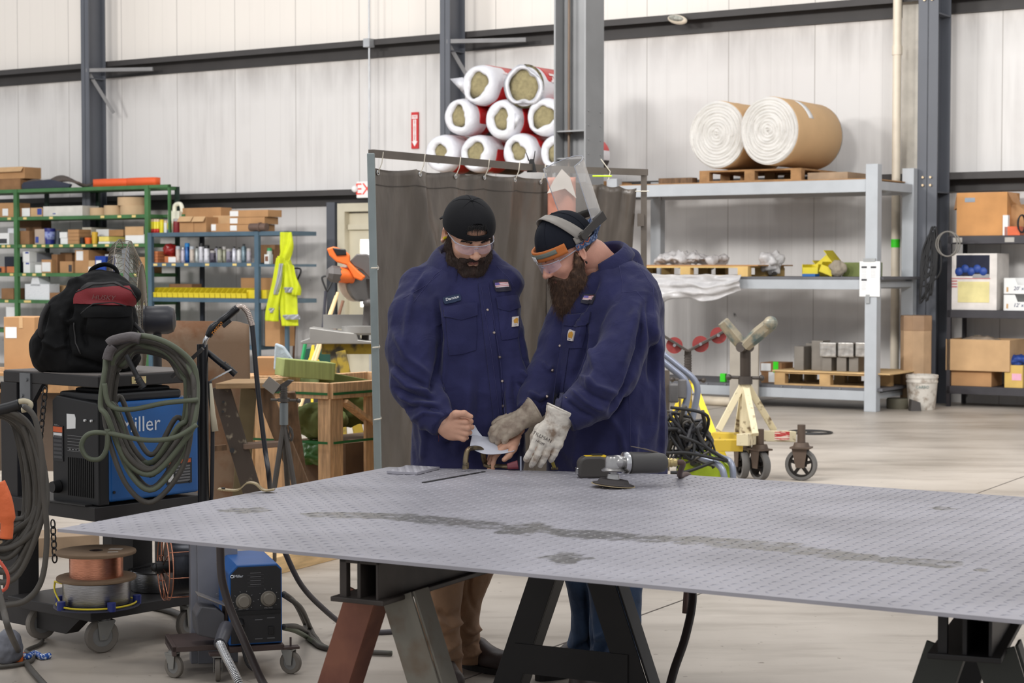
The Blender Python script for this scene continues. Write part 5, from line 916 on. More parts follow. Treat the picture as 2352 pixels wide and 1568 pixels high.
def label_plate(x, y, z, w, h, side, cols):
    ms = [mat(n, c, .6, var=0) for n, c in cols]; mb = MB(); f = (lambda a, b, c, d: mb.bb((-.0005, a, c), (.0015, b, d))) if side else (lambda a, b, c, d: mb.bb((a, -.0015, c), (b, .0005, d)))
    mb.M = Matrix.Translation((x, y, z)); mb.mi = 0; f(0, w, 0, h); e = .001; mb.mi = 1; mb.M = Matrix.Translation((x+(e if side else 0), y - (0 if side else e), z)); f(w*.05, w*.95, h*.82, h*.97); mb.mi = 2
    for k in range(6): f(w*.34 if side else w*.1, w*.92, h*(.08+.115*k), h*(.15+.115*k))
    if side: mb.mi = 3; f(w*.06, w*.26, h*.1, h*.75)
    else: mb.mi = 3; f(w*.08, w*.92, h*.68, h*.80)
    return mb.B('warning_label', ms, T)
LC = [('label_black', (40, 40, 42)), ('label_orange', (206, 96, 50)), ('label_lines', (120, 120, 120)), ('label_white', (220, 220, 218))]
label_plate(.0, .33, zb+.055, .13, .10, True, LC); label_plate(-.292, .002, zb+.16, .065, .14, False, [('label_black', (40, 40, 42)), ('label_orange', (206, 96, 50)), ('label_lines2', (70, 70, 72)), ('label_white', (220, 220, 218))])
mb = MB(); mb.prism([(-.205, .29), (-.15, .295), (-.148, .335), (-.155, .35), (-.205, .35)], (0, .003, zb), (1, 0, 0), (0, 0, 1), (0, .003, 0)); mb.B('torn_sticker', whitep, T)
wt = mat('panel_print', (150, 150, 150), .6, var=0); mb = MB(); [mb.bb((-.20, .002, zb+.205+.012*k), (-.095, .003, zb+.206+.012*k)) for k in range(6)]; [mb.bb((-.19+.02*k, .002, zb+.21), (-.18+.02*k, .003, zb+.213)) for k in range(5)]; mb.B('panel_print', wt, T)
for x in (-.085, -.045): mb = MB(); mb.cyl((x, -.004, zb+.33), (x, .004, zb+.33), .005, n=10); mb.B('indicator', whitep, T, smooth=AU)
mb = MB(); [mb.bb((-.20+.012*k, .001, zb+.03), (-.196+.012*k, .0045, zb+.18)) for k in range(14)]; mb.B('vent_slots', mat('vent_black', (10, 10, 10), .6, var=0), T)
text('Miller', .010, mat('panel_print', (150, 150, 150)), T, LW(-.268, .003, zb+.30), cxv, zc)
mb = MB(); mb.cyl((-.26, .0, zb+.06), (-.26, -.03, zb+.06), .026, .022, 16); mb.B('socket', blackp, T, smooth=AU)
# cable coil hung in front of the welder
T = thing('cable_coil', 'large coil of grey-green welding cable hung in front of the blue welder', 'cable', at(340, 1150, 6.95)); RR = random.Random(3)
for k in range(11):
    f_ = k/10; j = lambda a: RR.uniform(-a, a); m_ = cabg if k % 3 == 0 else cabm; dp = 6.92+.012*k+.0
    L_ = 232+22*f_+j(6); Rr = 452 - 24*f_+j(4); tp = 772+34*f_+j(3); bt = (1150 - 60*f_+j(12)) if k % 2 else (1086 - 40*f_+j(10))
    pts = [(L_+12, 850), (L_+22+8*f_, tp+32), ((L_+Rr)/2 - 30, tp), ((L_+Rr)/2+40, tp+14), (Rr - 14, tp+58), (Rr, 880), (Rr - 4, 960), (Rr - 26, bt - 80), ((L_+Rr)/2+10, bt), (L_+58, bt - 34), (L_+18, bt - 130), (L_+2, 930)]
    mb = MB(); mb.tube(cr([at(x, y, dp+.02*sin(i*1.7+k)) for i, (x, y) in enumerate(pts)], 6, True), .0105, 8, closed=1); mb.B('loop', m_, T, w=1, smooth=1)
lo_ = [(455, 918), (380, 925), (300, 940), (252, 930), (240, 880)]; mb = MB(); mb.tube(cr([at(x, y, 6.9) for x, y in lo_], 6), .0095, 8); mb.B('loop', cabg, T, w=1, smooth=1)
lo_ = [(452, 975), (400, 1005), (330, 1010), (250, 995), (205, 996), (187, 1022), (200, 1050), (228, 1054), (245, 1030), (247, 985)]; mb = MB(); mb.tube(cr([at(x, y, 6.88) for x, y in lo_], 6), .0095, 8); mb.B('loop', cabg, T, w=1, smooth=1)
for pts, rr_ in (([(250, 790), (262, 782), (300, 774), (322, 778)], .020), ([(246, 826), (252, 806), (262, 794)], .019)): mb = MB(); mb.tube(cr([at(x, y, 6.90) for x, y in pts], 5), rr_, 10); mb.B('tape_wrap', mat('grey_tape', (84, 78, 78), .5, bump=.003, bs=60), T, w=1, smooth=1)
mb = MB(); mb.tube(cr([at(x, y, 6.86) for x, y in ((290, 815), (305, 845), (318, 870), (330, 890))], 5), [.0095]*10+[.013]*6, 10); [mb.tube([at(316+3*k, 868+6*k, 6.86), at(317+3*k, 870+6*k, 6.86)], .0145, 10) for k in range(4)]; mb.B('torch_handle', blackp, T, w=1, smooth=AU)
mb = MB(); mb.bar(at(466, 800, 7.05), at(395, 866, 7.05), .012, .035, (0, -1, 0)); mb.B('coil_hook', bs, T, w=1)
# upright tube with torches
T = thing('torch_post', 'black upright tube at the cart\'s right corner with a torch in it', 'post', V((at(465, 800, 7.15).x, 7.15, 0))); mb = MB(); mb.lathe([(.017, 0), (.0215, 0), (.0215, 1.197), (.017, 1.197), (.016, 1.1)], (0, 0, 0), n=24); mb.B('tube', mat('black_tube', (28, 28, 30), .35, .3), T, smooth=AU)
T = thing('welding_torch', 'black welding torch with chrome neck standing in the upright tube', 'torch', at(470, 795, 7.15)); q = lambda *p: [at(x, y, 7.14) for x, y in p]
mb = MB(); mb.tube(q((468, 800), (472, 780), (480, 768)), .009, 10); mb.B('neck', chrome, T, w=1, smooth=1); mb = MB(); mb.tube(cr(q((478, 772), (490, 752), (508, 738), (528, 722), (546, 706)), 5), [.013, .014, .015, .016, .017, .017, .016, .015, .014, .014, .015, .016, .016, .016, .015, .015, .015, .015, .015, .015, .013], 12); mb.B('handle', mat('glossy_black', (22, 22, 24), .25, var=.05), T, w=1, smooth=1)
mb = MB(); mb.bar(at(512, 750, 7.12), at(530, 735, 7.12), .01, .014, (0, 0, 1)); mb.B('trigger', blackp, T, w=1, bev=.002)
mb = MB(); mb.tube(cr(q((544, 706), (556, 704), (568, 716), (576, 738), (579, 748)), 6), .0105, 10); sp_ = cr(q((544, 706), (556, 704), (568, 716), (576, 738), (579, 748)), 6)
for k in range(8, len(sp_) - 1): mb.tube([sp_[k], sp_[k]+(sp_[k+1] - sp_[k])*.5], .0128, 10)
mb.B('strain_spring', mat('spring_steel', (190, 176, 166), .3, .9), T, w=1, smooth=1)
mb = MB(); mb.tube(cr(q((579, 746), (584, 800), (590, 870), (600, 960), (610, 1040), (620, 1120))+[atz(630, 1300, .02), atz(600, 1330, .02)], 8), .0095, 10); mb.B('lead', mat('black_lead', (40, 40, 44), .5), T, w=1, smooth=1)
text('Tregaskiss', .011, mat('orange_print', (230, 140, 40), .5, var=0), T, at(500, 752, 7.095), at(520, 735, 7.1) - at(500, 755, 7.1), (0, 0, 1)) if False else text('TWECO', .012, mat('orange_print', (230, 140, 40), .5, var=0), T, at(499, 754, 7.122), at(520, 735, 7.1) - at(502, 757, 7.1), at(490, 740, 7.1) - at(502, 757, 7.1))
T = thing('welding_torch', 'black ribbed torch handle hanging right of the upright tube', 'torch', at(478, 812, 7.2)); mb = MB(); mb.tube([at(476, 808, 7.18), at(505, 832, 7.16), at(530, 850, 7.15), at(541, 860, 7.15)], [.011, .012, .0125, .013], 12); [mb.tube([at(512+5*k, 836+4*k, 7.16), at(514+5*k, 838+4*k, 7.16)], .0155, 12) for k in range(4)]; mb.B('handle', blackp, T, w=1, smooth=AU)
mb = MB(); mb.bar(at(532, 848, 7.13), at(483, 874, 7.13), .006, .010, (0, -1, 0)); mb.B('lever', chrome, T, w=1); mb = MB(); mb.tube(cr([at(482, 875, 7.13), at(484, 920, 7.13), at(488, 960, 7.13), at(488, 1040, 7.14), at(486, 1135, 7.16), at(482, 1160, 7.2)], 6), .008, 8); mb.B('lead', mat('black_lead', (40, 40, 44)), T, w=1, smooth=1)
mb = MB(); mb.tube([at(484, 880, 7.125), at(489, 950, 7.125), at(494, 990, 7.125)], [.006, .012, .016], 8, sq=.5); mb.B('wrapped_tag', mat('yellowed_tag', (206, 196, 170), .7), T, w=1, smooth=1)
# left coil and its hook
T = thing('cable_coil', 'dark welding cable coil hanging at the picture\'s left edge', 'cable', at(40, 1330, 6.7)); RR = random.Random(8)
for k in range(12):
    f_ = k/11; j = lambda a: RR.uniform(-a, a); Rr = 104 - 46*f_+j(4); bt = 1230+90*RR.random() - 60*f_
    pts = [(-60+10*f_, 1000+20*f_), (-20, 948+10*f_), (22, 946+20*f_+j(4)), (Rr*.72, 985+22*f_), (Rr, 1090+j(20)), (Rr*.98, 1180), (Rr*.5+j(8), bt), (-10+j(10), bt+14), (-60, bt - 60), (-75, 1100)]
    mb = MB(); mb.tube(cr([at(x, y, 6.62+.012*k+.02*sin(i*2.1+k)) for i, (x, y) in enumerate(pts)], 6, True), .0108, 8, closed=1); mb.B('loop', cabm, T, w=1, smooth=1)
mb = MB(); mb.tube(cr([at(x, y, 6.6) for x, y in ((-12, 944), (20, 936), (46, 928))], 4), .020, 12); mb.B('connector', blackp, T, w=1, smooth=1); mb = MB(); mb.tube(cr([at(x, y, 6.58) for x, y in ((44, 922), (58, 921), (70, 927), (66, 938), (50, 942))], 4), .010, 8); mb.B('rope_wrap', mat('cream_tape', (186, 176, 150), .8), T, w=1, smooth=1)
mb = MB(); mb.tube(cr([at(x, y, 6.56) for x, y in ((55, 932), (80, 960), (96, 1040), (100, 1130), (108, 1230), (96, 1330), (60, 1378), (10, 1390), (-30, 1400))], 6), .0108, 8); mb.B('loop', cabm, T, w=1, smooth=1)
hose('cable', 'dark cable lying from the left edge down across the floor', [at(-10, 1330, 6.2), at(8, 1400, 6.15), at(22, 1450, 6.15), atz(46, 1500, .02), atz(70, 1535, .012), atz(110, 1580, .012)], .011, cabm)
mb = MB(); mb.tube(cr([at(-8, 1110, 6.3), at(8, 1150, 6.3), at(16, 1200, 6.3), at(14, 1236, 6.3)], 5), [.03]*10+[.022]*6, 14); tag(mb.B('hose_sleeve', mat('orange_sleeve', (222, 108, 60), .7, bump=.004, bs=40), w=1, smooth=1), 'orange crinkled hose sleeve at the picture\'s far left edge', 'hose sleeve')
mb = MB(); mb.tube(cr([at(-30, 1260, 6.25), at(0, 1290, 6.25), at(18, 1320, 6.25), at(14, 1350, 6.25), at(-10, 1362, 6.25)], 5), .006, 8); tag(mb.B('red_cable_loop', mat('red_orange_cord', (204, 84, 62), .5), w=1, smooth=1), 'thin red-orange cord looping at the left edge below the sleeve', 'cord')
def blob(name, label, cat, c, r, m, sc_=20, amp=.01, seed=1, h=.008, kind=None):
    r = np.array(r, float); vs, fs = snet(lambda P: ell(P, c, r), np.array(c) - r*1.2 - .01, np.array(c)+r*1.2+.01, h); vs = vs+vnormals(vs, fs)*(fbm(vs, sc_, seed)*amp)[:, None]; vs[:, 2] = np.maximum(vs[:, 2], .002)
    mb = MB(); mb.add([tuple(map(float, p)) for p in vs], [tuple(int(i) for i in f) for f in fs]); return tag(mb.B(name, m, w=1, smooth=1), label, cat, kind=kind)
p = atz(12, 1528, 0); blob('crumpled_bag', 'grey crumpled bag on the floor at the lower left corner', 'bag', (p.x, p.y+.05, .06), (.055, .06, .07), mat('grey_bag', (110, 112, 120), .6, bump=.004, bs=30))
hose('rope', 'blue and white rope lying on the floor at the lower left', [atz(44, 1500, .012), atz(62, 1508, .02), atz(80, 1500, .012), atz(96, 1508, .012), atz(114, 1505, .012)], .012, mat('blue_rope', (30, 80, 160), .7, c2=(210, 216, 226), vs=90, c2t=(.5, .55)), 'rope')
mb = MB(); p = atz(36, 1520, 0); mb.bb((p.x - .03, p.y - .01, 0), (p.x+.03, p.y+.04, .03)); tag(mb.B('plastic_plug', orangep, w=1, bev=.006), 'small orange plastic cap on the floor beside the blue rope', 'cap')
hose('cable', 'dark cable lying on the floor behind the blue rope', [atz(-10, 1532, .01), atz(30, 1528, .01), atz(70, 1518, .01), atz(76, 1505, .01), atz(60, 1494, .01), atz(90, 1480, .01), atz(98, 1470, .01)], .008, cabm)
# spools on the bottom shelf
flg = mat('fibreboard_flange', (124, 102, 80), .8, var=.12); cop = mat('copper_wire', (216, 150, 122), .28, 1, var=.15, vs=40, stretch=(1, 1, 12), bump=.0008); sil = mat('silver_wire', (170, 170, 172), .3, 1, var=.2, vs=40, stretch=(.6, .6, 12), bump=.0008)
SZ = .1765; p = at(222, 1390, 7.17); sx_, sy_ = p.x, p.y
T = thing('wire_spool', 'silver welding wire coil at the bottom of the spool stack', 'wire spool', (sx_, sy_, SZ))
mb = MB(); mb.lathe([(.05, .012), (.128, .012), (.130, .016), (.130, .098), (.125, .102), (.05, .102)], (0, 0, 0), n=48); mb.B('wire', sil, T, smooth=AU); mb = MB(); mb.lathe([(.04, 0), (.165, 0), (.165, .004), (.04, .004)], (0, 0, 0), n=40); mb.B('base_plate', mat('blue_black_plate', (54, 56, 76), .5), T)
mb = MB(); mb.tube([(.152*cos(a), .152*sin(a), .012) for a in [i*2*pi/40 for i in range(40)]], .004, 6, closed=1); mb.tube(cr([(-.12, -.08, .02), (-.158, -.02, .06), (-.162, .0, .09), (-.15, -.04, .10), (-.11, -.1, .104)], 5), .004, 6); mb.B('yellow_strap', yelp, T, smooth=1)
for a in (2.95, 3.9, 5.3, .25): mb = MB(); mb.cyl((.155*cos(a), .155*sin(a), .0), (.155*cos(a), .155*sin(a), .034), .016, .017, 12); mb.B('blue_stud', mat('blue_plastic', (40, 52, 120), .5), T, smooth=AU)
T = thing('wire_spool', 'copper welding wire spool with brown flanges, topmost of its stack', 'wire spool', (sx_, sy_, SZ+.104))
for z in (0, .100): mb = MB(); mb.lathe([(.024, z), (.152, z), (.154, z+.006), (.152, z+.012), (.024, z+.012), (.022, z+.004)], (0, 0, 0), n=48); mb.B('flange', flg, T, smooth=AU)
mb = MB(); mb.lathe([(.02, .012), (.103, .012), (.103, .100), (.02, .100)], (0, 0, 0), n=48); mb.B('wire', cop, T, smooth=AU); mb = MB(); mb.lathe([(.0, .02), (.026, .02), (.026, .113), (.018, .1125), (.018, .03)], (0, 0, 0), n=20); mb.B('bore', mat('dark_bore', (40, 24, 20), .8), T); mb = MB(); mb.box((.075, -.045, .1128), (.04, .016, .001), rot('Z', .2)); mb.box((.07, .03, .1128), (.05, .03, .001), rot('Z', -.1)); mb.B('spool_label', mat('pale_label', (190, 180, 170), .8), T)
p = at(372, 1370, 7.55); T = thing('wire_coil', 'flat silver wire coil on the bottom shelf behind the black spool', 'wire spool', (p.x, p.y, SZ)); mb = MB(); mb.lathe([(.06, .0), (.125, .0), (.128, .004), (.128, .075), (.122, .08), (.06, .08)], (0, 0, 0), n=48); mb.B('wire', sil, T, smooth=AU)
mb = MB(); [mb.tube(cr([(-.13+.01*k, -.05, .085), (-.05, -.03+.02*k, .10), (.02, .02*k, .09)], 5), .004, 6) for k in range(3)]; mb.B('loose_clips', darkst, T, smooth=1)
c = at(408, 1300, 7.12); axd = V((.93, .36, 0)).normalized(); T = thing('wire_spool', 'black wire spool in a copper-coloured wire cage standing on edge', 'wire spool', (c.x, c.y, c.z - .132)); o = V(c)
mb = MB(); mb.lathe([(.03, -.035), (.106, -.035), (.108, -.032), (.106, .07), (.03, .07)], o, axd, n=40); mb.B('wire', mat('black_coated_wire', (40, 42, 48), .3, .6, var=.2, vs=40, stretch=(12, 1, 1)), T, w=1, smooth=AU)
x_ = V((0, 0, 1)); y_ = axd.cross(x_)
for off in (-.055, -.04, .078, .088):
    mb = MB(); mb.tube([o+axd*off+(x_*cos(a)+y_*sin(a))*.128 for a in [i*2*pi/40 for i in range(40)]], .0025, 6, closed=1); mb.B('cage_ring', cop, T, w=1, smooth=1)
mb = MB()
for k in range(8): a = k*pi/4+.2; d_ = x_*cos(a)+y_*sin(a); mb.tube([o - axd*.06+d_*.02, o - axd*.05+d_*.128, o+axd*.085+d_*.128], .0022, 6)
mb.B('cage_spokes', cop, T, w=1, smooth=1); mb = MB(); mb.cyl(o - axd*.085, o - axd*.03, .026, .022, 16); mb.sph(o - axd*.088, .016); mb.B('hub', blackp, T, w=1, smooth=AU)
hp = at(500, 1435, 6.95); mb = MB(); mb.bb((-.075, -.01, 0), (.075, 0, .46)); mb.bb((-.10, .0, 0), (-.075, .08, .46)); [mb.cyl((.0, -.012, .46 - z), (0, -.009, .46 - z), .007, n=10) for z in (.08, .2, .3)]; tag(mb.B('steel_bracket', mat('blue_grey_steel', (132, 133, 140), .45, .4), loc=(hp.x, hp.y, .0), yaw=.25, bev=.002), 'tall blue-grey steel bracket with holes standing behind the wire feeder', 'bracket')
# wire feeder
fp = at(588, 1500, 6.72); T = thing('wire_feeder', 'blue and black wire feeder with two round dials on a low dolly', 'wire feeder', (fp.x, fp.y, 0), rad(17)); z0 = .115; w2, hh = .098, .295
mb = MB(); mb.prism([(-w2, 0), (w2, 0), (w2, hh - .02), (w2 - .018, hh), (-w2+.03, hh), (-w2, hh - .03)], (0, .005, z0), (1, 0, 0), (0, 0, 1), (0, .34, 0)); mb.B('case', mat('feeder_blue', (24, 84, 150), .4, var=.12, vs=5), T, bev=.004)
mb = MB(); mb.prism([(-w2+.008, .008), (w2 - .006, .008), (w2 - .006, hh - .022), (w2 - .022, hh - .008), (-w2+.034, hh - .008), (-w2+.008, hh - .034)], (0, -.002, z0), (1, 0, 0), (0, 0, 1), (0, .008, 0)); mb.B('face_plate', mat('feeder_black', (34, 34, 36), .5), T); mb = MB(); mb.bb((-w2+.01, -.008, z0+.115), (w2 - .008, 0, z0+.127)); mb.B('ridge', blackp, T)
for x, z in ((-.045, .163), (.046, .168)):
    mb = MB(); mb.lathe([(.026, 0), (.029, .003), (.027, .006), (.022, .006), (.021, .018), (.019, .021), (0, .021)], (x, -.002, z0+z), (0, -1, 0), n=28); mb.B('dial', mat('dial_grey', (120, 114, 104), .5), T, smooth=AU)
    mb = MB(); [mb.box((x+.037*cos(a), -.003, z0+z+.037*sin(a)), (.004, .001, .0015), rot('Y', -a)) for a in [-.7+i*.65 for i in range(8)]]; mb.B('dial_ticks', mat('panel_print', (150, 150, 150)), T)
FW = lambda x, y, z: wmat(T) @ V((x, y, z)); fx_ = V((cos(.2967), sin(.2967), 0)); pr = mat('panel_print', (150, 150, 150)); text('Miller', .010, mat('logo_white', (222, 228, 236)), T, FW(-.062, -.003, z0+.255), fx_, zc); mb = MB(); mb.tube([(-.086+.006*cos(a), -.003, z0+.255+.005*sin(a)) for a in [i*.785 for i in range(8)]], .0014, 5, closed=1); mb.B('logo_ring', mat('logo_white', (222, 228, 236)), T)
text('WIRE SPEED', .005, pr, T, FW(-.045, -.003, z0+.134), fx_, zc); text('VOLTAGE', .005, pr, T, FW(.046, -.003, z0+.134), fx_, zc); mb = MB()
for k in range(4): mb.bb((-.03, -.003, z0+.215+.014*k), (.03, -.002, z0+.2155+.014*k)); mb.bb((-.02, -.003, z0+.221+.014*k), (.02, -.002, z0+.2235+.014*k))
for x, z in ((.01, .09), (.055, .095), (.01, .02), (.055, .02)): mb.bb((x - .014, -.003, z0+z), (x+.014, -.002, z0+z+.004))
mb.B('face_print', mat('faint_print', (96, 96, 98), .6, var=0), T); mb = MB(); mb.bb((.045, -.008, z0+.035), (.065, 0, z0+.065)); mb.B('rocker_switch', blackp, T, bev=.002); mb = MB(); mb.cyl((-.055, -.0, z0+.09), (-.055, -.03, z0+.075), .012, .010, 12); mb.B('plug', blackp, T, smooth=AU)
mb = MB(); mb.tube(cr([(-.055, -.03, z0+.075), (-.06, -.05, z0+.03), (-.04, -.05, -.06+z0), (.01, -.02, .01), (.0, .0, .008)], 5), .005, 6); mb.B('plug_cord', mat('black_lead', (40, 40, 44)), T, smooth=1)
dk = mat('brown_dolly_steel', (72, 58, 54), .6, var=.2); mb = MB(); mb.bb((-w2, -.01, .092), (w2+.005, .36, .112)); mb.bb((-.30, .02, .100), (-w2, .26, .120)); mb.bb((-.30, .02, .085), (-.285, .26, .122)); mb.bb((-.13, .0, .07), (-.1, .04, .1)); mb.B('dolly', dk, T, bev=.002)
caster(T, w2+.03, .0, .042, .9); caster(T, -.29, .06, .042, .7); caster(T, -.145, -.04, .042, -.15); caster(T, .02, .34, .042, .3)
mb = MB(); mb.cyl((w2+.03, .0, .095), (w2+.03, .0, .135), .004, n=8); mb.bb((w2, -.02, .094), (w2+.06, .02, .102)); mb.B('caster_arm', dk, T); mb = MB(); mb.bb((-.175, -.06, .094), (-.115, -.01, .102)); mb.B('caster_arm', dk, T)
mm = mat('motor_grey', (80, 80, 84), .45, .2); mb = MB(); mb.prism([(-.05, -.02), (.03, -.045), (.05, .0), (.05, .05), (.02, .075), (-.035, .085), (-.055, .05)], (-.165, -.01, .185), (1, 0, 0), (0, 0, 1), (0, .12, 0)); mb.B('drive_housing', mm, T, bev=.006); mb = MB(); mb.box((-.155, .03, .285), (.12, .09, .004), rot('Y', .42)); mb.B('guard_flap', mat('scuffed_plate', (140, 134, 128), .4, .6), T, bev=.001)
mb = MB(); mb.bb((-.11, .03, .2), (-.09+.0, .1, .27)); mb.cyl((-.1, .05, .25), (-.1, .05, .20), .008); mb.B('roller_block', mat('worn_brown_metal', (92, 78, 70), .4, .7), T, bev=.003)
gc = [FW(-.115, -.05, .195), at(505, 1478, 6.5), at(520, 1510, 6.42), at(545, 1560, 6.34), at(575, 1640, 6.2)]; mb = MB(); mb.tube([gc[0], gc[0].lerp(gc[1], .5), gc[1]], [.026, .026, .022], 14); mb.B('gun_connector', mat('connector_grey', (70, 70, 76), .4), T, w=1, smooth=AU); mb = MB(); cc_ = cr(gc[1:], 26); mb.tube(cc_, .0125, 10); mb.B('hose_core', blackp, T, w=1, smooth=1)
mb = MB(); hx = []; 
for i in range(len(cc_)*6): t_ = i/6; a_ = int(min(t_, len(cc_) - 2)); p_ = cc_[a_].lerp(cc_[a_+1], t_ - a_); d_ = (cc_[a_+1] - cc_[a_]).normalized(); s1v = d_.cross(V((0, 1, 0))).normalized(); s2v = d_.cross(s1v); ph = t_*4.2; hx.append(p_+(s1v*cos(ph)+s2v*sin(ph))*.0135)
mb.tube(hx, .0030, 5); mb.B('hose_spiral', mat('bright_metal', (200, 200, 200)), T, w=1, smooth=1)
for k, pts in enumerate(([(651, 1362), (678, 1385), (700, 1430), (718, 1470)], [(651, 1366), (690, 1395), (712, 1440), (724, 1462)], [(651, 1438), (680, 1438), (705, 1452), (720, 1468)], [(651, 1441), (678, 1448), (704, 1462), (716, 1470)])):
    P_ = [at(x, y, 6.95+.1*i) for i, (x, y) in enumerate(pts[:2])]+[atz(x, y, .012) for x, y in pts[2:]]+[atz(760, 1490, .012), atz(900, 1500, .012)]; hose('cable', ['upper of the cables leaving the feeder\'s right side', 'second cable leaving the feeder\'s right side below the upper one', 'grey cable leaving the feeder low on its right side', 'green-grey cable lowest at the feeder\'s right side'][k], P_, .010, cabg if k == 3 else cabm)
hose('cable', 'black cables on the floor between the cart and the feeder', [atz(250, 1400, .015), atz(330, 1392, .015), atz(395, 1404, .015), atz(430, 1420, .03)], .014, cabm)
# backpack
bpm = mat('black_nylon', (15, 15, 16), .8, var=.15, bump=.0008, bs=240, spec=.2); bpr = mat('red_nylon', (130, 30, 38), .6, var=.1, bump=.0006, bs=200); bpg = mat('grey_black_nylon', (44, 42, 42), .7)
YB = 7.38; B = lambda px, py, dy=0: np.array(at(px, py, YB+dy))
bp_ = thing('backpack', 'black and red backpack sitting on the cart\'s top shelf', 'backpack', (B(205, 855)[0], YB, 1.079))
def packf(P):
    q = rot('Y', -.10); d = smin(ell(P, B(205, 760), (.195, .12, .195), np.array(q)), ell(P, B(200, 820), (.215, .13, .10)), .04); d = smin(d, ell(P, B(232, 690, -.01), (.13, .11, .125), np.array(q)), .04)
    d = smin(d, ell(P, B(248, 735, -.09), (.105, .07, .10), np.array(q)), .012); d = smin(d, ell(P, B(120, 800, -.02), (.085, .10, .10)), .015); d = smin(d, ell(P, B(255, 672, -.07), (.125, .07, .055), np.array(rot('Y', .12))), .012); d = smin(d, ell(P, B(235, 805, -.07), (.15, .08, .075)), .012)
    return np.maximum(d, 1.0795 - P[:, 2])
vs, fs = snet(packf, (B(60, 0)[0], YB - .25, 1.06), (B(350, 0)[0], YB+.17, B(0, 600)[2]), .0065); vs = relax(vs, fs, 1, .5); vs = vs+vnormals(vs, fs)*(fbm(vs, 12, 31)*.008)[:, None]
vs = folds(vs, fs, [([(110, 700), (95, 760), (85, 820)], 6, -.01), ([(165, 700), (150, 760), (160, 830)], 6, -.012), ([(140, 720), (150, 740), (170, 735)], 6, .01), ([(90, 780), (130, 800), (160, 790)], 6, .008), ([(170, 820), (230, 842), (300, 835)], 6, -.010), ([(195, 720), (190, 760), (200, 800)], 5, -.008), ([(120, 660), (160, 650), (190, 640)], 6, .008)])
TB = bvh(vs, fs); meshbuild('bag_body', bpm, bp_, [(vs, fs, 0)])
rp = applique('red_panel', bpr, bp_, TB, [(178, 664), (300, 656), (318, 704), (165, 698)], 16, 6, .006, .003, .25, .006); applique('grey_yoke', bpg, bp_, TB, [(200, 650), (268, 648), (288, 660), (178, 668)], 10, 4, .005, .003, .3)
ptext('HUSKY', .020, mat('grey_red_print', (128, 90, 88), .6, var=0), rp, TB, 240, 680, 10, .5, shear=.35, sx=1.1, off=.017); applique('pocket_flap', bpm, bp_, TB, [(190, 706), (300, 703), (302, 728), (186, 730)], 10, 4, .007, .003, .3, .004)
zm = mat('zip_metal', (150, 150, 150), .4, .8)
for pts in ([(176, 672), (215, 655), (262, 652), (300, 668), (316, 690)], [(188, 720), (215, 700), (260, 696), (296, 706)], [(170, 740), (175, 790), (190, 820)]): seam('zip', bpg, bp_, TB, pts, .003, .006)
for a, b in (((221, 700), (222, 712)), ((235, 700), (242, 712)), ((268, 652), (284, 668)), ((120, 765), (114, 782)), ((142, 680), (154, 668))): seam('zip_pull', zm, bp_, TB, [a, b], .0032, .012)
mb = MB(); mb.tube(cr([B(204, 640), B(212, 618), B(240, 607), B(266, 618), B(274, 648)], 6), .011, 8, sq=.6); mb.B('carry_handle', bpm, bp_, w=1, smooth=1)
mb = MB(); mb.tube(cr([B(306, 740, -.02), B(320, 756, -.04), B(330, 768, -.04), B(326, 760, 0)], 5), .008, 8, sq=.5); mb.B('side_strap', bpg, bp_, w=1, smooth=1); mb = MB(); mb.tube(cr([B(112, 700, -.05), B(98, 725, -.08), B(92, 760, -.10), B(100, 775, -.08)], 5), .012, 8, sq=.4); mb.B('side_strap', bpg, bp_, w=1, smooth=1)
# pedestal fan behind
YF = 8.6; c = at(276, 735, YF); fa = V((1, .10, 0)).normalized(); T = thing('drum_fan', 'wire-caged shop fan standing behind the backpack with black motor at its right', 'fan', (c.x, c.y, 0)); o = V(c); x_ = V((0, 0, 1)); y_ = fa.cross(x_); wm_ = mat('fan_wire', (120, 112, 100), .4, .8)
mb = MB(); Rf = .375
for k in range(64): a = k*2*pi/64; d_ = x_*cos(a)+y_*sin(a); mb.tube([o+fa*-.03+d_*.05, o+fa*-.045+d_*Rf*.6, o+fa*-.03+d_*Rf*.93, o+fa*0+d_*Rf, o+fa*.05+d_*Rf*.98, o+fa*.10+d_*Rf*.7, o+fa*.11+d_*.08], .0016, 4, cap=False)
for off, r_ in ((-.045, Rf*.6), (0, Rf), (.05, Rf*.98), (.1, Rf*.7), (-.03, .06), (.11, .09)): mb.tube([o+fa*off+(x_*cos(a)+y_*sin(a))*r_ for a in [i*2*pi/48 for i in range(48)]], .0025, 5, closed=1)
mb.B('cage', wm_, T, w=1, smooth=1); mb = MB()
for k in range(3):
    a = k*2.094; d_ = x_*cos(a)+y_*sin(a); e_ = fa.cross(d_); mb.prism([(.05, -.03), (.33, -.09), (.34, .06), (.05, .03)], o+fa*.03, d_, (e_+fa*.35).normalized(), fa*.003)
mb.B('blade', mat('fan_blade', (140, 142, 144), .35, .6), T, w=1)
mb = MB(); mb.lathe([(0, .10), (.06, .10), (.066, .12), (.066, .22), (.055, .245), (.03, .255), (0, .256)], o, fa, n=28); mb.B('motor', mat('motor_black', (44, 44, 50), .4), T, w=1, smooth=AU); mb = MB(); mb.cyl(o+fa*.17 - V((0, 0, .06)), (c.x+fa.x*.17, c.y+fa.y*.17, .02), .02, n=14); mb.lathe([(.20, 0), (.2, .02), (.03, .05)], (c.x+fa.x*.17, c.y+fa.y*.17, 0)); mb.B('stand', darkst, T, w=1, smooth=AU)
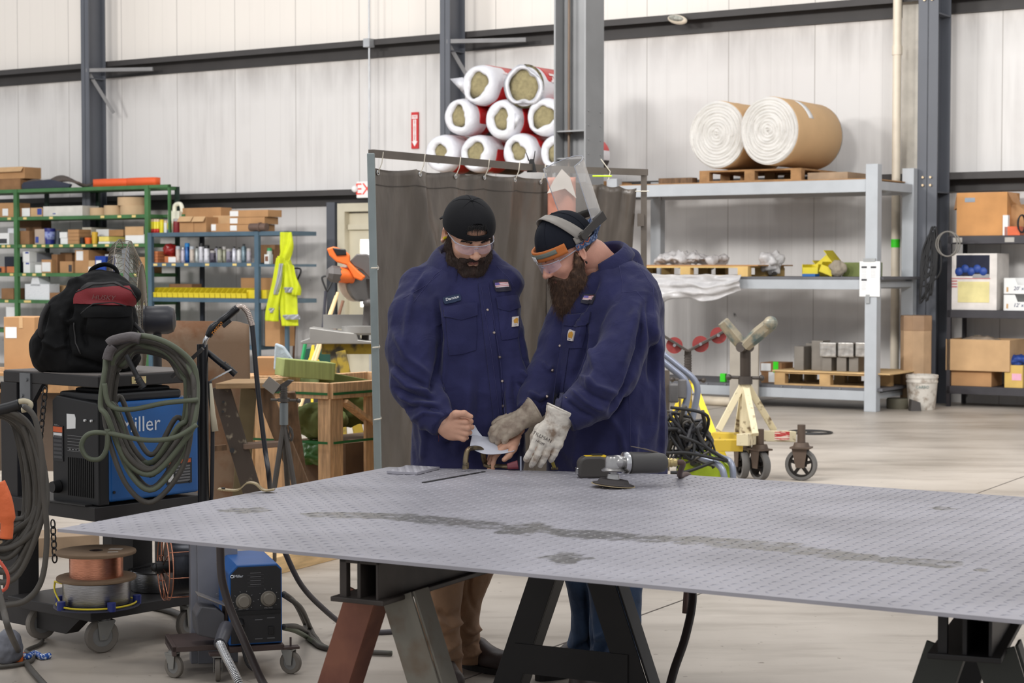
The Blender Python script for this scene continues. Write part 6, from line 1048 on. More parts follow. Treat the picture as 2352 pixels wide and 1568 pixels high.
# ------------------------------------------------------------------ welding screen behind the people
scm = mat('screen_frame_steel', (100, 92, 84), .5, .3, var=.15); galv = mat('galvanised_post', (140, 150, 150), .4, .4, var=.12); tie = mat('cable_tie', (214, 206, 190), .5, var=0)
P0, P1, P2 = at(852, 352, 9.8), at(1262, 388, 11.55), at(1479, 396, 11.75); zt = 2.10
A0, A1, A2 = (V((p.x, p.y, 0)) for p in (P0, P1, P2)); lean = V((at(874, 1075, 9.8).x - at(858, 360, 9.8).x, 0, 0))*1.25
T = thing('welding_screen', 'large dark brown welding curtain on a steel frame behind the two people', 'welding screen', A0)
z0, z1, z2 = P0.z, P1.z, P2.z
mb = MB(); mb.bar(A0+V((0, 0, z0)), A1+V((0, 0, z1)), .034, .040); mb.bar(A1+V((0, 0, z1)), A2+V((.02, 0, z2)), .034, .040); mb.B('top_rail', scm, T, w=1)
mb = MB(); mb.bar(A0+lean+V((0, 0, 0)), A0+V((0, 0, z0)), .040, .040, (0, 1, 0)); mb.B('post', galv, T, w=1, bev=.004); mb = MB(); mb.bar(A2+V((.0, 0, 0)), A2+V((0, 0, z2)), .036, .036, (0, 1, 0)); mb.bb(A2+V((-.04, -.03, z2 - .34)), A2+V((-.0, .03, z2 - .26))); mb.B('post', scm, T, w=1); mb = MB(); mb.bar(A1, A1+V((0, 0, z1)), .036, .036, (0, 1, 0)); mb.B('post', scm, T, w=1)
mb = MB(); [mb.bar(a - V((0, .35, -.02)), a+V((0, .35, .02)), .05, .04) for a in (A0+lean, A2)]; mb.B('foot', scm, T, w=1)
cur = mat('curtain_vinyl', (82, 74, 66), .4, c2=(104, 95, 86), c2t=(.45, .75), vs=4, spec=.45, bump=.03, bs=3.2, stretch=(1, 1, .45)); dV = (A1 - A0).normalized(); nV = V((dV.y, -dV.x, 0)); nV = nV if nV.y < 0 else -nV
def cloth(u, v, a, b, za, zb_, zlo, nrm, seed, l0=V((0, 0, 0)), amp=.026):
    p = a.lerp(b, u); zt_ = za+(zb_ - za)*u; z = zt_+(zlo - zt_)*v; w = mnoise.noise(V((u*9+seed, v*2.2, seed)))*amp*1.6+mnoise.noise(V((u*22+v*5, v*3, seed+9)))*amp*.6+amp*.8*sin((u*7+v*1.5)*4)*(.3+v*.5); w += amp*1.2*max(0, 1 - abs(u*6 - 1.2 - 2.2*v)*2.5); w *= min(1, u*7)
    sag = -.014*abs(sin(u*5*pi))*(1 - v) ** 6
    return tuple(p+l0*(v*.9)*(1 - u)+V((0, 0, z - p.z+sag))+nrm*w)
a_, b_ = A0+dV*.0, A1+dV*-.0; mb = MB(); mb.grid(lambda u, v: cloth(u, v, a_, b_, z0 - .072, z1 - .052, .12, nV, 2.0, lean), 90, 60); mb.B('curtain', cur, T, w=1, smooth=1, solid=.002)
e_ = A2 - (A2 - A1)*.08
def rp_(u, v):
    q = cloth(u, v, A1, e_, z1 - .05, z2 - .10, .12, V((0, -1, 0)), 5.0, amp=.022); x = V(q); x.z += -.0; x.x -= .04*sin(v*pi)*u; x += V((0, -1, 0))*.03*max(0, 1 - abs(u - .28 - .55*v)*9); return tuple(x)
mb = MB(); mb.grid(rp_, 60, 50); mb.B('curtain', cur, T, w=1, smooth=1, solid=.002)
mb = MB(); mb.grid(lambda u, v: tuple(V(cloth(u, .045+.003*v, a_, b_, z0 - .072, z1 - .052, .12, nV, 2.0, lean))+nV*.003), 60, 1); mb.B('hem_stitch', mat('hem_thread', (66, 60, 54), .8), T, w=1)
gr = []
for u in (.03, .22, .42, .60, .77, .93): p = V(cloth(u, .012, a_, b_, z0 - .072, z1 - .052, .12, nV, 2.0, lean))+nV*.006; gr.append(p)
for v, px in ((.28, 0), (.50, 0), (.70, 0), (.86, 0)): p = V(cloth(.012, v, a_, b_, z0 - .072, z1 - .052, .12, nV, 2.0, lean))+nV*.006; gr.append(p)
for p in gr: mb = MB(); mb.tube([p+(dV*cos(a)+V((0, 0, 1))*sin(a))*.011 for a in [i*pi/6 for i in range(12)]], .004, 6, closed=1); mb.B('grommet', chrome, T, w=1, smooth=1)
for i, p in enumerate(gr):
    mb = MB()
    if i < 6: mb.tube([p, p+V((.004, 0, .05))+nV*.02, p+V((.012, 0, .11))+nV*.02], .0028, 5); 
    else: mb.tube([p+nV*.01, p - dV*.05+nV*.03, p - dV*.10+nV*.03], .0035, 5)
    mb.B('cable_tie', tie, T, w=1)
mb = MB(); mb.tube([A2+V((-.10, -.03, z2 - .12)), A2+V((.03, -.03, z2 - .12))], .004, 5); mb.B('cable_tie', tie, T, w=1); mb = MB(); k_ = A1.lerp(A2, .62)+V((0, -.03, z2)); mb.tube([k_+V((0, 0, -.05)), k_+V((.01, 0, .0)), k_+V((-.05, 0, .08))], .003, 5); mb.B('cable_tie', tie, T, w=1)
mb = MB(); k_ = A1.lerp(A2, .45)+V((0, -.03, z2 - .03)); mb.tube([k_, k_+V((.12, 0, .0))], .005, 6); mb.B('lime_tie', mat('lime_tie', (200, 240, 30), .5, var=0), T, w=1)
k_ = A0.lerp(A1, .885)+V((0, 0, z0+(z1 - z0)*.885)); mb = MB(); mb.prism([(-.03, -.03), (.03, -.03), (.012, .05), (-.012, .05)], k_+V((0, -.025, 0)), (1, 0, 0), (0, 0, 1), (0, .03, 0)); mb.tube([k_+V((-.012, -.02, .03)), k_+V((-.035, -.02, .09)), k_+V((-.02, -.02, .04))], .003, 5); mb.tube([k_+V((.012, -.02, .03)), k_+V((.02, -.02, .10)), k_+V((.01, -.02, .04))], .003, 5); tag(mb.B('spring_clip', darkst, w=1), 'dark spring clip gripping the welding screen\'s top rail', 'clip')
# something orange-red seen through the face shield: folded notice hung on the screen
mb = MB(); c = at(1290, 452, 11.4); mb.grid(lambda u, v: tuple(c+V(((u - .5)*.17, .01*sin(u*6), .12 - .27*v))), 8, 8); o = tag(mb.B('hanging_pouch', mat('salmon_cloth', (206, 140, 118), .8, var=.12), w=1, smooth=1, solid=.01), 'salmon cloth pouch with a white top hanging on the screen behind the face shield', 'pouch')
mb = MB(); mb.prism([(-.09, .02), (-.05, .10), (.0, .17), (.05, .12), (.09, -.01), (.02, .05)], c+V((0, -.03, 0)), (1, 0, 0), (0, 0, 1), (0, .01, 0)); mb.B('white_top', mat('white_cloth', (226, 218, 208), .8), o, w=1)
# ------------------------------------------------------------------ rusty sheet, step ladder, jack stand
rs = mat('rusty_brown_sheet', (136, 112, 90), .7, .2, var=.2, vs=4, c2=(116, 78, 48), c2t=(.48, .62), bump=.001, bs=60); a = at(352, 735, 10.2); b = at(572, 738, 10.0); zz_ = a.z
mb = MB(); mb.grid(lambda u, v: (a.x+(b.x - a.x)*u, 10.2 - .2*u - .06*sin(u*pi)+.12*(1 - v), zz_*v - (.02*max(0, u - .88)*8 if v > .99 else 0)), 24, 10); tag(mb.B('rusty_sheet', rs, w=1, smooth=1, solid=.005), 'tall rusty brown steel sheet standing behind the step ladder', 'steel sheet')
YL = 9.6; L_ = lambda x, y, d=0: at(x, y, YL+d); T = thing('step_ladder', 'old brown wooden step ladder standing behind the plate\'s left edge', 'ladder', V((L_(590, 0).x, YL, 0)))
zf = lambda px, d: V((at(px, 1200, YL+d).x, YL+d, 0)); yw = L_(0, 893).z
def rail(p_top, p_bot, name='rail', m=woodd, w=.085, t=.028): mb = MB(); mb.bar(p_bot, p_top, w, t, (0, 1, 0)); mb.B(name, m, T, w=1, bev=.003)
rail(L_(506, 886), zf(622, -.02), w=.095, m=mat('dark_worn_wood', (70, 60, 52), .8, c2=(150, 138, 118), vs=20, c2t=(.62, .74))); rail(L_(600, 884, .1), zf(752, .1)); rail(L_(572, 890, .25), zf(545, .55), 'rear_leg', mat('grey_wood', (110, 98, 72), .85, var=.2)); rail(L_(660, 900, .35), zf(705, .65), 'rear_leg')
mb = MB(); c = [L_(495, 897, -.1), L_(612, 886, -.05), L_(650, 880, .3), L_(536, 884, .3)]; zt_ = L_(550, 890).z; mb.prism([(p.x, p.y) for p in c], (0, 0, zt_), (1, 0, 0), (0, 1, 0), (0, 0, .028)); mb.B('top_board', mat('board_wood', (150, 122, 88), .8, var=.2, vs=10, stretch=(1, 5, 5)), T, w=1, bev=.003)
for y, x0_, x1_ in ((1024, 556, 645), (1150, 590, 702)): mb = MB(); p, q_ = L_(x0_, y, 0), L_(x1_, y - 6, .08); mb.bar(p, q_, .10, .028, (0, 0, 1)); mb.B('step', mat('grey_step', (112, 92, 78), .8, var=.2), T, w=1, bev=.004)
for x, y, r_ in ((513, 923, .007), (512, 945, .007), (533, 1034, .013)): mb = MB(); mb.cyl(L_(x, y, -.05), L_(x, y, -.03), r_); mb.B('bolt', darkst, T, w=1)
mb = MB(); mb.bar(L_(484, 1030, .3), L_(520, 1027, .3), .03, .03); mb.B('rung', woodd, T, w=1) 
YJ = 9.3; q = lambda x, y, d=0: at(x, y, YJ+d); T = thing('jack_stand', 'dark pipe jack stand with V-shaped head beside the step ladder', 'pipe stand', V((q(652, 0).x, YJ, 0))); jm = mat('jack_steel', (84, 80, 76), .45, .6, var=.2)
mb = MB(); mb.bar(q(636, 895), q(610, 875), .06, .012, (0, 1, 0)); mb.B('head_wing', mat('grey_wing', (140, 134, 126), .5, .4), T, w=1); mb = MB(); mb.prism([(0, 0), (.07, .045), (.10, .042), (.055, .0), (.01, -.02)], q(628, 893), (1, 0, 0), (0, 0, 1), (0, .05, 0)); mb.B('head_wing', jm, T, w=1)
mb = MB(); [mb.cyl(q(652, 890+5*k), q(652, 893+5*k), .019, n=12) for k in range(7)]; mb.cyl(q(652, 888), q(652, 985), .016); mb.B('screw', jm, T, w=1, smooth=AU); mb = MB(); mb.tube([q(622, 918), q(640, 918), q(680, 919)], .007, 8); mb.sph(q(686, 920), .012); mb.cyl(q(652, 914), q(652, 922), .03, n=14); mb.B('handle_nut', jm, T, w=1, smooth=AU)
mb = MB(); mb.cyl(q(652, 925), q(652, 975), .022); mb.B('tube', mat('galv_tube', (120, 126, 128), .4, .6), T, w=1, smooth=AU)
for dx, dy in ((-.10, -.08), (.12, -.05), (.02, .14)): mb = MB(); t0 = q(652, 972); mb.tube([t0, (t0.x+dx, YJ+dy, .0)], .014, 8); mb.B('leg', jm, T, w=1)
mb = MB(); mb.tube([q(664, 978), q(672, 1000), q(668, 1010), q(660, 1004)], .006, 6); mb.tube(cr([q(668, 982), q(673, 1000), q(669, 1013), q(664, 1000)], 4, True), .004, 6, closed=1); mb.B('shackle', jm, T, w=1)
# ------------------------------------------------------------------ timber crate with foam and scrap
YC = 10.35; cc = at(758, 880, YC); zt_ = at(758, 890, YC).z+.02; T = thing('timber_crate', 'open pale timber crate banded with green strap left of the screen', 'crate', V((cc.x, YC, 0)))
dl_ = V((-.86, .50, 0)).normalized(); dr_ = V((.62, .78, 0)).normalized(); C0 = V((cc.x, YC, 0)); WL, WR = .62, 1.05; up = V((0, 0, 1)); gst = mat('green_strap', (30, 92, 44), .5)
for a, b, nm in ((C0, C0+dl_*WL, 'top_rail'), (C0, C0+dr_*WR, 'top_rail'), (C0+dl_*WL, C0+dl_*WL+dr_*WR, 'top_rail'), (C0+dr_*WR, C0+dl_*WL+dr_*WR, 'top_rail')): mb = MB(); mb.bar(a+up*(zt_ - .04), b+up*(zt_ - .04), .045, .09); mb.B(nm, wood, T, w=1, bev=.003)
for d_, L2, us in ((dl_, WL, (.04, .42, .92)), (dr_, WR, (.04, .30, .55, .95))):
    for u in us: p = C0+d_*(L2*u+.01); mb = MB(); mb.bar(p, p+up*(zt_ - .085), .02, .085, d_); mb.box(p+up*.0, (0, 0, 0)) if False else None; mb.B('slat', wood, T, w=1, bev=.002)
mb = MB(); mb.bar(C0+dr_*.10+up*(zt_ - .10), C0+dr_*.75+up*(zt_ - .48), .02, .08, dr_.cross(up)); mb.B('diagonal_brace', wood, T, w=1); n1 = V((dl_.y, -dl_.x, 0)); n1 = n1 if n1.y < 0 else -n1; n2 = V((dr_.y, -dr_.x, 0)); n2 = n2 if n2.y < 0 else -n2
for z in (zt_ - .055, zt_ - .33): mb = MB(); mb.bar(C0+n1*.026+up*z, C0+dl_*WL+n1*.026+up*z, .002, .014); mb.bar(C0+n2*.026+up*z, C0+dr_*WR+n2*.026+up*z, .002, .014); mb.B('strap', gst, T, w=1)
mb = MB(); mb.bar(C0+dl_*.0+dr_*(WR/2)+up*.03, C0+dl_*WL+dr_*(WR/2)+up*.03, WR - .04, .03); mb.B('floor_board', wood, T, w=1)
foam = mat('green_foam', (150, 160, 98), .9, var=.16, vs=7, stretch=(9, 1, .5)); foam2 = mat('dark_green_foam', (104, 116, 66), .9, var=.1)
def slab(name, label, corners, hgt, m, cat, yaw=0, tilt=(0, 0), bev=.004): c, d = corners; mb = MB(); mb.box((0, 0, hgt/2), (d[0], d[1], hgt), rot('Y', tilt[0]) @ rot('X', tilt[1])); return tag(mb.B(name, m, loc=c, yaw=yaw, bev=bev), label, cat)
p = at(700, 876, 10.6); slab('foam_block', 'striped green foam block lying askew on the crate', (V((p.x+.0, 10.62, zt_+.02)), (.30, .22, .09)), .10, foam, 'foam', .35, (.10, 0)); p = at(800, 890, 10.9); slab('foam_block', 'darker green foam wedge inside the crate beside the striped block', (V((p.x - .08, 10.95, zt_ - .10)), (.34, .3, .1)), .12, foam2, 'foam', .5, (.2, 0))
for k, (px, py, Y_, r_, lb) in enumerate(((730, 965, 10.75, (.16, .12, .10), 'dark green foam heap low inside the crate, left of its corner post'), (815, 930, 11.0, (.14, .14, .12), 'grey-green foam offcut inside the crate, right of its corner post'), (738, 1040, 10.75, (.15, .12, .08), 'bright green bag at the crate\'s bottom'))):
    p = at(px, py, Y_); blob('foam_scrap' if k < 2 else 'green_bag', lb, 'foam' if k < 2 else 'bag', (p.x, p.y, max(p.z, r_[2]+.06)), r_, foam2 if k < 2 else mat('green_film', (60, 110, 50), .4, bump=.004, bs=30), 14, .03, 40+k, .014)
p = at(845, 1030, 10.95); mb = MB(); mb.prism([(-.06, 0), (.06, 0), (.06, .12), (.0, .18), (-.06, .10)], (0, 0, 0), (1, 0, 0), (0, 0, 1), (0, .14, 0)); tag(mb.B('timber_offcut', woodl, loc=(p.x, p.y, .05), yaw=.3), 'pale timber offcut inside the crate beside the screen post', 'timber offcut')
p = C0+dl_*.31+dr_*.6; mb = MB(); mb.box((0, 0, .24), (.66, .42, .40)); tag(mb.B('cardboard_box', mat('dark_filler_card', (96, 74, 54), .9, var=.3), loc=(p.x, p.y, .04), yaw=math.atan2(dr_.y, dr_.x)), 'dark brown carton filling the crate\'s bottom behind its slats', 'box')  # box added to block the bright floor and darken the crate's inside
cl_ = mat('film_clear', (196, 210, 220), .2, c2=(120, 136, 150), vs=12, c2t=(.55, .62), bump=.01, bs=14); p = at(655, 842, 10.9); mb = MB(); mb.prism([(-.07, -.02), (-.06, .14), (-.01, .12), (.06, .02), (.11, -.03)], (0, 0, 0), (1, 0, 0), (0, 0, 1), (0, .06, 0)); tag(mb.B('plastic_wrap', cl_, loc=(p.x, p.y, p.z - .0), bev=.01), 'pale blue crumpled plastic wrap standing behind the striped foam block', 'plastic wrap')
sb = mb = MB(); mb.bb((-.16, 0, 0), (.10, .3, at(0, 862, 11.6).z)); tag(mb.B('wooden_box', wood, loc=V((at(610, 0, 11.6).x, 11.55, 0)), bev=.004), 'low wooden box behind the step ladder carrying a carton', 'box')
zz2 = at(0, 862, 11.6).z
# ------------------------------------------------------------------ mitre saw on yellow sawhorse
YS = 13.0; S = lambda x, y, d=0: at(x, y, YS+d); yst = mat('yellow_black_wood', (150, 126, 30), .7, c2=(60, 54, 40), vs=9, c2t=(.48, .6)); zt_ = S(0, 788).z
T = thing('sawhorse', 'yellow-black painted sawhorse carrying the mitre saw', 'sawhorse', V((S(800, 0).x, YS, 0)))
mb = MB(); mb.bb(V((S(737, 0).x, YS - .05, zt_ - .075)), V((S(737, 0).x+.75, YS+.05, zt_))); mb.B('beam', yst, T, w=1, bev=.003); bx = S(737, 0).x
for x0_, dx, dy in ((.10, .07, -.28), (.10, -.03, .28), (.62, .10, -.28), (.62, .02, .28)): mb = MB(); mb.bar((bx+x0_+dx, YS+dy, 0), (bx+x0_, YS+dy*.1, zt_ - .03), .085, .035, (0, 1, 0)); mb.B('leg', yst, T, w=1)
mb = MB(); mb.bar((bx+.35, YS - .27, .0), (bx+.14, YS - .12, zt_ - .05), .07, .03, (0, 1, 0)); mb.bar((bx+.36, YS - .27, .0), (bx+.58, YS - .12, zt_ - .05), .07, .03, (0, 1, 0)); mb.B('cross_leg', yst, T, w=1)
alu = mat('cast_aluminium', (150, 148, 144), .45, .5, var=.08); T = thing('mitre_saw', 'orange and grey mitre saw with raised head on the yellow sawhorse', 'saw', V((S(790, 0).x, YS, zt_))); q = S
mb = MB(); mb.prism([(-.30, 0), (.22, 0), (.22, .015), (.10, .03), (.09, .075), (-.02, .085), (-.24, .115), (-.24, .04), (-.30, .02)], (0, -.12, 0), (1, 0, 0), (0, 0, 1), (0, .24, 0)); mb.B('base', alu, T, bev=.006); mb = MB(); mb.lathe([(.11, .06), (.125, .075), (.125, .12), (.0, .125)], (.10, 0, 0), n=30); mb.bb((-.16, .05, .10), (.2, .07, .20)); mb.B('turntable_fence', alu, T, smooth=AU)
mb = MB(); mb.lathe([(0, -.012), (.115, -.012), (.115, .012), (0, .012)], q(826, 655, -.02), (.75, -.62, .1), n=40); mb.B('blade', mat('saw_blade', (112, 108, 104), .35, .8), T, w=1); mb = MB(); c = q(815, 645, .02); ax_ = V((.75, -.62, .1)).normalized(); mb.lathe([(.05, -.03), (.138, -.03), (.145, -.02), (.145, .02), (.138, .03), (.05, .03)], c, ax_, n=40); mb.B('blade_guard', mat('smoky_guard', (190, 168, 150), .3, alpha=.75), T, w=1, smooth=AU)
mb = MB(); mb.prism([(0, 0), (.05, .06), (.12, .07), (.17, .03), (.19, -.06), (.15, -.11), (.09, -.05), (.03, -.03)], q(803, 600, -.12), (1, 0, -.15), (0, 0, 1), (0, .09, 0)); mb.B('upper_guard', mat('dark_grey_cast', (92, 88, 86), .5, .2), T, w=1, bev=.008)
mb = MB(); mb.prism([(-.16, .095), (-.11, .11), (-.04, .085), (.0, .05), (.0, .0), (.06, -.06), (.11, -.10), (.08, -.13), (.03, -.11), (-.02, -.02), (-.09, .0), (-.14, .045)], q(803, 602, -.16), (1, 0, 0), (0, 0, 1), (0, .06, 0)); mb.B('handle_arm', orangep, T, w=1, bev=.01); mb = MB(); mb.prism([(-.12, .10), (-.03, .09), (-.02, .05), (-.09, .045)], q(803, 602, -.17), (1, 0, 0), (0, 0, 1), (0, .05, 0)); mb.B('grip', blackp, T, w=1, bev=.006)
ax_ = V((-.9, -.35, .10)).normalized(); o = q(812, 634, -.08); mb = MB(); mb.lathe([(.05, 0), (.055, .02), (.055, .12), (.04, .125)], o, ax_, n=20); mb.B('motor', orangep, T, w=1, smooth=AU); mb = MB(); mb.lathe([(.055, .10), (.060, .11), (.058, .16), (.035, .19), (0, .192)], o, ax_, n=8); mb.B('motor_cap', mat('dark_grey_cast', (92, 88, 86)), T, w=1)
mb = MB(); mb.bar(q(838, 790, .05), q(848, 640, .05), .05, .06, (0, 1, 0)); mb.sph(q(848, 695, -.05), (.045, .04, .03)); mb.B('pivot_arm', mat('dark_grey_cast', (92, 88, 86)), T, w=1, bev=.006)
# ------------------------------------------------------------------ brooms, shovels, dustpan against the wall
def stick(name, label, a, b, r, m, cat='broom'): mb = MB(); mb.tube([a, b], r, 8); return mb, name, label, m, cat
A = lambda x, y, Y_: at(x, y, Y_)
def tool(name, label, a, b, r, m, cat, extra=None):
    T = thing(name, label, cat, V((b.x, b.y, 0))); mb = MB(); mb.tube([a, b], r, 8); mb.B('shaft', m, T, w=1)
    if extra: extra(T)
    return T
hw = mat('pale_handle', (214, 184, 136), .6, var=.1)
floorp = lambda px, Y_: V((at(px, 0, Y_).x, Y_, .02))
tool('broom', 'pale wooden broom handle leaning left of the mitre saw, the front one of two', A(776, 672, 14.2), floorp(640, 13.6), .013, hw, 'broom', lambda T: MB().add([], []) and None); tool('broom', 'pale wooden broom handle leaning just behind the front one', A(772, 680, 14.5), floorp(628, 13.9), .013, hw, 'broom')
def dgrip(T): mb = MB(); c = A(751, 640, 17); mb.tube(cr([c+V((-.0, 0, -.12)), c+V((-.04, 0, -.02)), c+V((-.035, 0, .02)), c+V((.045, 0, .02)), c+V((.05, 0, -.02)), c+V((.0, 0, -.12))], 5), .009, 8); mb.B('grip', blackp, T, w=1, smooth=1); b = floorp(720, 17); mb = MB(); mb.prism([(-.12, 0), (.12, 0), (.12, .3), (0, .34), (-.12, .3)], b, (1, 0, 0), (0, 0, 1), (0, .01, 0)); mb.B('blade', darkst, T, w=1)
tool('shovel', 'black D-grip shovel standing against the white wall left of the saw', A(748, 668, 17), floorp(722, 17), .014, mat('dark_shaft', (50, 50, 60), .5), 'shovel', dgrip)
def dgrip2(T): c = A(682, 622, 25.2); mb = MB(); mb.tube(cr([c+V((-.0, 0, -.13)), c+V((-.05, 0, -.02)), c+V((-.04, 0, .03)), c+V((.04, 0, .03)), c+V((.05, 0, -.02)), c+V((.0, 0, -.13))], 5), .012, 8); mb.B('grip', blackp, T, w=1, smooth=1)
tool('shovel', 'brown-shafted shovel with black grip behind the hi-vis jacket', A(682, 645, 25.2), floorp(668, 25.2), .016, mat('brown_shaft', (120, 84, 62), .6), 'shovel', dgrip2)
tool('rake', 'brown wooden handle leaning behind the mitre saw\'s left side', A(788, 690, 17.5), floorp(700, 17.3), .015, mat('brown_shaft', (120, 84, 62)), 'rake'); tool('broom', 'green-sleeved handle under the pale broom handles', A(702, 785, 13.4), floorp(640, 13.2), .014, mat('green_handle', (30, 140, 80), .5), 'broom')
p = V((at(728, 0, 15.5).x, 15.5, .30)); T = thing('dustpan', 'large dark green dustpan standing below the mitre saw', 'dustpan', (p.x, p.y, 0)); zb2 = at(0, 850, 15.5).z; mb = MB(); mb.prism([(-.13, 0), (.11, 0), (.10, .17), (.06, .2), (-.12, .19)], (p.x, p.y, zb2), (1, 0, 0), (0, 0, 1), (0, .12, 0)); mb.B('pan', mat('dark_green_plastic', (20, 62, 52), .4), T, w=1, bev=.01); mb = MB(); mb.bar((p.x, p.y+.06, 0), (p.x, p.y+.06, zb2+.02), .04, .04, (0, 1, 0)); mb.B('stem', darkst, T, w=1)
mb = MB(); c = at(716, 820, 15.3); mb.bar((c.x, c.y+.02, 0), (c.x, c.y+.02, c.z - .05), .02, .02, (0, 1, 0)); mb.prism([(-.06, -.08), (.04, -.10), (.06, -.03), (.02, .02), (.02, .10), (-.0, .10), (-.02, .0)], c, (1, 0, 0), (0, 0, 1), (0, .04, 0)); tag(mb.B('hand_brush', mat('yellow_brush', (214, 190, 50), .6), w=1), 'yellow hand brush leaning in the dark green dustpan', 'brush')
# lumber on the floor
def board(name, label, a, b, w, h, m, z=0): mb = MB(); d = (b - a); mb.bb((-w/2, 0, 0), (w/2, d.length, h)); return tag(mb.B(name, m, loc=V((a.x, a.y, z)), yaw=math.atan2(-d.x, d.y), bev=.003), label, 'lumber')
board('timber_beam', 'pale pine timber beam lying on the floor behind the wire feeder', atz(580, 1318), atz(870, 1240)+V((.5, .9, 0)), .24, .085, mat('pine_beam', (214, 180, 130), .8, var=.22, vs=6, stretch=(6, 1, 6))); board('timber_beam', 'grey-brown timber lying on the floor behind the cart\'s chain', atz(0, 1290)+V((-.5, .0, 0)), atz(215, 1262), .3, .10, mat('grey_board', (150, 128, 104), .85, var=.2))
# carton at the far left by the green shelves
YB2 = 13.5; p = at(45, 852, YB2); T = thing('cardboard_box', 'tall brown cardboard box with a white label left of the backpack', 'box', V((p.x, YB2, at(0, 855, YB2).z)), -.25); h_ = at(0, 728, YB2).z - at(0, 855, YB2).z
mb = MB(); mb.bb((-.125, 0, 0), (.125, .3, h_)); mb.B('carton', card, T, bev=.003); mb = MB(); mb.bb((-.11, -.002, h_*.62), (-.02, .0, h_*.82)); mb.B('label', whitep, T); mb = MB(); mb.bb((.0, -.002, h_*.8), (.03, 0, h_)); mb.B('tape', card3, T)
zz3 = at(0, 855, YB2).z; T = thing('pallet', 'pale pallet under the tall brown box at the left edge', 'pallet', V((p.x - .05, YB2, 0)), -.1); mb = MB(); mb.bb((-.5, -.1, zz3 - .02), (.45, .7, zz3)); mb.bb((-.5, -.1, zz3 - .12), (-.38, .7, zz3 - .02)); mb.bb((.3, -.1, zz3 - .12), (.45, .7, zz3 - .02)); mb.bb((-.5, -.1, zz3 - .14), (.45, .7, zz3 - .12)); mb.B('deck', palw, T); mb = MB(); mb.bb((-.45, .0, 0), (.4, .6, zz3 - .14)); mb.B('stacked_base', mat('dark_base', (80, 66, 54), .8), T)
# ------------------------------------------------------------------ pipe stands, hand truck, cables on the right
crm2 = mat('chipped_cream_paint', (204, 192, 160), .6, c2=(112, 92, 68), vs=16, c2t=(.56, .66)); yel2 = mat('chipped_yellow_paint', (196, 166, 50), .6, c2=(110, 90, 60), vs=18, c2t=(.58, .66)); stl = mat('worn_dark_steel', (72, 66, 62), .5, .4, var=.25); redw = mat('red_roller', (128, 44, 42), .5, var=.15)
YP = 13.1; p0 = atz(1845, 1104); YP = 13.0; q = lambda x, y, d=0: at(x, y, YP+d)
T = thing('pipe_stand', 'cream and yellow pipe stand with V-shaped roller head and castor wheels', 'pipe stand', V((q(1712, 0).x, YP, 0)))
mb = MB(); mb.tube([q(1707, 795), q(1690, 775), q(1660, 738)], [.045, .05, .045], 6); mb.B('head_arm', mat('scuffed_roller', (150, 140, 120), .5, .4, c2=(80, 96, 96), vs=12), T, w=1, bev=.004); mb = MB(); mb.tube([q(1712, 795, -.05), q(1740, 768, -.1), q(1772, 742, -.15)], [.04, .05, .048], 6); mb.sph(q(1770, 742, -.16), .05); mb.B('head_arm', mat('scuffed_roller', (150, 140, 120)), T, w=1)
mb = MB(); mb.cyl(q(1700, 797, -.06), q(1722, 797, .06), .035); mb.B('head_pivot', stl, T, w=1, smooth=AU); mb = MB(); mb.cyl(q(1712, 795), q(1712, 880), .038); mb.B('screw_post', mat('black_screw', (62, 54, 48), .5, .5), T, w=1, smooth=AU)
mb = MB(); mb.tube([q(1676, 866), q(1747, 868)], .012, 8); mb.sph(q(1674, 866), .022); mb.sph(q(1749, 868), .022); mb.cyl(q(1712, 864), q(1712, 882), .05, n=14); mb.B('handle_nut', stl, T, w=1, smooth=AU); mb = MB(); mb.cyl(q(1712, 880), q(1712, 1040), .036, .045, 12); mb.B('tube', crm2, T, w=1, smooth=AU)
for a, b, dd in (((1704, 886), (1650, 988), -.1), ((1718, 886), (1778, 988), .1), ((1713, 886), (1735, 998), -.35), ((1708, 890), (1694, 990), .3)): mb = MB(); mb.bar(q(*a), q(*b, dd), .045, .03, (0, 1, 0)); mb.B('brace', crm2, T, w=1, bev=.003)
def beam(a, b, w, h, m, nm='base_beam'): mb = MB(); mb.bar(a, b, w, h); return mb.B(nm, m, T, w=1, bev=.004)
beam(q(1640, 1003, .1), q(1700, 1006, .0), .09, .07, yel2); beam(q(1620, 1022, -.4), q(1705, 1022, -.4), .08, .08, yel2); beam(q(1738, 1000, -.05), q(1822, 1002, .1), .07, .075, crm2); beam(q(1705, 1010, -.5), q(1740, 1005, .25), .08, .08, crm2)
mb = MB(); c = q(1790, 1000, -.0); mb.bb(c+V((-.09, -.02, -.03)), c+V((.07, -.015, .03))); mb.B('red_lettering_plate', mat('red_white_plate', (214, 190, 176), .6, c2=(170, 44, 44), vs=14, stretch=(1, 1, 8), c2t=(.47, .53)), T, w=1)
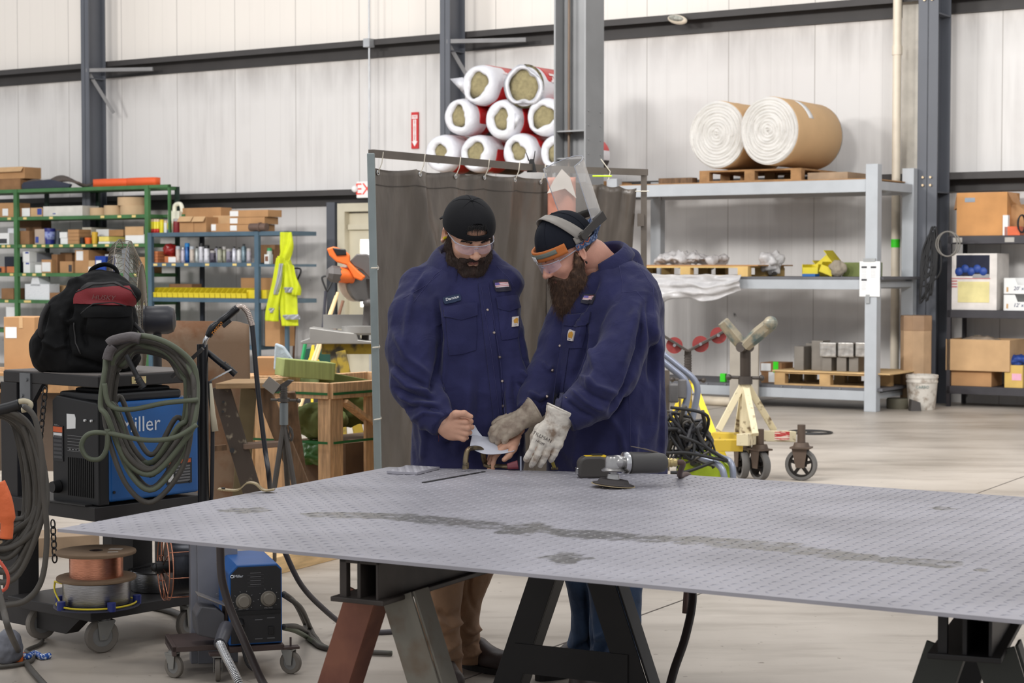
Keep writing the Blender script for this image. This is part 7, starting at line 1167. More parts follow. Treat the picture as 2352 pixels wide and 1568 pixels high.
def bigcaster(parent, x, Y_, r, rt, ztop):
    t = bpy.data.objects.new('caster', None); col.objects.link(t); t.parent = parent; c = V((x, Y_, r)); ax = rot('Z', rt) @ V((1, 0, 0)); w = .05; M_ = inv(parent)
    mb = MB(); mb.lathe([(r*.78, -w/2), (r*.95, -w/2), (r, -w*.3), (r, w*.3), (r*.95, w/2), (r*.78, w/2), (r*.78, -w/2)], c, ax, n=32); o = mb.B('tyre', mat('grey_tyre', (96, 94, 92), .7), t, w=1, smooth=AU)
    mb = MB(); mb.lathe([(r*.66, -w*.35), (r*.8, -w*.35), (r*.8, w*.35), (r*.66, w*.35), (r*.66, -w*.35)], c, ax, n=32); x_ = V((0, 0, 1)); y_ = ax.cross(x_); mb.cyl(c - ax*w*.8, c+ax*w*.8, r*.22, n=12); pass
    for k in range(5): a = k*1.2566; d_ = x_*cos(a)+y_*sin(a); mb.bar(c+d_*r*.2, c+d_*r*.7, .022, .022, ax)
    mb.B('wheel', mat('black_wheel', (34, 30, 28), .5, .3), t, w=1, smooth=AU); fy = rot('Z', rt) @ V((0, 1, 0)); mb = MB()
    for s in (-1, 1): mb.prism([(-.03, -.02), (.03, -.02), (.06, r*1.05), (-.05, r*1.05)], c+ax*s*w*.75, fy, (0, 0, 1), ax*.006*s)
    mb.box(c+V((0, 0, r*1.06)), (w*2.4, .14, .012), rot('Z', rt)); mb.cyl(c+V((0, 0, r*1.1)), c+V((0, 0, r*1.1+.03)), .06, .05, 16); mb.cyl((x, Y_, r*2.1), (x, Y_, ztop), .028, n=14); mb.B('fork', mat('rusty_fork', (92, 78, 68), .6, .4, var=.2), t, w=1, smooth=AU)
p = atz(1840, 1103); bigcaster(T, p.x - .0, p.y, .112, 1.2, at(0, 975, p.y).z); p = atz(1745, 1103); bigcaster(T, p.x, p.y, .106, .45, at(0, 985, p.y).z); p = atz(1706, 1101); bigcaster(T, p.x, p.y+.05, .106, .2, at(0, 1000, p.y).z)
# second stand: V head with red rollers
YR = 13.9; q = lambda x, y, d=0: at(x, y, YR+d); T = thing('pipe_stand', 'dark pipe stand with red rollers on its V head, beyond the right person\'s back', 'pipe stand', V((q(1580, 0).x, YR, 0)))
for s, pts in ((-1, [(1580, 806), (1510, 762)]), (1, [(1580, 806), (1678, 752)])): mb = MB(); mb.bar(q(*pts[0], -.04), q(*pts[1], -.04), .02, .045, (0, 1, 0)); mb.bar(q(*pts[0], .04), q(*pts[1], .04), .02, .045, (0, 1, 0)); mb.B('head_arm', stl, T, w=1, bev=.003)
for x, y in ((1549, 793), (1609, 790), (1650, 770)): mb = MB(); mb.cyl(q(x, y, -.03), q(x, y, .03), .062, n=24); mb.B('red_roller', redw, T, w=1, smooth=AU); mb = MB(); mb.cyl(q(x, y, -.07), q(x, y, -.05), .012, n=10); mb.B('bolt', chrome, T, w=1)
mb = MB(); mb.cyl(q(1580, 806), q(1580, 872), .026); [mb.cyl(q(1580, 815+6*k), q(1580, 818+6*k), .030, n=12) for k in range(9)]; mb.B('screw_post', stl, T, w=1, smooth=AU); mb = MB(); mb.tube([q(1546, 871), q(1615, 873)], .010, 8); mb.sph(q(1544, 871), .02); mb.sph(q(1616, 873), .02); mb.B('handle_nut', stl, T, w=1, smooth=1)
mb = MB(); mb.cyl(q(1580, 872), q(1580, 960), .03); mb.B('tube', yel2, T, w=1, smooth=AU)
for a, b, dd in (((1592, 878), (1648, 1018), -.5), ((1572, 890), (1520, 1030), -.5), ((1582, 880), (1583, 1000), .4)): mb = MB(); e = at(*b, YR+dd); e.z = 0; mb.bar(q(*a), at(*b, YR+dd), .045, .02, (0, 1, 0)); mb.bar(at(*b, YR+dd), V((e.x+(.1 if b[0] > 1600 else -.05 if b[0] < 1550 else 0), e.y, 0)), .045, .02, (0, 1, 0)); mb.B('leg', mat('bright_yellow_paint', (214, 186, 40), .5, var=.15), T, w=1)
# feeder cart frame: bent grey tubes with cable tangle and lime pouch
YT = 11.4; q = lambda x, y, d=0: at(x, y, YT+d); T = thing('tube_cart', 'bent grey tube cart frame behind the right person', 'cart', V((q(1600, 0).x, YT, 0))); gt = mat('blue_grey_tube', (136, 142, 158), .35, .4)
for off, dx in ((0, 0), (.25, 22)): mb = MB(); b_ = V((q(1565+dx, 0, off).x, YT+off, .02)); mb.tube(cr([q(1500+dx, 812, off), q(1540+dx, 844, off), q(1572+dx, 872, off), q(1580+dx, 900, off), q(1572+dx, 945, off), q(1562+dx, 1010, off), b_], 6), .021, 10); mb.B('bent_tube', gt, T, w=1, smooth=1)
mb = MB(); mb.tube(cr([q(1570, 1030, -.3), q(1612, 1052, -.4), q(1660, 1080, -.5), V((q(1672, 0, -.5).x, YT - .5, .02))], 6), .021, 10); mb.B('bent_tube', gt, T, w=1, smooth=1); mb = MB(); mb.tube(cr([q(1600, 1020, -.1), q(1650, 1048, -.2), q(1682, 1072, -.3), V((q(1686, 0, -.3).x, YT - .3, .02))], 6), .021, 10); mb.B('bent_tube', gt, T, w=1, smooth=1)
mb = MB(); mb.tube([q(1562, 915, -.2), q(1562, 955, -.2)], .008, 8); mb.cyl(q(1562, 958, -.2), q(1562, 970, -.2), .02, .014, 10); mb.B('brass_valve', mat('brass_fitting', (190, 170, 120)), T, w=1, smooth=AU)
mb = MB(); mb.bb(q(1538, 925, .1), q(1556, 880, .2)); mb.B('regulator', mat('grey_regulator', (106, 104, 104), .5), T, w=1, bev=.01); mb = MB(); mb.cyl(q(1568, 870, .0), q(1568, 915, 0), .03); mb.B('regulator', mat('grey_regulator', (106, 104, 104), .5), T, w=1, bev=.01); mb = MB(); mb.bar(q(1530, 1080, .2), q(1530, 850, .2), .04, .04, (0, 1, 0)); mb.B('post', mat('grey_brown_post', (104, 94, 84), .6), T, w=1)
RR = random.Random(11); T = thing('cable_tangle', 'tangle of black cables hanging on the bent tube cart', 'cable', V((q(1580, 0).x, YT - .1, 0)))
for k in range(26):
    x0_ = RR.uniform(1525, 1600); y0_ = RR.uniform(930, 1000); pts = [(x0_+RR.uniform(-20, 20), y0_)]+[(RR.uniform(1520, 1640), RR.uniform(950, 1075)) for _ in range(3)]; mb = MB(); mb.tube(cr([q(x, y, -.25+RR.uniform(-.18, .15)) for x, y in pts], 7), RR.choice((.007, .010, .013)), 7); mb.B('cable', RR.choice((rubber, cabm, mat('black_lead', (40, 40, 44)))), T, w=1, smooth=1)
for pts in ([(1530, 1040), (1580, 1040), (1640, 1052), (1672, 1058)], [(1560, 1000), (1610, 1020), (1650, 1045), (1668, 1056)], [(1540, 1085), (1580, 1082), (1640, 1060)], [(1600, 980), (1612, 1015), (1640, 1040)]): mb = MB(); mb.tube(cr([q(x, y, -.5) for x, y in pts], 6), .010, 8); mb.B('cable', rubber, T, w=1, smooth=1)
p = V((q(1625, 0, -.3).x, YT - .25, 0)); h_ = at(0, 1050, p.y).z; mb = MB(); mb.prism([(-.15, 0), (.17, 0), (.17, h_*.8), (.02, h_*1.1), (-.12, h_*1.25), (-.15, h_)], (0, 0, 0), (1, 0, 0), (0, 0, 1), (0, .2, 0)); o = tag(mb.B('lime_bag', mat('lime_fabric', (172, 196, 40), .7, var=.15, bump=.004, bs=20), loc=p, bev=.01), 'lime green bag on the floor below the cable tangle', 'bag'); mb = MB(); mb.bb((-.15, -.004, 0), (.17, .2, .03)); mb.B('bag_base', blackp, o)
for k in range(3): pass
p = atz(1860, 994); mb = MB(); 
for k in range(4): mb.tube([V((p.x+.10*k*.3+(.20 - .03*k)*cos(a), p.y+(.22 - .04*k)*sin(a), .008)) for a in [i*2*pi/24 for i in range(24)]], .006, 5, closed=1)
tag(mb.B('wire_ring', darkst, w=1, smooth=1), 'flat coil of dark wire on the floor right of the pipe stand', 'wire')
# bent grey sheet standing in front of the rack
p = atz(1706, 935); h_ = at(0, 785, p.y).z; mb = MB(); mb.prism([(-.14, 0), (.16, .0), (.17, .02), (.05, .03), (.04, .10), (-.05, .10), (-.06, .03), (-.14, .02)], (0, 0, 0), (1, 0, 0), (0, 1, 0), (0, 0, h_)); tag(mb.B('steel_profile', mat('grey_cream_steel', (168, 160, 148), .5, .2, var=.1), loc=(p.x, p.y, 0), yaw=-.2, bev=.002), 'upright grey bent steel profile standing before the rack behind the pipe stand', 'steel profile')
a = atz(1585, 928); b = atz(1690, 934); mb = MB(); mb.cyl(a+V((0, 0, .05)), b+V((0, 0, .05)), .05, n=20); tag(mb.B('floor_pipe', mat('dirty_cream_pipe', (190, 178, 158), .5, var=.2), w=1, smooth=AU), 'dirty cream pipe lying on the floor before the rack\'s base', 'pipe')
# ------------------------------------------------------------------ light grey rack
ORF, ORB = 1.70, .68                                                # distances of its front and back frames from the wall
s_r, _ = atw(2022, 600, ORF); s_l = atw(1412, 600, ORF)[0]; T = thing('pallet_rack', 'light grey steel pallet rack against the back wall, right of the screen', 'rack', W(s_l, ORF, 0), YAW); D_ = ORF - ORB; Lr = s_r - s_l
zT = atw(1760, 418, ORF)[1]; zM = atw(1900, 642, ORF)[1]; zB = atw(1800, 890, ORF)[1]; PH = 2.54; w = .072
def rb(nm, a, b, m=rackm, bev=.003): mb = MB(); mb.bb(a, b); return mb.B(nm, m, T, bev=bev)
for x, y in ((Lr - w, 0), (Lr - w, D_), (0, 0), (0, D_)): rb('upright', (x - .065, y - w, 0), (x+.065, y+w*.6, PH if x > 1 else zT+.08))
for z, h_ in ((zT, .13), (zM, .10), (zB, .10)):
    rb('beam', (.07, -.05, z - h_), (Lr - .13, .01, z)); rb('beam', (.07, D_ - .05, z - h_), (Lr - .13, D_+.01, z))
    for y0_ in (0,): rb('end_beam', (Lr - .1, .05, z - h_+.02), (Lr - .02, D_ - .05, z - .02)); rb('end_beam', (-.04, .05, z - h_+.02), (.03, D_ - .05, z - .02))
deck = mat('rack_deck', (96, 96, 100), .6, .2); rb('deck', (0, -.02, zT), (Lr - .1, D_, zT+.012), palw); rb('deck', (0, -.04, zM), (Lr+.05, D_, zM+.03), deck); rb('deck', (0, -.04, zB), (Lr+.05, D_, zB+.03), deck)
mb = MB(); [mb.cyl((.3+.22*k, -.045, zB+.015), (.3+.22*k, -.05, zB+.015), .010, n=8) for k in range(12)]; mb.B('deck_bolts', steelg, T)
mb = MB(); z_ = zM; mb.bb((Lr - .19, -.085, z_ - .17), (Lr+.03, -.08, z_+.19)); o = mb.B('paper_notice', whitep, T); mb = MB()
for x0_, zz_ in ((Lr - .17, .12), (Lr - .07, .12), (Lr - .17, -.01)): mb.bb((x0_, -.087, z_+zz_), (x0_+.06, -.085, z_+zz_+.02))
mb.B('bar_code', mat('print_black', (60, 60, 64), .7, var=0), T); 
for x0_, zz_ in ((Lr - .17, .10), (Lr - .07, .10), (Lr - .17, -.03)): mb = MB(); [mb.bb((x0_, -.0865, z_+zz_ - .015*k), (x0_+.055, -.085, z_+zz_ - .015*k+.006)) for k in range(6)]; mb.B('notice_text', mat('print_pale', (190, 190, 192), .7, var=0), T)
mb = MB(); mb.bb((Lr - .15, -.09, z_+.185), (Lr - .02, -.078, z_+.22)); mb.bb((Lr - .12, -.09, z_ - .24), (Lr - .08, -.078, z_ - .15)); mb.B('grey_tape', mat('duct_tape', (150, 152, 152), .5), T)
RK = lambda x, y, z: wmat(T) @ V((x, y, z)); RT = T
def onrack(px, y, T_=None): s, _ = atw(px, 500, ORF - y); return s - s_l
def pallet(name, label, x0, x1, y0, y1, z, h=.12, m=palw):
    t = thing(name, label, 'pallet', RK(x0, y0, z), YAW); L2, W2 = x1 - x0, y1 - y0; mb = MB()
    for k in range(6): yy = W2*k/6; mb.bb((0, yy, h - .018), (L2, yy+W2/6 - .02, h)); 
    mb.B('top_boards', m, t); mb = MB(); [mb.bb((0, yy, 0), (L2, yy+.09, .016)) for yy in (0, W2/2 - .045, W2 - .09)]; mb.B('bottom_boards', m, t)
    for xx in (0, L2/2 - .06, L2 - .12):
        for yy in (0, W2/2 - .045, W2 - .09): mb = MB(); mb.bb((xx, yy, .016), (xx+.12, yy+.09, h - .018)); mb.B('block', m, t)
    return t
x0_ = onrack(1606, .05); pallet('pallet', 'brown pallet on the rack\'s top deck under the two white rolls', x0_, onrack(1870, .05) - .15, .05, 1.15, zT+.012, .13)
xl = onrack(1512, 0.05); slab2 = lambda nm, lb, x0, x1, y0, y1, z0, z1, m, cat, bev=.004, kind=None: tag((lambda mb: mb.bb((0, 0, 0), (x1 - x0, y1 - y0, z1 - z0)) and mb.B(nm, m, loc=RK(x0, y0, z0), yaw=YAW, bev=bev))(MB()), lb, cat)
slab2('timber_block', 'small brown timber on the rack\'s top deck left of the pallet', xl, xl+.42, .05, .17, zT+.012, zT+.075, woodd, 'lumber'); slab2('long_timber', 'long grey-brown board beside the white rolls on the top deck', onrack(1870, .05) - .1, onrack(1870, .05)+.35, .1, .9, zT+.012, zT+.09, mat('grey_board', (150, 128, 104)), 'lumber')
# big insulation rolls
rollw = mat('white_wool', (212, 209, 204), .9, var=.04, bump=.02, bs=14); kraft = mat('kraft_wrap', (206, 170, 126), .7, var=.05, vs=3)
def bigroll(label, px, py, r, L2, dy):
    y0 = .0+dy; s, z = atw(px, py, ORF - y0); t = thing('insulation_roll', label, 'insulation roll', W(s, ORF - y0, z - r), YAW); c = V((0, 0, r)); n_ = 56
    mb = MB(); rr2 = random.Random(int(px)); ph = [rr2.uniform(0, 6) for _ in range(30)]; prof = [(.0, -.02)]
    N_ = 22; vs = []; fs = []
    for j in range(N_*2):
        rad = r*.985*j/(N_*2 - 1)
        for k in range(n_): a = 2*pi*k/n_; ridge = -.018*(j % 4 < 2)+.008*sin(3*a+ph[j % 30]); rr_ = rad*(1+.025*sin(2*a+j*.4)*(1 - j/(N_*2))); vs.append((rr_*cos(a), ridge - .015*(1 - (rad/r) ** 2), r+rr_*sin(a)))
    for j in range(N_*2 - 1):
        for k in range(n_): l = (k+1) % n_; fs.append((j*n_+k, j*n_+l, (j+1)*n_+l, (j+1)*n_+k))
    mb.add(vs, fs); mb.lathe([(r*.98, .0), (r*.985, .03), (r*.985, L2), (0, L2)], c, (0, 1, 0), n=48); mb.B('wool', rollw, t, smooth=1)
    mb = MB(); mb.lathe([(r*.99, .02), (r*1.0, .04), (r*.995, L2*.3), (r*1.004, L2*.32), (r*.995, L2*.5), (r*1.004, L2*.52), (r*.995, L2*.75), (r*1.0, L2*.97), (r*.96, L2)], c, (0, 1, 0), n=56); mb.B('kraft_wrap', kraft, t, smooth=1); t.scale = (.92, 1, 1); return t, r
bigroll('large white insulation roll, left and partly behind the other, on the rack\'s top', 1648, 309, .366, 1.15, -.02); t, r = bigroll('large kraft-wrapped white insulation roll, the right one on the rack\'s top', 1766, 300, .362, 1.2, -.12)
mb = MB(); mb.grid(lambda u, v: (.0+r*1.006*cos(.15+.75*u+.25), .34+.12*v, r+r*1.006*sin(.15+.75*u+.25)), 10, 2); mb.B('white_label', whitep, t, smooth=1, solid=.002)
# middle deck
zd = zM+.03; pallet('pallet', 'pale pallet with boards and plastic film on the rack\'s middle deck', onrack(1440, .0), onrack(1722, .0), -.04, .9, zd, .11, mat('yellow_pine', (206, 172, 110), .8, var=.12)); xa = onrack(1520, .1); slab2('cardboard_sheet', 'flat brown cardboard sheet lying on the middle deck\'s pallet', onrack(1480, .1), onrack(1760, .2), .0, .9, zd+.11, zd+.125, card, 'cardboard')
film = mat('cling_film', (214, 212, 212), .12, var=.1, alpha=.72, bump=.02, bs=9)
def drape(name, label, x0, x1, ztop, zlow, y, m, amp=.05, seed=0, cat='plastic film'):
    mb = MB()
    def fn(u, v): e = .5+.5*mnoise.noise(V((u*3+seed, 0, seed))); z = ztop+(zlow - ztop)*v*(.45+.9*e*sin(pi*min(1, u*.85+.18))); return (x0+(x1 - x0)*u, y+amp*mnoise.noise(V((u*6, v*4, seed))) - .02 - amp*.6*sin(v*3), z+.02*mnoise.noise(V((u*9, v*5, seed+4))))
    mb.grid(fn, 50, 24); vs = [RK(*p) for p in mb.v]; mb.v = [tuple(p) for p in vs]; return tag(mb.B(name, m, w=1, smooth=1, solid=.002), label, cat)
drape('plastic_film', 'clear crumpled plastic film hanging from the rack\'s middle deck', onrack(1440, 0), onrack(1716, 0), zd+.02, zM - .32, -.11, film, .09, 3)
for nm, lb, px, py, r_, sd in (('plastic_film', 'clear crumpled film heaped on the middle deck\'s pallet', 1590, 595, (.42, .2, .05), 5), ('plastic_film', 'bunched clear film at the right end of the middle deck\'s pallet', 1772, 605, (.13, .15, .11), 6)):
    s, z = atw(px, py, ORF - .4); p = W(s, ORF - .4, z); blob(nm, lb, 'plastic film', (p.x, p.y, p.z+.0), r_, film, 9, .09, sd, .02)
yb = mat('yellow_bin', (214, 196, 40), .5, var=.12); s, z = atw(1866, 630, ORF - .3)
def tray(label, px0, px1, y, z, h, tilt=0, m=None, d=.25):
    x0, x1 = onrack(px0, y), onrack(px1, y); t = thing('plastic_bin', label, 'bin', RK((x0+x1)/2, y, z), YAW); w_ = (x1 - x0)/2; mb = MB(); r_ = rot('Y', tilt); e = .006
    for a, b in (((-w_, 0, 0), (w_, d, e)), ((-w_, 0, 0), (w_, e, h*.75)), ((-w_, d - e, 0), (w_, d, h)), ((-w_, 0, 0), (-w_+e, d, h)), ((w_ - e, 0, 0), (w_, d, h))): a, b = V(a), V(b); mb.box(r_ @ ((a+b)/2)+V((0, 0, abs(sin(tilt))*w_)), b - a, r_)
    mb.B('tray', m or yb, t); return t
tray('yellow plastic crate on the rack\'s middle deck, leftmost of the yellow items', 1843, 1880, .25, zd, .13); tray('yellow plastic crate leaning against its left neighbour on the middle deck', 1880, 1912, .2, zd, .11, .35); tray('yellow plastic crate thrown upright behind the two front yellow crates', 1890, 1925, .5, zd, .22, -.7); slab2('blue_strip', 'blue strip under the leftmost yellow crate on the middle deck', onrack(1850, .2), onrack(1880, .2), .12, .24, zd, zd+.03, bluep, 'strip'); s, z = atw(1925, 618, ORF - .2); blob('rag_bundle', 'pale rag bundle between the yellow crates and the olive box', 'rag', W(s, ORF - .2, zd+.09), (.09, .08, .085), mat('pale_rag', (150, 140, 124), .9), 14, .02, 9, .012)
slab2('olive_box', 'long olive-green box at the right of the rack\'s middle deck', onrack(1935, .3), onrack(1995, .3), .3, .7, zd, zd+.15, mat('olive_green', (112, 122, 66), .7), 'box')
# bottom deck
zd = zB+.03; x0_ = onrack(1790, .1); pallet('pallet', 'pallet on the rack\'s bottom deck carrying grey steel blocks', x0_, x0_+1.15, .0, .85, zd, .14, mat('pallet_pale', (180, 146, 100), .8, var=.2)); slab2('plywood_sheet', 'thin plywood sheet on top of the bottom deck\'s pallet', x0_ - .02, x0_+1.3, -.02, .9, zd+.14, zd+.155, woodl, 'plywood')
zp = zd+.155; blk2 = mat('steel_block', (126, 120, 112), .45, .5, var=.15); shiny = mat('shiny_foil', (190, 186, 180), .25, .9, var=.3, vs=20, bump=.004, bs=14)
for k, (px0, px1, y, py, lb) in enumerate(((1826, 1848, .1, 795, 'first from the left, the narrow upright one'), (1852, 1874, .35, 788, 'second from the left'), (1866, 1892, .15, 782, 'third from the left, dark and tall'), (1890, 1912, .1, 820, 'fourth from the left, below a shiny cap'), (1924, 1946, .1, 820, 'fifth from the left, below a shiny cap'), (1952, 1974, .12, 820, 'last at the right behind the upright'))):
    zt_ = atw(px0, py, ORF - y)[1]; slab2('steel_block', 'grey steel block standing on the bottom pallet, '+lb, onrack(px0, y), onrack(px1, y), y, y+.2, zp, zt_, blk2, 'steel block')
for k, (px0, px1, y, lb) in enumerate(((1884, 1922, .06, 'left one'), (1926, 1962, .06, 'middle one'), (1966, 1996, .08, 'right one'))): z0_ = atw(px0, 820, ORF - y)[1]; z1_ = atw(px0, 786, ORF - y)[1]; slab2('shiny_cap', 'crumpled shiny metal cap on the grey blocks, '+lb+' of three', onrack(px0, y), onrack(px1, y), y, y+.22, z0_+.002, z1_, shiny, 'metal cap', .01)
def rbox(nm, lb, px0, px1, y, zlo, py, m, d=.3): return slab2(nm, lb, onrack(px0, y), onrack(px1, y), y, y+d, zlo, atw(px0, py, ORF - y)[1], m, 'box')
o = rbox('cardboard_box', 'small brown cardboard box with green tape on the bottom deck, the lower one', 1750, 1788, .2, zd, 855, card2); o2 = slab2('cardboard_box', 'small brown cardboard box with green tape on the bottom deck, the upper one', onrack(1748, .2), onrack(1797, .2), .2, .5, atw(1750, 855, ORF - .2)[1], atw(1750, 832, ORF - .2)[1], card2, 'box')
gtm = mat('green_tape', (60, 220, 30)); wb = onrack(1797, .2) - onrack(1748, .2); mb = MB(); mb.bb((wb*.62, -.003, 0), (wb*.85, .0, .12)); mb.B('tape', gtm, o2); mb = MB(); mb.bb((.01, -.003, .02), (wb*.5, 0, .10)); mb.B('label', whitep, o2); mb = MB(); mb.bb((.09, -.003, .01), (.16, 0, .12)); mb.B('label', whitep, o); mb = MB()
slab2('green_block', 'small bright green block on the bottom deck left of the bent profile', onrack(1655, .1), onrack(1667, .1), .1, .15, zd, zd+.09, gtm, 'block')
# ------------------------------------------------------------------ insulation roll stack behind the screen, on a second rack
OS = 2.3; s0_, _ = atw(985, 400, OS); s1_, _ = atw(1300, 400, OS); zR = atw(1190, 414, OS)[1]
T = thing('low_rack', 'grey rack hidden behind the screen that carries the red and white rolls', 'rack', W(s0_ - .2, OS, 0), YAW); Lh = s1_ - s0_+.3; 
for x in (.25, Lh - .1):
    for y in (.05, 1.2): mb = MB(); mb.bb((x - .06, y - .05, 0), (x+.06, y+.05, zR - .06)); mb.B('upright', rackm, T)
mb = MB(); mb.bb((.2, 0, zR - .05), (Lh, 1.3, zR)); mb.B('deck', palw, T)
rw = mat('stone_wool', (140, 130, 96), .95, var=.2, vs=18, bump=.01, bs=30); wf = mat('white_film', (216, 216, 221), .35, var=.04, bump=.012, bs=9); rf = mat('red_film', (190, 44, 46), .35, var=.1); df = mat('dark_film', (60, 58, 60), .4)
def bagroll(label, px, py, rp, hole, sd, cut=None, y=0., mark=False, tail=None):
    s, z = atw(px, py, OS - y); sc_ = F/(W(s, OS - y, z).y); r = rp/sc_; hr = hole/sc_; z = max(z, zR+r) if cut is None else z; t = thing('insulation_roll', label, 'insulation roll', W(s, OS - y, z - r), YAW, group=None); rr2 = random.Random(sd); a1, a2, a3 = (rr2.uniform(0, 6) for _ in range(3)); c = V((0, 0, r))
    wob = lambda a, zz_: 1+.05*sin(2*a+a1)+.04*sin(3*a+a2)+.02*sin(7*a+a3); hw_ = lambda a, zz_: 1+.16*sin(2*a+a2)+.10*sin(3*a+a1)+.05*sin(5*a)
    n_ = 48; vs = []; fs = []; pr_ = [(hr, .03, 1), (hr*1.02, .0, 1), (hr*1.25, -.02, .8), (r*.80, -.015, .3), (r*.94, .02, 0), (r, .09, 0), (r, .30, 0)]
    for rad, yy, k_ in pr_:
        for k in range(n_): a = 2*pi*k/n_; f_ = (hw_(a, 0)*k_+(1 - k_)*(1+.25*(wob(a, 0) - 1))); rr_ = rad*f_; vs.append((rr_*cos(a), yy+.005*sin(9*a+a1)*(rad < r*.9), r+rr_*sin(a)))
    for j in range(len(pr_) - 1):
        for k in range(n_): l = (k+1) % n_; fs.append((j*n_+k, j*n_+l, (j+1)*n_+l, (j+1)*n_+k))
    mb = MB(); mb.add(vs, fs); 
    if tail: x2, z2 = tail; mb.add([(r*.85*(1 if x2 > 0 else -1), -.01, r+z2*r*.5+.05), (r*x2, -.03, r+r*z2), (r*.8*(1 if x2 > 0 else -1), .0, r+z2*r*.5 - .14), (r*.8*(1 if x2 > 0 else -1), .08, r+z2*r*.4)], [(0, 1, 2), (0, 3, 1), (1, 3, 2), (0, 2, 3)])
    mb.B('white_film', wf, t, smooth=1)
    mb = MB(); mb.lathe([(0, .015), (hr*.5, .022), (hr*1.3, .03)], c, (0, 1, 0), n=32); mb.B('wool_core', rw, t, smooth=1)
    mb = MB(); mb.lathe([(r*.995, .14), (r*1.004, .16), (r*1.004, .42), (r*.995, .44)], c, (0, 1, 0), n=48); mb.B('red_band', rf, t, smooth=1); mb = MB(); mb.lathe([(r, .29), (r, .85), (0, .86)], c, (0, 1, 0), n=48); fz = [sum(mb.v[i][2] for i in f)/len(f)/r for f in mb.f]; mb.m = [0 if z_ < .8 else 1 if z_ < 1.25 else 2 for z_ in fz] if sd == 4 else [1 if mark else 0]*len(fz); mb.B('sleeve', [df, wf, rf], t, smooth=AU)
    if mark:
        mb = MB(); mb.lathe([(r*1.001, .40), (r*1.006, .42), (r*1.006, .82)], c, (0, 1, 0), n=48); mb.B('red_band', rf, t, smooth=1)
        a = .42; p_ = wmat(t) @ V((r*1.01*cos(a), .42, r+r*1.01*sin(a))); rt = N; up_ = (wmat(t).to_3x3() @ V((-sin(a), 0, cos(a)))); text('ROCKWOOL', .085, mat('film_white_print', (236, 226, 226), .5, var=0), t, p_ - rt*.08+(wmat(t).to_3x3() @ V((cos(a), 0, sin(a))))*.004, rt, up_, sx=.8, align='LEFT')
        mb = MB(); g = wmat(t).to_3x3() @ V((cos(a), 0, sin(a))); b0 = p_ - rt*.16+g*.003; mb.prism([(-.05, -.055), (.05, -.055), (.05, .055), (-.05, .055), (-.05, .03), (.025, .03), (.025, -.03), (0, .02), (-.025, -.03), (-.05, -.03)], b0, rt, up_, g*.002); mb.B('logo', mat('film_white_print', (236, 226, 226)), t, w=1)
    return t
G2 = 'red and white wrapped insulation rolls'
bagroll('wrapped insulation roll, bottom row at the far left of the stack', 1010, 352, 44, 19, 1, y=0); bagroll('wrapped insulation roll, second in the bottom row with torn film', 1090, 352, 43, 24, 2, y=0); bagroll('wrapped insulation roll, third in the bottom row', 1189, 348, 43, 20, 3, y=0); bagroll('wrapped insulation roll, bottom row, half hidden by the centre column', 1275, 350, 43, 21, 4, y=0, cut=1)
bagroll('wrapped insulation roll, middle row at the left', 1052, 268, 42, 22, 5, cut=1); bagroll('wrapped insulation roll, middle row, the centre one with a loose tail', 1150, 274, 46, 22, 6, cut=1, tail=(1.25, .1)); bagroll('wrapped insulation roll, middle row at the right by the column', 1246, 268, 45, 27, 7, cut=1)
bagroll('wrapped insulation roll, top row at the left with a white pointed tail', 1097, 194, 47, 27, 8, cut=1, mark=1, tail=(-1.55, .35)); bagroll('wrapped insulation roll, top row at the right with a wide open end', 1203, 198, 48, 39, 9, cut=1, mark=1)
# ------------------------------------------------------------------ right-hand black shelving, bucket, tube
OB = .62; s0_, _ = atw(2176, 600, OB); T = thing('shelving_unit', 'black steel shelving unit at the right edge', 'shelving', W(s0_, OB, 0), YAW); shm = mat('black_shelf', (58, 56, 60), .5, .2)
zl = [atw(2250, y, OB)[1] for y in (541, 712, 888)]
for z in zl: mb = MB(); mb.bb((0, 0, z - .085), (1.6, .55, z)); mb.B('shelf', shm, T, bev=.003)
for x, y in ((.02, .02), (.02, .5), (1.5, .5)): mb = MB(); mb.bb((x - .02, y - .02, 0), (x+.02, y+.02, zl[0]+(.0 if y < .1 else 0))); mb.B('post', shm, T)
mb = MB(); mb.bb((.06, -.004, zl[0] - .07), (.16, .0, zl[0] - .02)); mb.bb((.62, -.004, zl[0] - .07), (.72, 0, zl[0] - .02)); mb.B('shelf_label', mat('grey_label', (170, 166, 160), .7), T)
KB = lambda x, y, z: W(s0_+x, OB - y, z); kx = lambda px, y=0.: atw(px, 600, OB - y)[0] - s0_; kz = lambda px, py, y=0.: atw(px, py, OB - y)[1]
def kbox(nm, lb, px0, px1, y, z0, py, m, d=.35, cat='box', shape=None, open_=False):
    x0, x1 = kx(px0, y), kx(px1, y); z1 = kz(px0, py, y); t = thing(nm, lb, cat, KB(x0, y, z0), YAW); w_, h_ = x1 - x0, z1 - z0; mb = MB()
    if open_:
        for a, b in (((0, 0, 0), (w_, d, .006)), ((0, 0, 0), (w_, .006, h_)), ((0, d - .006, 0), (w_, d, h_)), ((0, 0, 0), (.006, d, h_)), ((w_ - .006, 0, 0), (w_, d, h_))): mb.bb(a, b)
    else: mb.bb((0, 0, 0), (w_, d, h_))
    mb.B('carton', m, t, bev=.003); return t, w_, h_
oc = mat('orange_cardboard', (196, 142, 88), .85, var=.12, vs=4)
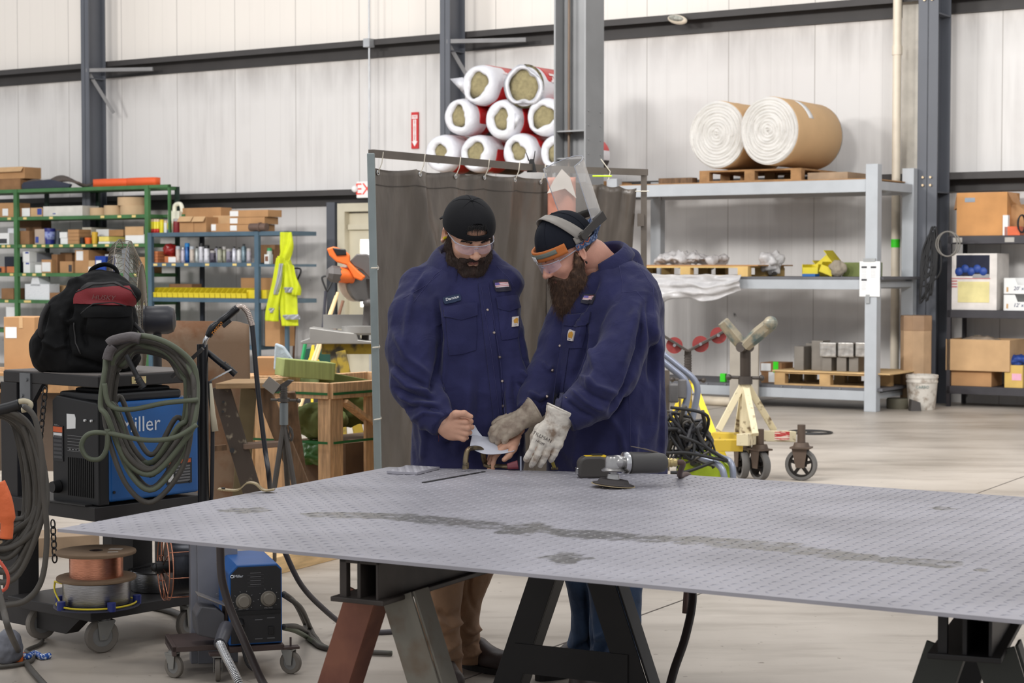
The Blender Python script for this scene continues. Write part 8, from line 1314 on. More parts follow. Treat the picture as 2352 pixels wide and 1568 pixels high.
t, w_, h_ = kbox('cardboard_box', 'large orange-brown cardboard box with open flap on the black unit\'s top shelf', 2196, 2312, .03, zl[0], 443, oc, .42); mb = MB(); mb.bb((.09, -.003, h_*.78), (.2, 0, h_*.88)); mb.B('blue_stamp', mat('stamp_blue', (140, 150, 160), .8), t); mb = MB(); mb.prism([(0, 0), (.10, -.02), (.16, -.17), (.06, -.10)], (w_, .0, h_), (1, 0, 0), (0, 0, 1), (0, .004, 0)); mb.prism([(0, 0), (-.03, -.18), (.0, -.16)], (0, .0, h_), (1, 0, 0), (0, 0, 1), (0, .3, 0)); mb.B('flap', card2, t)
t, w_, h_ = kbox('cardboard_box', 'brown cardboard box behind the orange tool on the top shelf', 2300, 2352, .15, zl[0], 470, card, .3); t, w_, h_ = kbox('orange_tool_case', 'small orange case on the black unit\'s top shelf', 2306, 2342, .0, zl[0], 520, mat('orange_case', (214, 96, 50), .5), .12, 'case'); kbox('white_carton', 'small white carton standing beside the orange case', 2302, 2314, -.0, zl[0], 494, whitep, .06)
mb = MB(); c = KB(kx(2346, .0), .0, zl[0]+.12); [mb.tube([c+V((.05*cos(a)*(1 - k*.1), -.02+.01*k, .09*sin(a))) for a in [i*2*pi/20 for i in range(20)]], .008, 6, closed=1) for k in range(4)]; tag(mb.B('cable_bundle', rubber, w=1, smooth=1), 'black cable bundle at the right end of the top shelf', 'cable')
t, w_, h_ = kbox('white_plastic_bin', 'white plastic bag-lined bin with blue bags on the middle shelf', 2176, 2290, .03, zl[1], 582, mat('white_bin', (218, 212, 206), .6, bump=.006, bs=10), .4, 'bin'); mb = MB(); mb.bb((.10, -.004, h_*.60), (.46, .0, h_*.97)); mb.B('opening', mat('dark_inside', (24, 28, 48), .8), t); bb = mat('blue_bags', (34, 66, 140), .5, bump=.004, bs=20); mb = MB(); [mb.sph((.13+.066*k, .01, h_*(.68+.05*(k % 2))), (.05, .03, .05)) for k in range(5)]; mb.B('blue_bags', bb, t, smooth=1); mb = MB(); mb.bb((.12, -.005, .08), (.46, -.0, .30)); mb.B('yellow_sheet', mat('pale_yellow', (222, 210, 150), .8), t); mb = MB(); mb.bb((.02, -.005, h_*.55), (.47, -.001, h_*.565)); [mb.bb((.04, -.005, h_*(.50 - .05*k)), (.11, -.001, h_*(.52 - .05*k))) for k in range(3)]; mb.B('red_print', mat('pink_print', (190, 110, 110), .8), t); mb = MB(); mb.bb((.28, -.005, .34), (.46, -.001, .38)); mb.B('grey_patch', mat('grey_patch', (150, 150, 150), .8), t)
for k, (py, z_) in enumerate(((675, zl[1]), (640, kz(2310, 675, .02)+.003))):
    x0 = kx(2306, .02); t = thing('white_tray', ['white cardboard tray with handwritten size, lower of two', 'white cardboard tray with handwritten size, upper of two'][k], 'box', KB(x0, .02, z_), YAW); h_ = .165; mb = MB(); mb.prism([(0, 0), (.45, 0), (.45, h_*.55), (.15, h_*.55), (.12, h_), (0, h_)], (0, 0, 0), (1, 0, 0), (0, 0, 1), (0, .006, 0)); mb.bb((0, .006, 0), (.45, .3, .006)); mb.bb((0, .0, 0), (.006, .3, h_)); mb.bb((0, .29, 0), (.45, .3, h_)); mb.B('carton', whitep, t); mb = MB(); mb.bb((.03, -.002, .02), (.05, 0, .07)); mb.B('tab', card3, t); text("20' x 20'" if k else "12' x 18'", .04, mat('pen_blue', (70, 76, 110), .7, var=0), t, wmat(t) @ V((.2, -.004, .055)), U, (0, 0, 1), shear=.2)
t, w_, h_ = kbox('cardboard_box', 'open tan cardboard box on the lower shelf, resting on a smaller box', 2174, 2322, .0, zl[2]+.165, 778, card3, .5, open_=1); blob('wrapped_goods', 'grey wrapped goods inside the open tan box', 'goods', KB(kx(2250, .2), .25, zl[2]+.165+h_ - .03), (.22, .16, .06), mat('grey_wrap', (150, 134, 118), .8), 12, .02, 5, .015)
kbox('cardboard_box', 'brown box under the open tan box on the lower shelf', 2186, 2280, .05, zl[2], 842, card, .35); t, w_, h_ = kbox('yellow_carton', 'yellow carton with a pink note at the lower right edge', 2310, 2352, .02, zl[2], 838, mat('yellow_carton', (206, 172, 96), .8), .35); w_ = max(w_, .3); mb = MB(); mb.bb((.08, -.003, .08), (.18, 0, .15)); mb.B('pink_note', mat('pink_note', (226, 170, 190), .8), t); s, z = .2, 0; blob('blue_bags', 'blue bags heaped on the yellow carton', 'bag', KB(kx(2345, .1), .15, zl[2]+h_+.04), (.14, .10, .06), bb, 16, .03, 7, .012)
p = KB(kx(2216, -.2), -.15, 0); slab2('floor_timber', 'pale timber lying on the floor under the black shelving', kx(2216)+s0_ - s_l, kx(2352)+s0_ - s_l+.4, ORF - OB - .1, ORF - OB+.05, 0, .07, woodl, 'lumber')
p = atz(2124, 942); p = V((p.x+.01, p.y+.47, 0)); h_ = at(0, 724, p.y).z; T = thing('cardboard_tube', 'tall split cardboard tube standing behind the white bucket', 'cardboard', p); mb = MB(); mb.lathe([(.155, 0), (.165, .02), (.165, h_), (.157, h_), (.157, .1)], (0, 0, 0), n=9); mb.B('tube', mat('tube_cardboard', (176, 146, 114), .85, var=.12), T); mb = MB(); mb.lathe([(.166, h_ - .16), (.168, h_ - .15), (.168, h_ - .02), (.166, h_)], (0, 0, 0), n=9); mb.B('taped_rim', mat('rim_tape', (150, 120, 92), .6), T)
p = atz(2124, 942); T = thing('plastic_bucket', 'dirty white plastic bucket with ribbed rim beside the rack post', 'bucket', (p.x, p.y+.14, 0)); mb = MB(); mb.lathe([(0, 0), (.135, 0), (.138, .01), (.158, .28), (.165, .285), (.165, .30), (.160, .305), (.160, .325), (.168, .33), (.168, .36), (.155, .365), (.15, .30), (.128, .03), (0, .02)], (0, 0, 0), n=36); mb.B('pail', mat('dirty_white_plastic', (206, 200, 190), .5, c2=(150, 136, 122), vs=14, c2t=(.5, .68)), T, smooth=AU); text('CARBO', .03, mat('green_grey_print', (100, 124, 122), .6, var=0), T, (p.x - .03, p.y - .018, .24), (1, 0, 0), (0, 0, 1))
p = atz(2068, 940); mb = MB(); mb.lathe([(0, 0), (.115, 0), (.12, .01), (.12, .10), (.11, .11), (0, .108)], (0, 0, 0), n=32); tag(mb.B('floor_flange', mat('dark_olive_metal', (92, 88, 74), .6), loc=(p.x, p.y+.12, 0), smooth=AU), 'dark olive round drum on the floor left of the bucket', 'drum'); p = atz(2105, 944); mb = MB(); mb.prism([(-.06, 0), (.05, 0), (.04, .09), (-.05, .12)], (0, 0, 0), (1, 0, 0), (0, 0, 1), (0, .12, 0)); tag(mb.B('dark_block', mat('dark_grey_block', (66, 62, 60), .6), loc=(p.x, p.y, 0)), 'small dark block on the floor touching the bucket', 'block')
# cables hung on the right post
T = thing('hung_cables', 'bundle of dark cables hanging on the rack\'s rear right post', 'cable', W(*(atw(2138, 600, ORB+.15)[0], ORB+.15, 0))); RR = random.Random(4)
for k in range(12): s_, z_ = atw(2145+RR.uniform(-8, 12), 560+RR.uniform(-20, 20), ORB+.2); mb = MB(); mb.tube(cr([W(s_, ORB+.22, z_+.1), W(s_ - RR.uniform(.0, .12), ORB+.24, z_ - .15), W(s_ - RR.uniform(.0, .14), ORB+.24, z_ - RR.uniform(.3, .6)), W(s_+.03, ORB+.24, z_ - .25), W(s_+.04, ORB+.24, z_)], 6, True), .010, 6, closed=1); mb.B('cable', rubber, T, w=1, smooth=1)
for k in range(2): s_, z_ = atw(2178, 560, ORB+.25); mb = MB(); mb.tube([W(s_+.13*cos(a)*(1 - .2*k), ORB+.26+.01*k, z_+.13*sin(a)) for a in [i*2*pi/28 for i in range(28)]], .008, 6, closed=1); mb.B('cable_ring', mat('grey_cable', (120, 116, 110), .6), T, w=1, smooth=1)
# ------------------------------------------------------------------ green and blue shelving with their contents
OG = 1.05
sP = {px: atw(px, 560, OG)[0] for px in (-120, 37, 338)}; sGl = sP[-120]; sG = atw(338, 560, OG)[0]; T = thing('shelving_unit', 'green steel shelving unit at the left with many boxes', 'shelving', W(sGl, OG, 0), YAW); LG = sG - sGl; DG = .62
gz = [atw(180, y, OG)[1] for y in (430, 495, 560, 627, 690, 760)]; gx = lambda px, y=0.: atw(px, 560, OG - y)[0] - sGl
for z in gz: mb = MB(); mb.bb((0, 0, z - .05), (LG, DG, z)); mb.B('shelf', greenm, T, bev=.002)
for x in (gx(37), LG): mb = MB(); mb.bb((x - .035, -.012, 0), (x+.035, .04, gz[0]+.0)); mb.B('post', greenm, T, bev=.002)
for x in (gx(37), gx(37)+1.05, LG): mb = MB(); mb.bb((x - .03, DG - .04, 0), (x+.03, DG, gz[0])); mb.B('rear_post', mat('shaded_green_paint', (34, 52, 44), .6), T)  # rear posts get a darkened green that imitates shade behind the shelves
mb = MB(); x = LG+.42; mb.bb((LG, .0, gz[0] - .04), (x, .035, gz[0])); mb.bb((x - .03, .0, gz[0] - .7), (x, .035, gz[0])); mb.bb((LG, .3, gz[1] - .04), (x, .335, gz[1])); mb.B('side_frame', greenm, T)
mb = MB()
for k, z in enumerate(gz[1:5]):
    for px in ([22, 58, 118, 236, 275, 308], [8, 20, 55, 80, 100, 118, 140, 165, 192, 218, 246, 314], [26, 55, 78, 100, 236, 312, 328], [14, 58, 66, 210, 330])[k]: mb.bb((gx(px) - .035, -.004, z - .040), (gx(px)+.035, 0, z - .008))
mb.B('shelf_label', yellab, T)
SHN = {0: 'the green unit\'s top', 1: 'the green unit\'s second shelf', 2: 'the green unit\'s third shelf', 3: 'the green unit\'s fourth shelf', 4: 'the green unit\'s fifth shelf'}
used = set()
def uniq(lb):
    assert lb not in used, lb
    used.add(lb); return lb
def box_on(org, zof, xof, O, name, label, px0, px1, z0, py, m, cat='box', y=.06, d=.32, lab=None, flaps=0, open_=False, stripe=None, z1=None):
    x0, x1 = xof(px0, y), xof(px1, y); z1 = z1 or atw((px0+px1)/2, py, O - y)[1]; t = thing(name, uniq(label), cat, W(org+x0, O - y, z0), YAW); w_, h_ = x1 - x0, z1 - z0; mb = MB()
    if open_:
        for a, b in (((0, 0, 0), (w_, d, .005)), ((0, 0, 0), (w_, .005, h_)), ((0, d - .005, 0), (w_, d, h_)), ((0, 0, 0), (.005, d, h_)), ((w_ - .005, 0, 0), (w_, d, h_))): mb.bb(a, b)
    else: mb.bb((0, 0, 0), (w_, d, h_))
    mb.B('carton' if cat == 'box' else 'body', m, t, bev=.002)
    if lab: mb = MB(); u0, u1, v0, v1 = lab[:4]; mb.bb((w_*u0, -.003, h_*v0), (w_*u1, 0, h_*v1)); mb.B('label', lab[4] if len(lab) > 4 else whitep, t)
    if flaps: mb = MB(); r_ = rot('X', .9); mb.box((w_/2, -.03, h_ - .03), (w_*.96, .09, .004), r_); mb.B('flap', card3, t)
    return t
G = lambda *a, **k: box_on(sGl, None, gx, OG, *a, **k)
blab = mat('blue_label', (60, 76, 150), .7, var=0); kraftd = card2; e = .001
z = gz[0]+e; G('cardboard_box', 'tan cardboard box with lid on the green unit\'s top, at the left edge, the upper', -30, 58, z+.16, 385, card, y=.1, flaps=1); G('cardboard_box', 'crushed tan box on the green unit\'s top at the left edge, the lower', -20, 48, z, 405, card2, y=.1, z1=z+.158)
mb = MB(); c0_ = W(sGl+gx(52, .1), OG - .1, z); fd = mat('dark_blue_felt', (50, 54, 68), .9, var=.1)
mb = MB(); mb.grid(lambda u, v: (gx(52, .1)+1.15*u, .10+.28*v, (z - 0)+.06+.10*sin(pi*min(1, u*1.1))*(.6+.4*v)+.03*sin(u*9+v*4)), 30, 8); mb.v = [tuple(W(sGl+p[0], OG - p[1], p[2])) for p in mb.v]; o = tag(mb.B('folded_belt', mat('brown_felt', (84, 74, 68), .9, var=.2), w=1, smooth=1, solid=.03), uniq('brown-grey folded fabric heap on the green unit\'s top behind the orange belts'), 'fabric')
mb = MB(); mb.prism([(0, 0), (.95, 0), (.98, .05), (.55, .13), (.02, .10), (-.02, .04)], W(sGl+gx(52, .05), OG - .05, z), U, (0, 0, 1), -N*-.05); tag(mb.B('dark_strap', fd, w=1, bev=.01), uniq('dark blue folded strap on the green unit\'s top left of the orange belts'), 'strap')
ob = mat('orange_belt', (226, 92, 40), .6, var=.06)
for k, (p0, p1, py, lb) in enumerate(((214, 292, 412, 'orange belt coil on the green unit\'s top, the longer left one'), (290, 356, 409, 'orange belt coil on the green unit\'s top, the shorter right one'))):
    xa, xb = gx(p0, .1), gx(p1, .1); h_ = atw(p0, py, OG - .1)[1] - z; mb = MB(); n_ = 40; ring = [((xa+xb)/2+(xb - xa)/2*max(-1, min(1, 1.15*cos(a))), .16+.09*sin(a)) for a in [i*2*pi/n_ for i in range(n_)]]; vs = [tuple(W(sGl+x, OG - y, z+zz_)) for zz_ in (0, h_) for x, y in ring]; mb.add(vs, [(i, (i+1) % n_, n_+(i+1) % n_, n_+i) for i in range(n_)]); tag(mb.B('orange_belt', ob, w=1, smooth=1, solid=.02), uniq(lb), 'belt')
z = gz[1]+e
G('cardboard_box', 'tan box with two white labels on the second green shelf, far left', -10, 32, z, 466, card, lab=(.4, .7, .1, .6)); G('cardboard_box', 'flat brown box with a white label on the second green shelf, right of the post', 42, 70, z, 477, card2, lab=(.35, .98, .05, .95)); G('cardboard_box', 'flat tan box with a dark patch on the second green shelf', 71, 97, z, 477, card3, lab=(.6, .98, .2, .9, blab)); G('white_carton', 'long white carton on the second green shelf', 100, 190, z, 473, mat('dusty_white_carton', (206, 202, 194), .7, var=.1), lab=(.25, .32, .2, .3, blab))
def rollon(label, p0, p1, z0, py, m, y=.12, ed=1):
    xa, xb = gx(p0, y), gx(p1, y); z1 = atw(p0, py, OG - y)[1]; r_ = (xb - xa)/2; t = thing('tape_roll', uniq(label), 'roll', W(sGl+(xa+xb)/2, OG - y - r_, z0), YAW); mb = MB(); mb.lathe([(r_*.4, 0), (r_, 0), (r_, z1 - z0), (r_*.4, z1 - z0)], (0, 0, 0), n=28); mb.B('paper_roll', m, t, smooth=AU)
rollp = mat('tan_roll', (198, 168, 132), .8, var=.06); rollon('tan paper roll on the second green shelf, leftmost of the rolls', 198, 228, z, 477, rollp); rollon('tan paper roll on the second green shelf, left of the stacked pair', 230, 262, z, 472, rollp); rollon('wide tan paper roll, lower of the stacked pair', 263, 310, z, 472, rollp); zz_ = atw(270, 472, OG - .12)[1]; rollon('wide tan paper roll, upper of the stacked pair', 257, 304, zz_+e, 453, rollp)
z = gz[2]+e
G('white_carton', 'white carton with dark print on the third green shelf, far left', -4, 21, z, 535, whitep, lab=(.1, .8, .1, .5, mat('print_black', (60, 60, 64)))); G('white_plastic_can', 'crumpled white plastic can on the third green shelf, left of the post', 18, 36, z, 524, mat('white_can_plastic', (218, 218, 222), .4), 'can', y=.15); G('cardboard_box', 'open brown box with dark inside on the third green shelf, beside the post', 44, 68, z, 530, card2, open_=1); G('cardboard_box', 'tall dark brown carton at the back of the third green shelf', 44, 95, z, 507, mat('deep_brown_card', (116, 84, 58), .9), y=.35, d=.2); G('cardboard_box', 'grey-tan carton with blue print on the third green shelf', 80, 102, z, 526, mat('greytan_card', (178, 160, 144), .8), lab=(.08, .4, .1, .5, blab))  # tall carton at the back has a deeper brown than the other cardboard
def pail(label, px, z0, rp, py, m, xo=gx, org=None, O=OG, y=.15, name='plastic_pail', cap=None, cat='pail', shape='pail', base=None):
    s_ = atw(px, 560, O - y)[0]; P_ = W(s_, O - y, z0); r_ = rp*P_.y/F; z1 = atw(px, py, O - y)[1]; h_ = z1 - z0; t = thing(name, uniq(label), cat, P_, YAW); mb = MB()
    if shape == 'pail': mb.lathe([(r_*.88, 0), (r_, h_*.85), (r_*1.06, h_*.86), (r_*1.06, h_*.97), (r_*.9, h_)], (0, 0, 0), n=24)
    else: mb.lathe([(r_*.95, 0), (r_, .005), (r_, h_*.80), (r_*.55, h_*.88), (r_*.5, h_*.89)], (0, 0, 0), n=18)
    mb.B('body', m, t, smooth=AU)
    if shape == 'can': mb = MB(); k_ = .95 if cap and cap[1] else .5; mb.lathe([(r_*k_, h_*(.80 if k_ > .6 else .88)), (r_*k_, h_*.98), (r_*k_*.8, h_)], (0, 0, 0), n=16); mb.B('cap', cap[0] if cap else blackp, t, smooth=AU)
    else: mb = MB(); mb.lathe([(r_*1.0, h_*.97), (r_*.98, h_*1.02), (0, h_*1.02)], (0, 0, 0), n=24); mb.B('lid', m, t, smooth=AU)
    if base: mb = MB(); mb.lathe([(r_*1.01, h_*base[1]), (r_*1.01, h_*base[2])], (0, 0, 0), n=18); mb.B('label', base[0], t, smooth=1)
    return t
pail('blue plastic pail with a white label on the third green shelf', 114, z, 13, 525, mat('pail_blue', (34, 40, 120), .4), base=(mat('pail_label', (150, 160, 205), .6, c2=(60, 70, 160), vs=20), .3, .8)); pail('grey can beside the blue pail on the third green shelf', 131, z, 8, 530, mat('can_grey', (120, 126, 140), .4), y=.3)
G('white_carton', 'white carton on the third green shelf, lower of the white pair', 139, 155, z, 547, whitep, z1=z+.085); G('white_carton', 'white carton on the third green shelf, upper of the white pair', 137, 154, z+.087, 531, whitep, z1=z+.17)
for k, lb in enumerate(('bottom', 'second', 'third', 'top')): G('cardboard_tray', lb+' tray of four stacked brown trays on the third green shelf', 156, 181, z+.052*k, 500, card, z1=z+.052*k+.049)
G('white_carton', 'pale carton high on the third green shelf right of the brown trays', 189, 210, z+.13, 514, mat('pale_ivory_carton', (206, 200, 184), .8), z1=z+.24, y=.3, lab=(.1, .6, .3, .6, mat('print_pale', (190, 190, 192)))); slabm = G('dark_tool', 'dark tool with a yellow body low on the third green shelf', 174, 190, z, 545, darkst, 'tool', y=.08); pail('orange-yellow tape roll low on the third green shelf', 203, z, 8, 546, orangep, shape='pail', name='tape_roll', cat='roll'); pail('tall yellow can on the third green shelf', 218, z, 7, 533, mat('mustard_can', (216, 172, 50), .5), name='yellow_can', cat='can'); G('yellow_roll', 'pale yellow pack lying on the third green shelf', 227, 250, z+.03, 543, mat('pale_yellow2', (232, 212, 110), .6), 'pack', z1=z+.10); G('shelf_tray', 'white tray under the pale yellow pack', 226, 252, z, 550, whitep, 'tray', z1=z+.028)
G('white_carton', 'white carton on the third green shelf behind the yellow can', 221, 250, z+.11, 523, whitep, y=.3, z1=z+.21); G('cardboard_box', 'flat brown box behind the fan cage on the third green shelf', 250, 283, z+.11, 519, card, y=.3, z1=z+.2); G('white_carton', 'white carton with a raised tan flap on the third green shelf, by the right post', 288, 331, z, 538, whitep, lab=(.0, .98, .9, 1.85, card3))
z = gz[3]+e
G('dark_bag', 'dark blue bag on the fourth green shelf, left of the post', 10, 34, z, 589, mat('dark_bag', (30, 34, 46), .8), 'bag'); G('cardboard_box', 'low orange-brown box on the fourth green shelf at the left edge', -8, 14, z, 612, mat('orange_brown_card', (190, 116, 72), .8), lab=(.3, .5, .1, .8, mat('dark_bag', (30, 34, 46)))); G('orange_box', 'orange box on the fourth green shelf under the dark bag', 15, 36, z, 612, mat('orange_brown_card', (190, 116, 72)), y=.02, d=.03)
G('white_carton', 'white carton with blue line on the fourth green shelf, lower of a pair', 53, 68, z, 603, whitep, lab=(.4, .9, .8, .95, blab), z1=z+.155); G('white_carton', 'white carton with blue line on the fourth green shelf, upper of a pair', 52, 67, z+.157, 578, whitep, lab=(.4, .9, .8, .95, blab), z1=z+.31); G('grey_carton', 'grey carton on the fourth green shelf behind the white pair', 68, 84, z, 580, mat('grey_carton', (150, 150, 156), .8), y=.2)
G('white_tin', 'small white tin on the fourth green shelf', 80, 94, z, 608, whitep, 'tin'); G('cardboard_box', 'brown box with a white and blue label on the fourth green shelf', 95, 118, z, 596, card, lab=(.05, .9, .1, .8)); G('cardboard_box', 'dark brown open box on the fourth green shelf, centre', 118, 132, z, 584, card2, y=.15, open_=1); G('cardboard_box', 'low tan box with open flaps on the fourth green shelf', 137, 166, z, 600, card, lab=(.7, .95, .1, .7, mat('print_black', (60, 60, 64)))); G('cardboard_box', 'dark open carton behind the low tan box on the fourth green shelf', 138, 165, z, 580, card2, y=.3, d=.2, open_=1)
G('cardboard_box', 'tall brown box with a white label, largest on the fourth green shelf', 172, 203, z, 574, card, lab=(.1, .6, .55, .95)); G('cardboard_box', 'dark brown carton behind the tall labelled box', 204, 218, z, 576, card2, y=.25); G('cardboard_box', 'small box with white lower half on the fourth green shelf', 203, 217, z, 598, card3, lab=(.0, 1, .0, .5)); G('blue_box', 'deep blue box with a white label on the fourth green shelf', 218, 242, z, 588, mat('deep_blue_box', (20, 60, 150), .6), lab=(.1, .6, .45, .75)); G('white_carton', 'white papers standing behind the fan on the fourth green shelf', 241, 268, z, 584, whitep, y=.25); G('cardboard_box', 'tan box by the right post on the fourth green shelf', 318, 334, z, 590, card)
z = gz[4]+e
G('cardboard_box', 'brown open box on the fifth green shelf, left edge', 2, 30, z, 662, card2, open_=1); sty = mat('speckled_white_foam', (222, 224, 226), .9, c2=(170, 176, 186), vs=80, c2t=(.55, .7)); t = G('foam_mould', 'speckled white foam packing piece on the fifth green shelf', 56, 112, z, 652, sty, 'foam', d=.2); mb = MB(); mb.prism([(.32*.3, .2), (.3, .2), (.25, .36), (.15, .36)], (.02, .0, .0), (1, 0, 0), (0, 0, 1), (0, .2, 0)); mb.B('peak', sty, t); G('cardboard_box', 'brown box right of the white foam piece', 113, 145, z, 672, card2); G('white_carton', 'white box with a blue ring by the right post on the fifth green shelf', 322, 334, z, 672, whitep, lab=(.3, .8, .3, .7, blab)); G('cardboard_box', 'flat brown boxes behind the white foam piece', 105, 150, z, 655, card3, y=.35, d=.2)
z = gz[5]+e; G('picture_stand', 'white frame standing on the lowest visible green shelf', 12, 38, z, 705, whitep, 'frame', d=.03)
# blue-grey unit
OB2 = 1.10; sB = atw(345, 600, OB2)[0]; sBr = atw(590, 600, OB2)[0]; LB = sBr - sB; bx_ = lambda px, y=0.: atw(px, 600, OB2 - y)[0] - sB; T = thing('shelving_unit', 'blue-grey steel shelving unit right of the green one, with spray cans', 'shelving', W(sB, OB2, 0), YAW)
bz = [atw(450, y, OB2)[1] for y in (533, 603, 684, 790)]
for z in bz: mb = MB(); mb.bb((0, 0, z - .055), (LB, .6, z)); mb.B('shelf', bluem, T, bev=.002)
for x in (0, LB): mb = MB(); mb.bb((x - .035, -.012, 0), (x+.035, .04, bz[0])); mb.B('post', bluem, T, bev=.002)
for x in (.42, LB+.0): mb = MB(); mb.bb((x - .03, .56, 0), (x+.03, .6, bz[0])); mb.B('rear_post', mat('shaded_blue_paint', (28, 34, 44), .6), T)  # shade at the back is put into the rear posts' darker blue
xe = bx_(660, .0)
for k, z in enumerate(bz[:3]): mb = MB(); mb.bb((LB, .0, z - .055), (xe, .6, z - (0 if k != 1 else .02))); mb.B('extension_shelf', bluem, T)
mb = MB(); mb.bb((xe - .05, .0, 0), (xe, .04, bz[0])); mb.B('post', bluem, T); mb = MB(); [mb.bb((bx_(px) - .035, -.004, bz[1] - .042), (bx_(px)+.035, 0, bz[1] - .012)) for px in (357, 377, 399, 428, 476, 539, 572)]; mb.B('shelf_label', yellab, T)
B2 = lambda *a, **k: box_on(sB, None, bx_, OB2, *a, **k); can = lambda label, px, z0, rp, py, m, **k: pail(label, px, z0, rp, py, m, O=OB2, shape='can', name=k.pop('name', 'spray_can'), cat=k.pop('cat', 'can'), **k)
z = bz[0]+e; yr = mat('yellow_red_can', (226, 206, 40), .4, c2=(200, 50, 40), vs=5, stretch=(.2, .2, 3), c2t=(.5, .55)); redb = mat('red_label', (190, 50, 40), .5, var=0)
for k, (px, lb) in enumerate(((349, 'first'), (357, 'second'), (363, 'third'))): can('yellow can with red foot, %s from the left on the blue unit\'s top' % lb, px, z, 4.2, 503, mat('can_yellow', (228, 214, 44), .4), cap=(mat('cap_pale', (214, 190, 160), .5), True), base=(redb, .0, .3))
can('all-yellow can on the blue unit\'s top', 372, z, 5, 504, mat('can_yellow', (228, 214, 44)), cap=(yelp, True)); can('yellow-white can on the blue unit\'s top', 381, z, 4, 506, whitep, cap=(mat('cap_pale', (214, 190, 160)), True)); can('yellow can with blue foot on the blue unit\'s top', 390, z, 5, 506, mat('can_yellow', (228, 214, 44)), cap=(whitep, True), base=(blab, 0, .25)); can('dark red can with a grey lid on the blue unit\'s top', 407, z, 9, 502, mat('can_dark_red', (130, 40, 44), .4), cap=(mat('cap_grey', (170, 166, 164), .5), True))
t = B2('white_jug', 'cream-white plastic jug on the blue unit\'s top, behind the cans', 386, 412, z, 486, mat('cream_jug', (232, 230, 210), .4), 'jug', y=.3, d=.16, z1=z+.30); mb = MB(); wj = bx_(412, .3) - bx_(386, .3); mb.tube(cr([(wj*.25, .08, .29), (wj*.3, .08, .38), (wj*.7, .08, .40), (wj*.9, .08, .36), (wj*.95, .08, .28)], 5), .03, 10); mb.B('jug_handle', mat('cream_jug', (232, 230, 210)), t, smooth=1)
B2('cardboard_box', 'large brown carton with raised flaps on the blue unit\'s top, its left half', 413, 445, z, 498, card, flaps=1); B2('cardboard_box', 'large brown carton with raised flaps on the blue unit\'s top, its right half', 446, 474, z, 498, card, flaps=1); B2('cardboard_box', 'wide brown carton at the back of the blue unit\'s top', 418, 508, z, 477, card, y=.36, d=.22); B2('cardboard_box', 'low brown carton with a white end label on the blue unit\'s top', 486, 528, z, 513, card, lab=(.0, .25, .15, .9), y=.04); B2('cardboard_box', 'brown carton behind the low labelled one', 490, 530, z, 495, card3, y=.3, d=.25)
for k, (lb, z0_) in enumerate((('bottom', 0), ('middle', .095), ('top', .19))): B2('cardboard_box', lb+' one of three long flat brown cartons on the blue unit\'s top', 529, 600+8*k, z+z0_, 500, card, lab=(.0, .22, .15, .9), z1=z+z0_+.092, y=.05, d=.28)
mb = MB(); p_ = W(sB+bx_(595, -.02), OB2+.0, z+.055); mb.cyl(p_ - U*.16, p_+U*.12, .05, n=20); mb.cyl(p_ - U*.01, p_+U*.02, .06, n=20); tag(mb.B('pipe_coupling', mat('rusty_coupling', (112, 92, 82), .6, .4), w=1, smooth=AU), uniq('rusty pipe coupling at the front right of the blue unit\'s top'), 'pipe fitting')
z = bz[1]+e
for k in range(4): B2('cardboard_tray', ('bottom', 'second', 'third', 'top')[k]+' tray of the orange-brown stack on the blue unit\'s second shelf', 345, 362, z+.04*k, 500, mat('orange_brown_card', (190, 116, 72)), z1=z+.04*k+.037)
B2('cardboard_box', 'dark brown box behind the orange-brown tray stack', 360, 382, z, 580, card2, y=.25); blob('red_bag', uniq('shiny dark red bag on the blue unit\'s second shelf'), 'bag', W(sB+bx_(392, .2), OB2 - .2, z+.17), (.10, .10, .09), mat('dark_red_film', (140, 36, 34), .25, bump=.006, bs=20), 16, .02, 3, .012); B2('cardboard_box', 'low orange box with white front under the red bag', 378, 404, z, 592, mat('orange_brown_card', (190, 116, 72)), lab=(.35, 1, .05, .9), z1=z+.085)
cans = [(409, 5.5, 565, (208, 196, 188), 'cg', 'white-capped cream can at the left end of the spray cans'), (420, 5, 568, (206, 200, 214), 'w', 'cream and violet can, second of the spray cans'), (430, 6, 558, (40, 96, 160), 'b', 'blue can with bright blue cap among the spray cans'), (441, 5.5, 565, (204, 192, 180), 'cg', 'cream can right of the bright blue capped one'), (452, 4.5, 566, (176, 180, 178), 'k', 'slim grey can right of the cream one'), (463, 6.5, 558, (226, 226, 232), 'K', 'white can with a large black cap, the left of two'), (475, 6.5, 563, (226, 226, 232), 'K', 'white can with a black cap, the right of two'), (489, 7, 575, (96, 92, 104), 'g', 'squat dark grey can right of the white pair'), (497, 5, 566, (186, 184, 196), 'k', 'pale violet can behind the squat grey one'), (505, 6, 567, (168, 168, 150), 'k', 'grey-yellow can in the middle of the row'), (515, 4.5, 566, (150, 150, 130), 'g', 'olive-grey slim can in the middle of the row'), (526, 7.5, 571, (150, 146, 160), 'g', 'wide violet-grey can in the right half of the row'), (538, 5, 566, (196, 196, 206), 'k', 'slim white can with black nozzle right of the wide one'), (549, 5.5, 568, (226, 226, 226), 'k', 'white can with black mark near the row\'s right end'), (560, 6, 560, (120, 140, 150), 'k', 'blue-grey bottle with dark cap near the row\'s right end'), (572, 6, 570, (180, 176, 182), 'g', 'pale can with pink foot, last before the post')]
CP = {'cg': (mat('cap_clear_grey', (176, 182, 188), .3), True), 'w': (whitep, False), 'b': (mat('cap_bright_blue', (20, 130, 200), .4), True), 'k': (blackp, False), 'K': (blackp, True), 'g': (mat('cap_grey', (170, 166, 164)), True)}
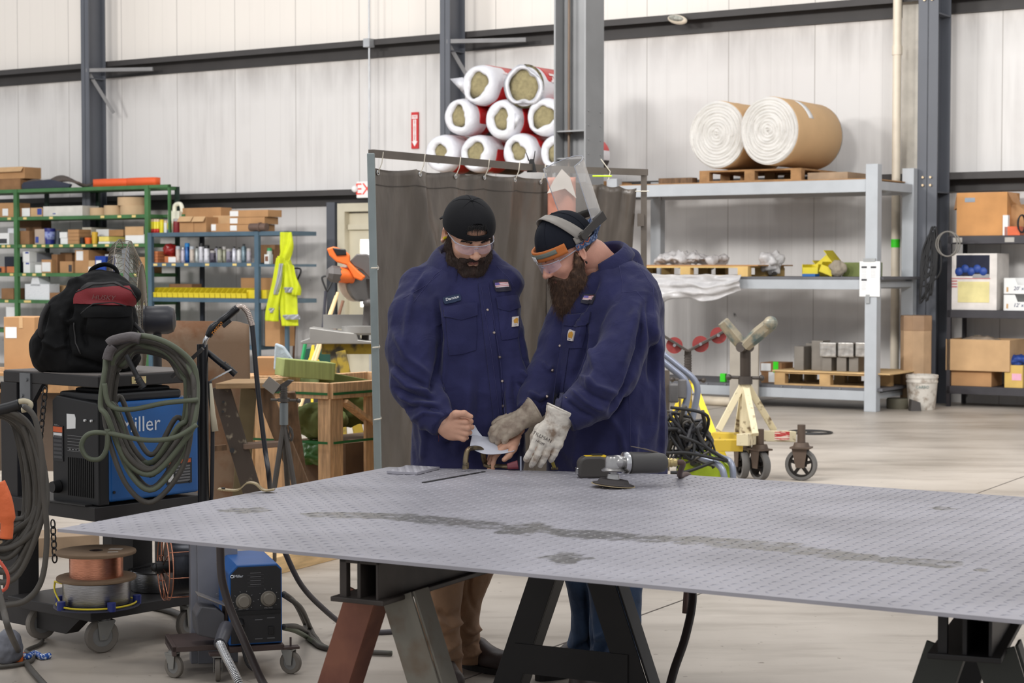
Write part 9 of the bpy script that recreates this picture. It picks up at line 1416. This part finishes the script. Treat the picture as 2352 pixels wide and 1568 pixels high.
for k, (px, rp, py, c_, cp, lb) in enumerate(cans): can(lb, px, z, rp, py, mat('can_body_%d' % k, c_, .35, .2, c2=tuple(max(0, x - 50) for x in c_), vs=14, c2t=(.5, .6)), cap=CP[cp], y=.10+.05*(k % 3))
B2('dark_box', 'dark open carton standing behind the spray cans', 470, 512, z, 572, mat('very_dark_card', (70, 54, 46), .9), y=.42, d=.15, open_=1); B2('cardboard_box', 'brown open box right of the post on the blue unit\'s second shelf', 596, 632, z - .02, 562, card2, y=.2, open_=1); pail('green-topped bottle on the blue unit\'s second shelf right of the post', 619, z - .02, 6, 569, mat('bottle_green_white', (200, 206, 200), .4), O=OB2, shape='can', name='bottle', cat='bottle', cap=(mat('cap_green', (50, 150, 90), .4), True), y=.12); B2('white_carton', 'small white box with dark print beside the green-topped bottle', 607, 618, z - .02, 584, whitep, lab=(.2, .8, .3, .8, mat('print_brown', (130, 90, 70), .7, var=0)), y=.08, d=.08)
z = bz[2]+e
ORD = 'first second third fourth fifth sixth seventh eighth ninth tenth eleventh twelfth thirteenth fourteenth fifteenth sixteenth seventeenth last'.split()
def bin_(label, p0, p1, z0):
    x0, x1 = bx_(p0, .02), bx_(p1, .02) - .006; t = thing('parts_bin', label, 'bin', W(sB+x0, OB2 - .02, z0), YAW, group='yellow parts bins on the blue-grey unit'); w_ = x1 - x0; h_ = .135; d = .22; mb = MB()
    mb.bb((0, 0, 0), (w_, d, .005)); mb.bb((0, 0, 0), (w_, .005, h_*.5)); mb.bb((0, d - .005, 0), (w_, d, h_)); mb.prism([(0, 0), (0, h_*.5), (.08, h_), (d, h_), (d, 0)], (0, 0, 0), (0, 1, 0), (0, 0, 1), (.004, 0, 0)); mb.prism([(0, 0), (0, h_*.5), (.08, h_), (d, h_), (d, 0)], (w_ - .004, 0, 0), (0, 1, 0), (0, 0, 1), (.004, 0, 0)); mb.bb((0, -.006, h_*.38), (w_, 0, h_*.5)); mb.B('tray', yelp, t); mb = MB(); mb.bb((.01, .02, .005), (w_ - .01, d - .02, h_*.42)); mb.B('contents', mat('bin_contents', (120, 104, 60), .8, var=.3, vs=40), t)
for k in range(18): bin_(ORD[k]+' from the left of the yellow parts bins on the blue-grey unit', 347+12.2*k, 359.2+12.2*k, z)
B2('yellow_bin', 'closed yellow bin left of the blue post on the third shelf', 566, 586, z, 666, yelp, 'bin'); B2('yellow_bin', 'closed yellow bin right of the blue post on the third shelf', 597, 612, z, 666, yelp, 'bin'); B2('cardboard_box', 'brown carton behind the yellow bins, left of the blue post', 553, 586, z, 638, card, y=.35, d=.2); B2('cardboard_box', 'brown carton behind the yellow bins, right of the blue post', 596, 634, z, 638, card, y=.35, d=.2); B2('cardboard_box', 'low brown carton behind the yellow bins at the left', 388, 440, z, 652, card2, y=.35, d=.2)
B2('cardboard_box', 'brown carton hanging low under the hi-vis jacket', 608, 642, bz[3]+e, 735, card, y=.0, d=.3); B2('grey_drawer_box', 'grey drawer box on the blue unit\'s lowest shelf', 572, 606, bz[3]+e, 712, mat('grey_drawer', (112, 118, 122), .6), y=.1)
# far carton and wooden box seen left of the crate
p = V((at(612, 0, 11.6).x - .03, 11.6, zz2+.001)); T = thing('cardboard_box', uniq('plain tan cardboard box on the wooden box behind the ladder'), 'box', p); mb = MB(); mb.bb((-.06, 0, 0), (.07, .2, .11)); mb.B('carton', card, T, bev=.003)
# hi-vis jacket on the blue unit's corner
OV = OB2+.12; HV = lambda px, py, o=0.: W(atw(px, py, OV+o)[0], OV+o, atw(px, py, OV+o)[1]); hv_ = mat('hi_vis_yellow', (204, 214, 30), .7, var=.14, vs=5, bump=.003, bs=18); silv = mat('reflective_strip', (176, 178, 182), .35, .3)
T = thing('hi_vis_jacket', uniq('yellow-green hi-vis jacket with grey reflective stripes hung on the blue unit'), 'jacket', HV(650, 750)); 
def panel(nm, L_, R_, m, o=0., amp=.05, parent=T, sd=0):
    a_ = cr([HV(x, y, o) for x, y in L_], 8); b_ = cr([HV(x, y, o) for x, y in R_], 8); n_ = min(len(a_), len(b_)) - 1; mb = MB(); fn = lambda u, v: tuple(a_[int(round(v*n_))].lerp(b_[int(round(v*n_))], u) - N*(amp*sin(pi*u)+.02*sin(u*14+v*5+sd))); mb.grid(fn, 20, n_); return mb.B(nm, m, parent, w=1, smooth=1, solid=.012)
panel('hood', [(646, 533), (646, 560), (644, 585), (640, 600)], [(672, 533), (674, 560), (668, 585), (664, 600)], hv_, .06, .06); panel('body', [(640, 588), (636, 640), (642, 700), (650, 748)], [(664, 588), (676, 640), (684, 700), (688, 748)], hv_, .04, .08, sd=2); panel('sleeve', [(640, 592), (628, 650), (616, 700), (610, 735)], [(654, 592), (650, 650), (642, 700), (638, 738)], hv_, .12, .07, sd=4); panel('sleeve', [(664, 600), (668, 640), (672, 665), (674, 676)], [(674, 610), (684, 640), (690, 660), (688, 678)], hv_, .10, .05, sd=5)
for L_, R_ in (([(652, 724), (652, 726), (653, 730), (653, 733)], [(688, 722), (688, 726), (688, 730), (688, 733)]), ([(620, 706), (619, 709), (618, 712), (617, 716)], [(632, 708), (631, 711), (630, 714), (630, 718)]), ([(655, 660), (655, 663), (655, 667), (655, 671)], [(674, 660), (674, 663), (674, 667), (674, 671)]), ([(645, 605), (641, 630), (636, 655), (630, 676)], [(651, 605), (648, 630), (643, 655), (637, 676)])): panel('reflective_stripe', L_, R_, silv, .16, .03)
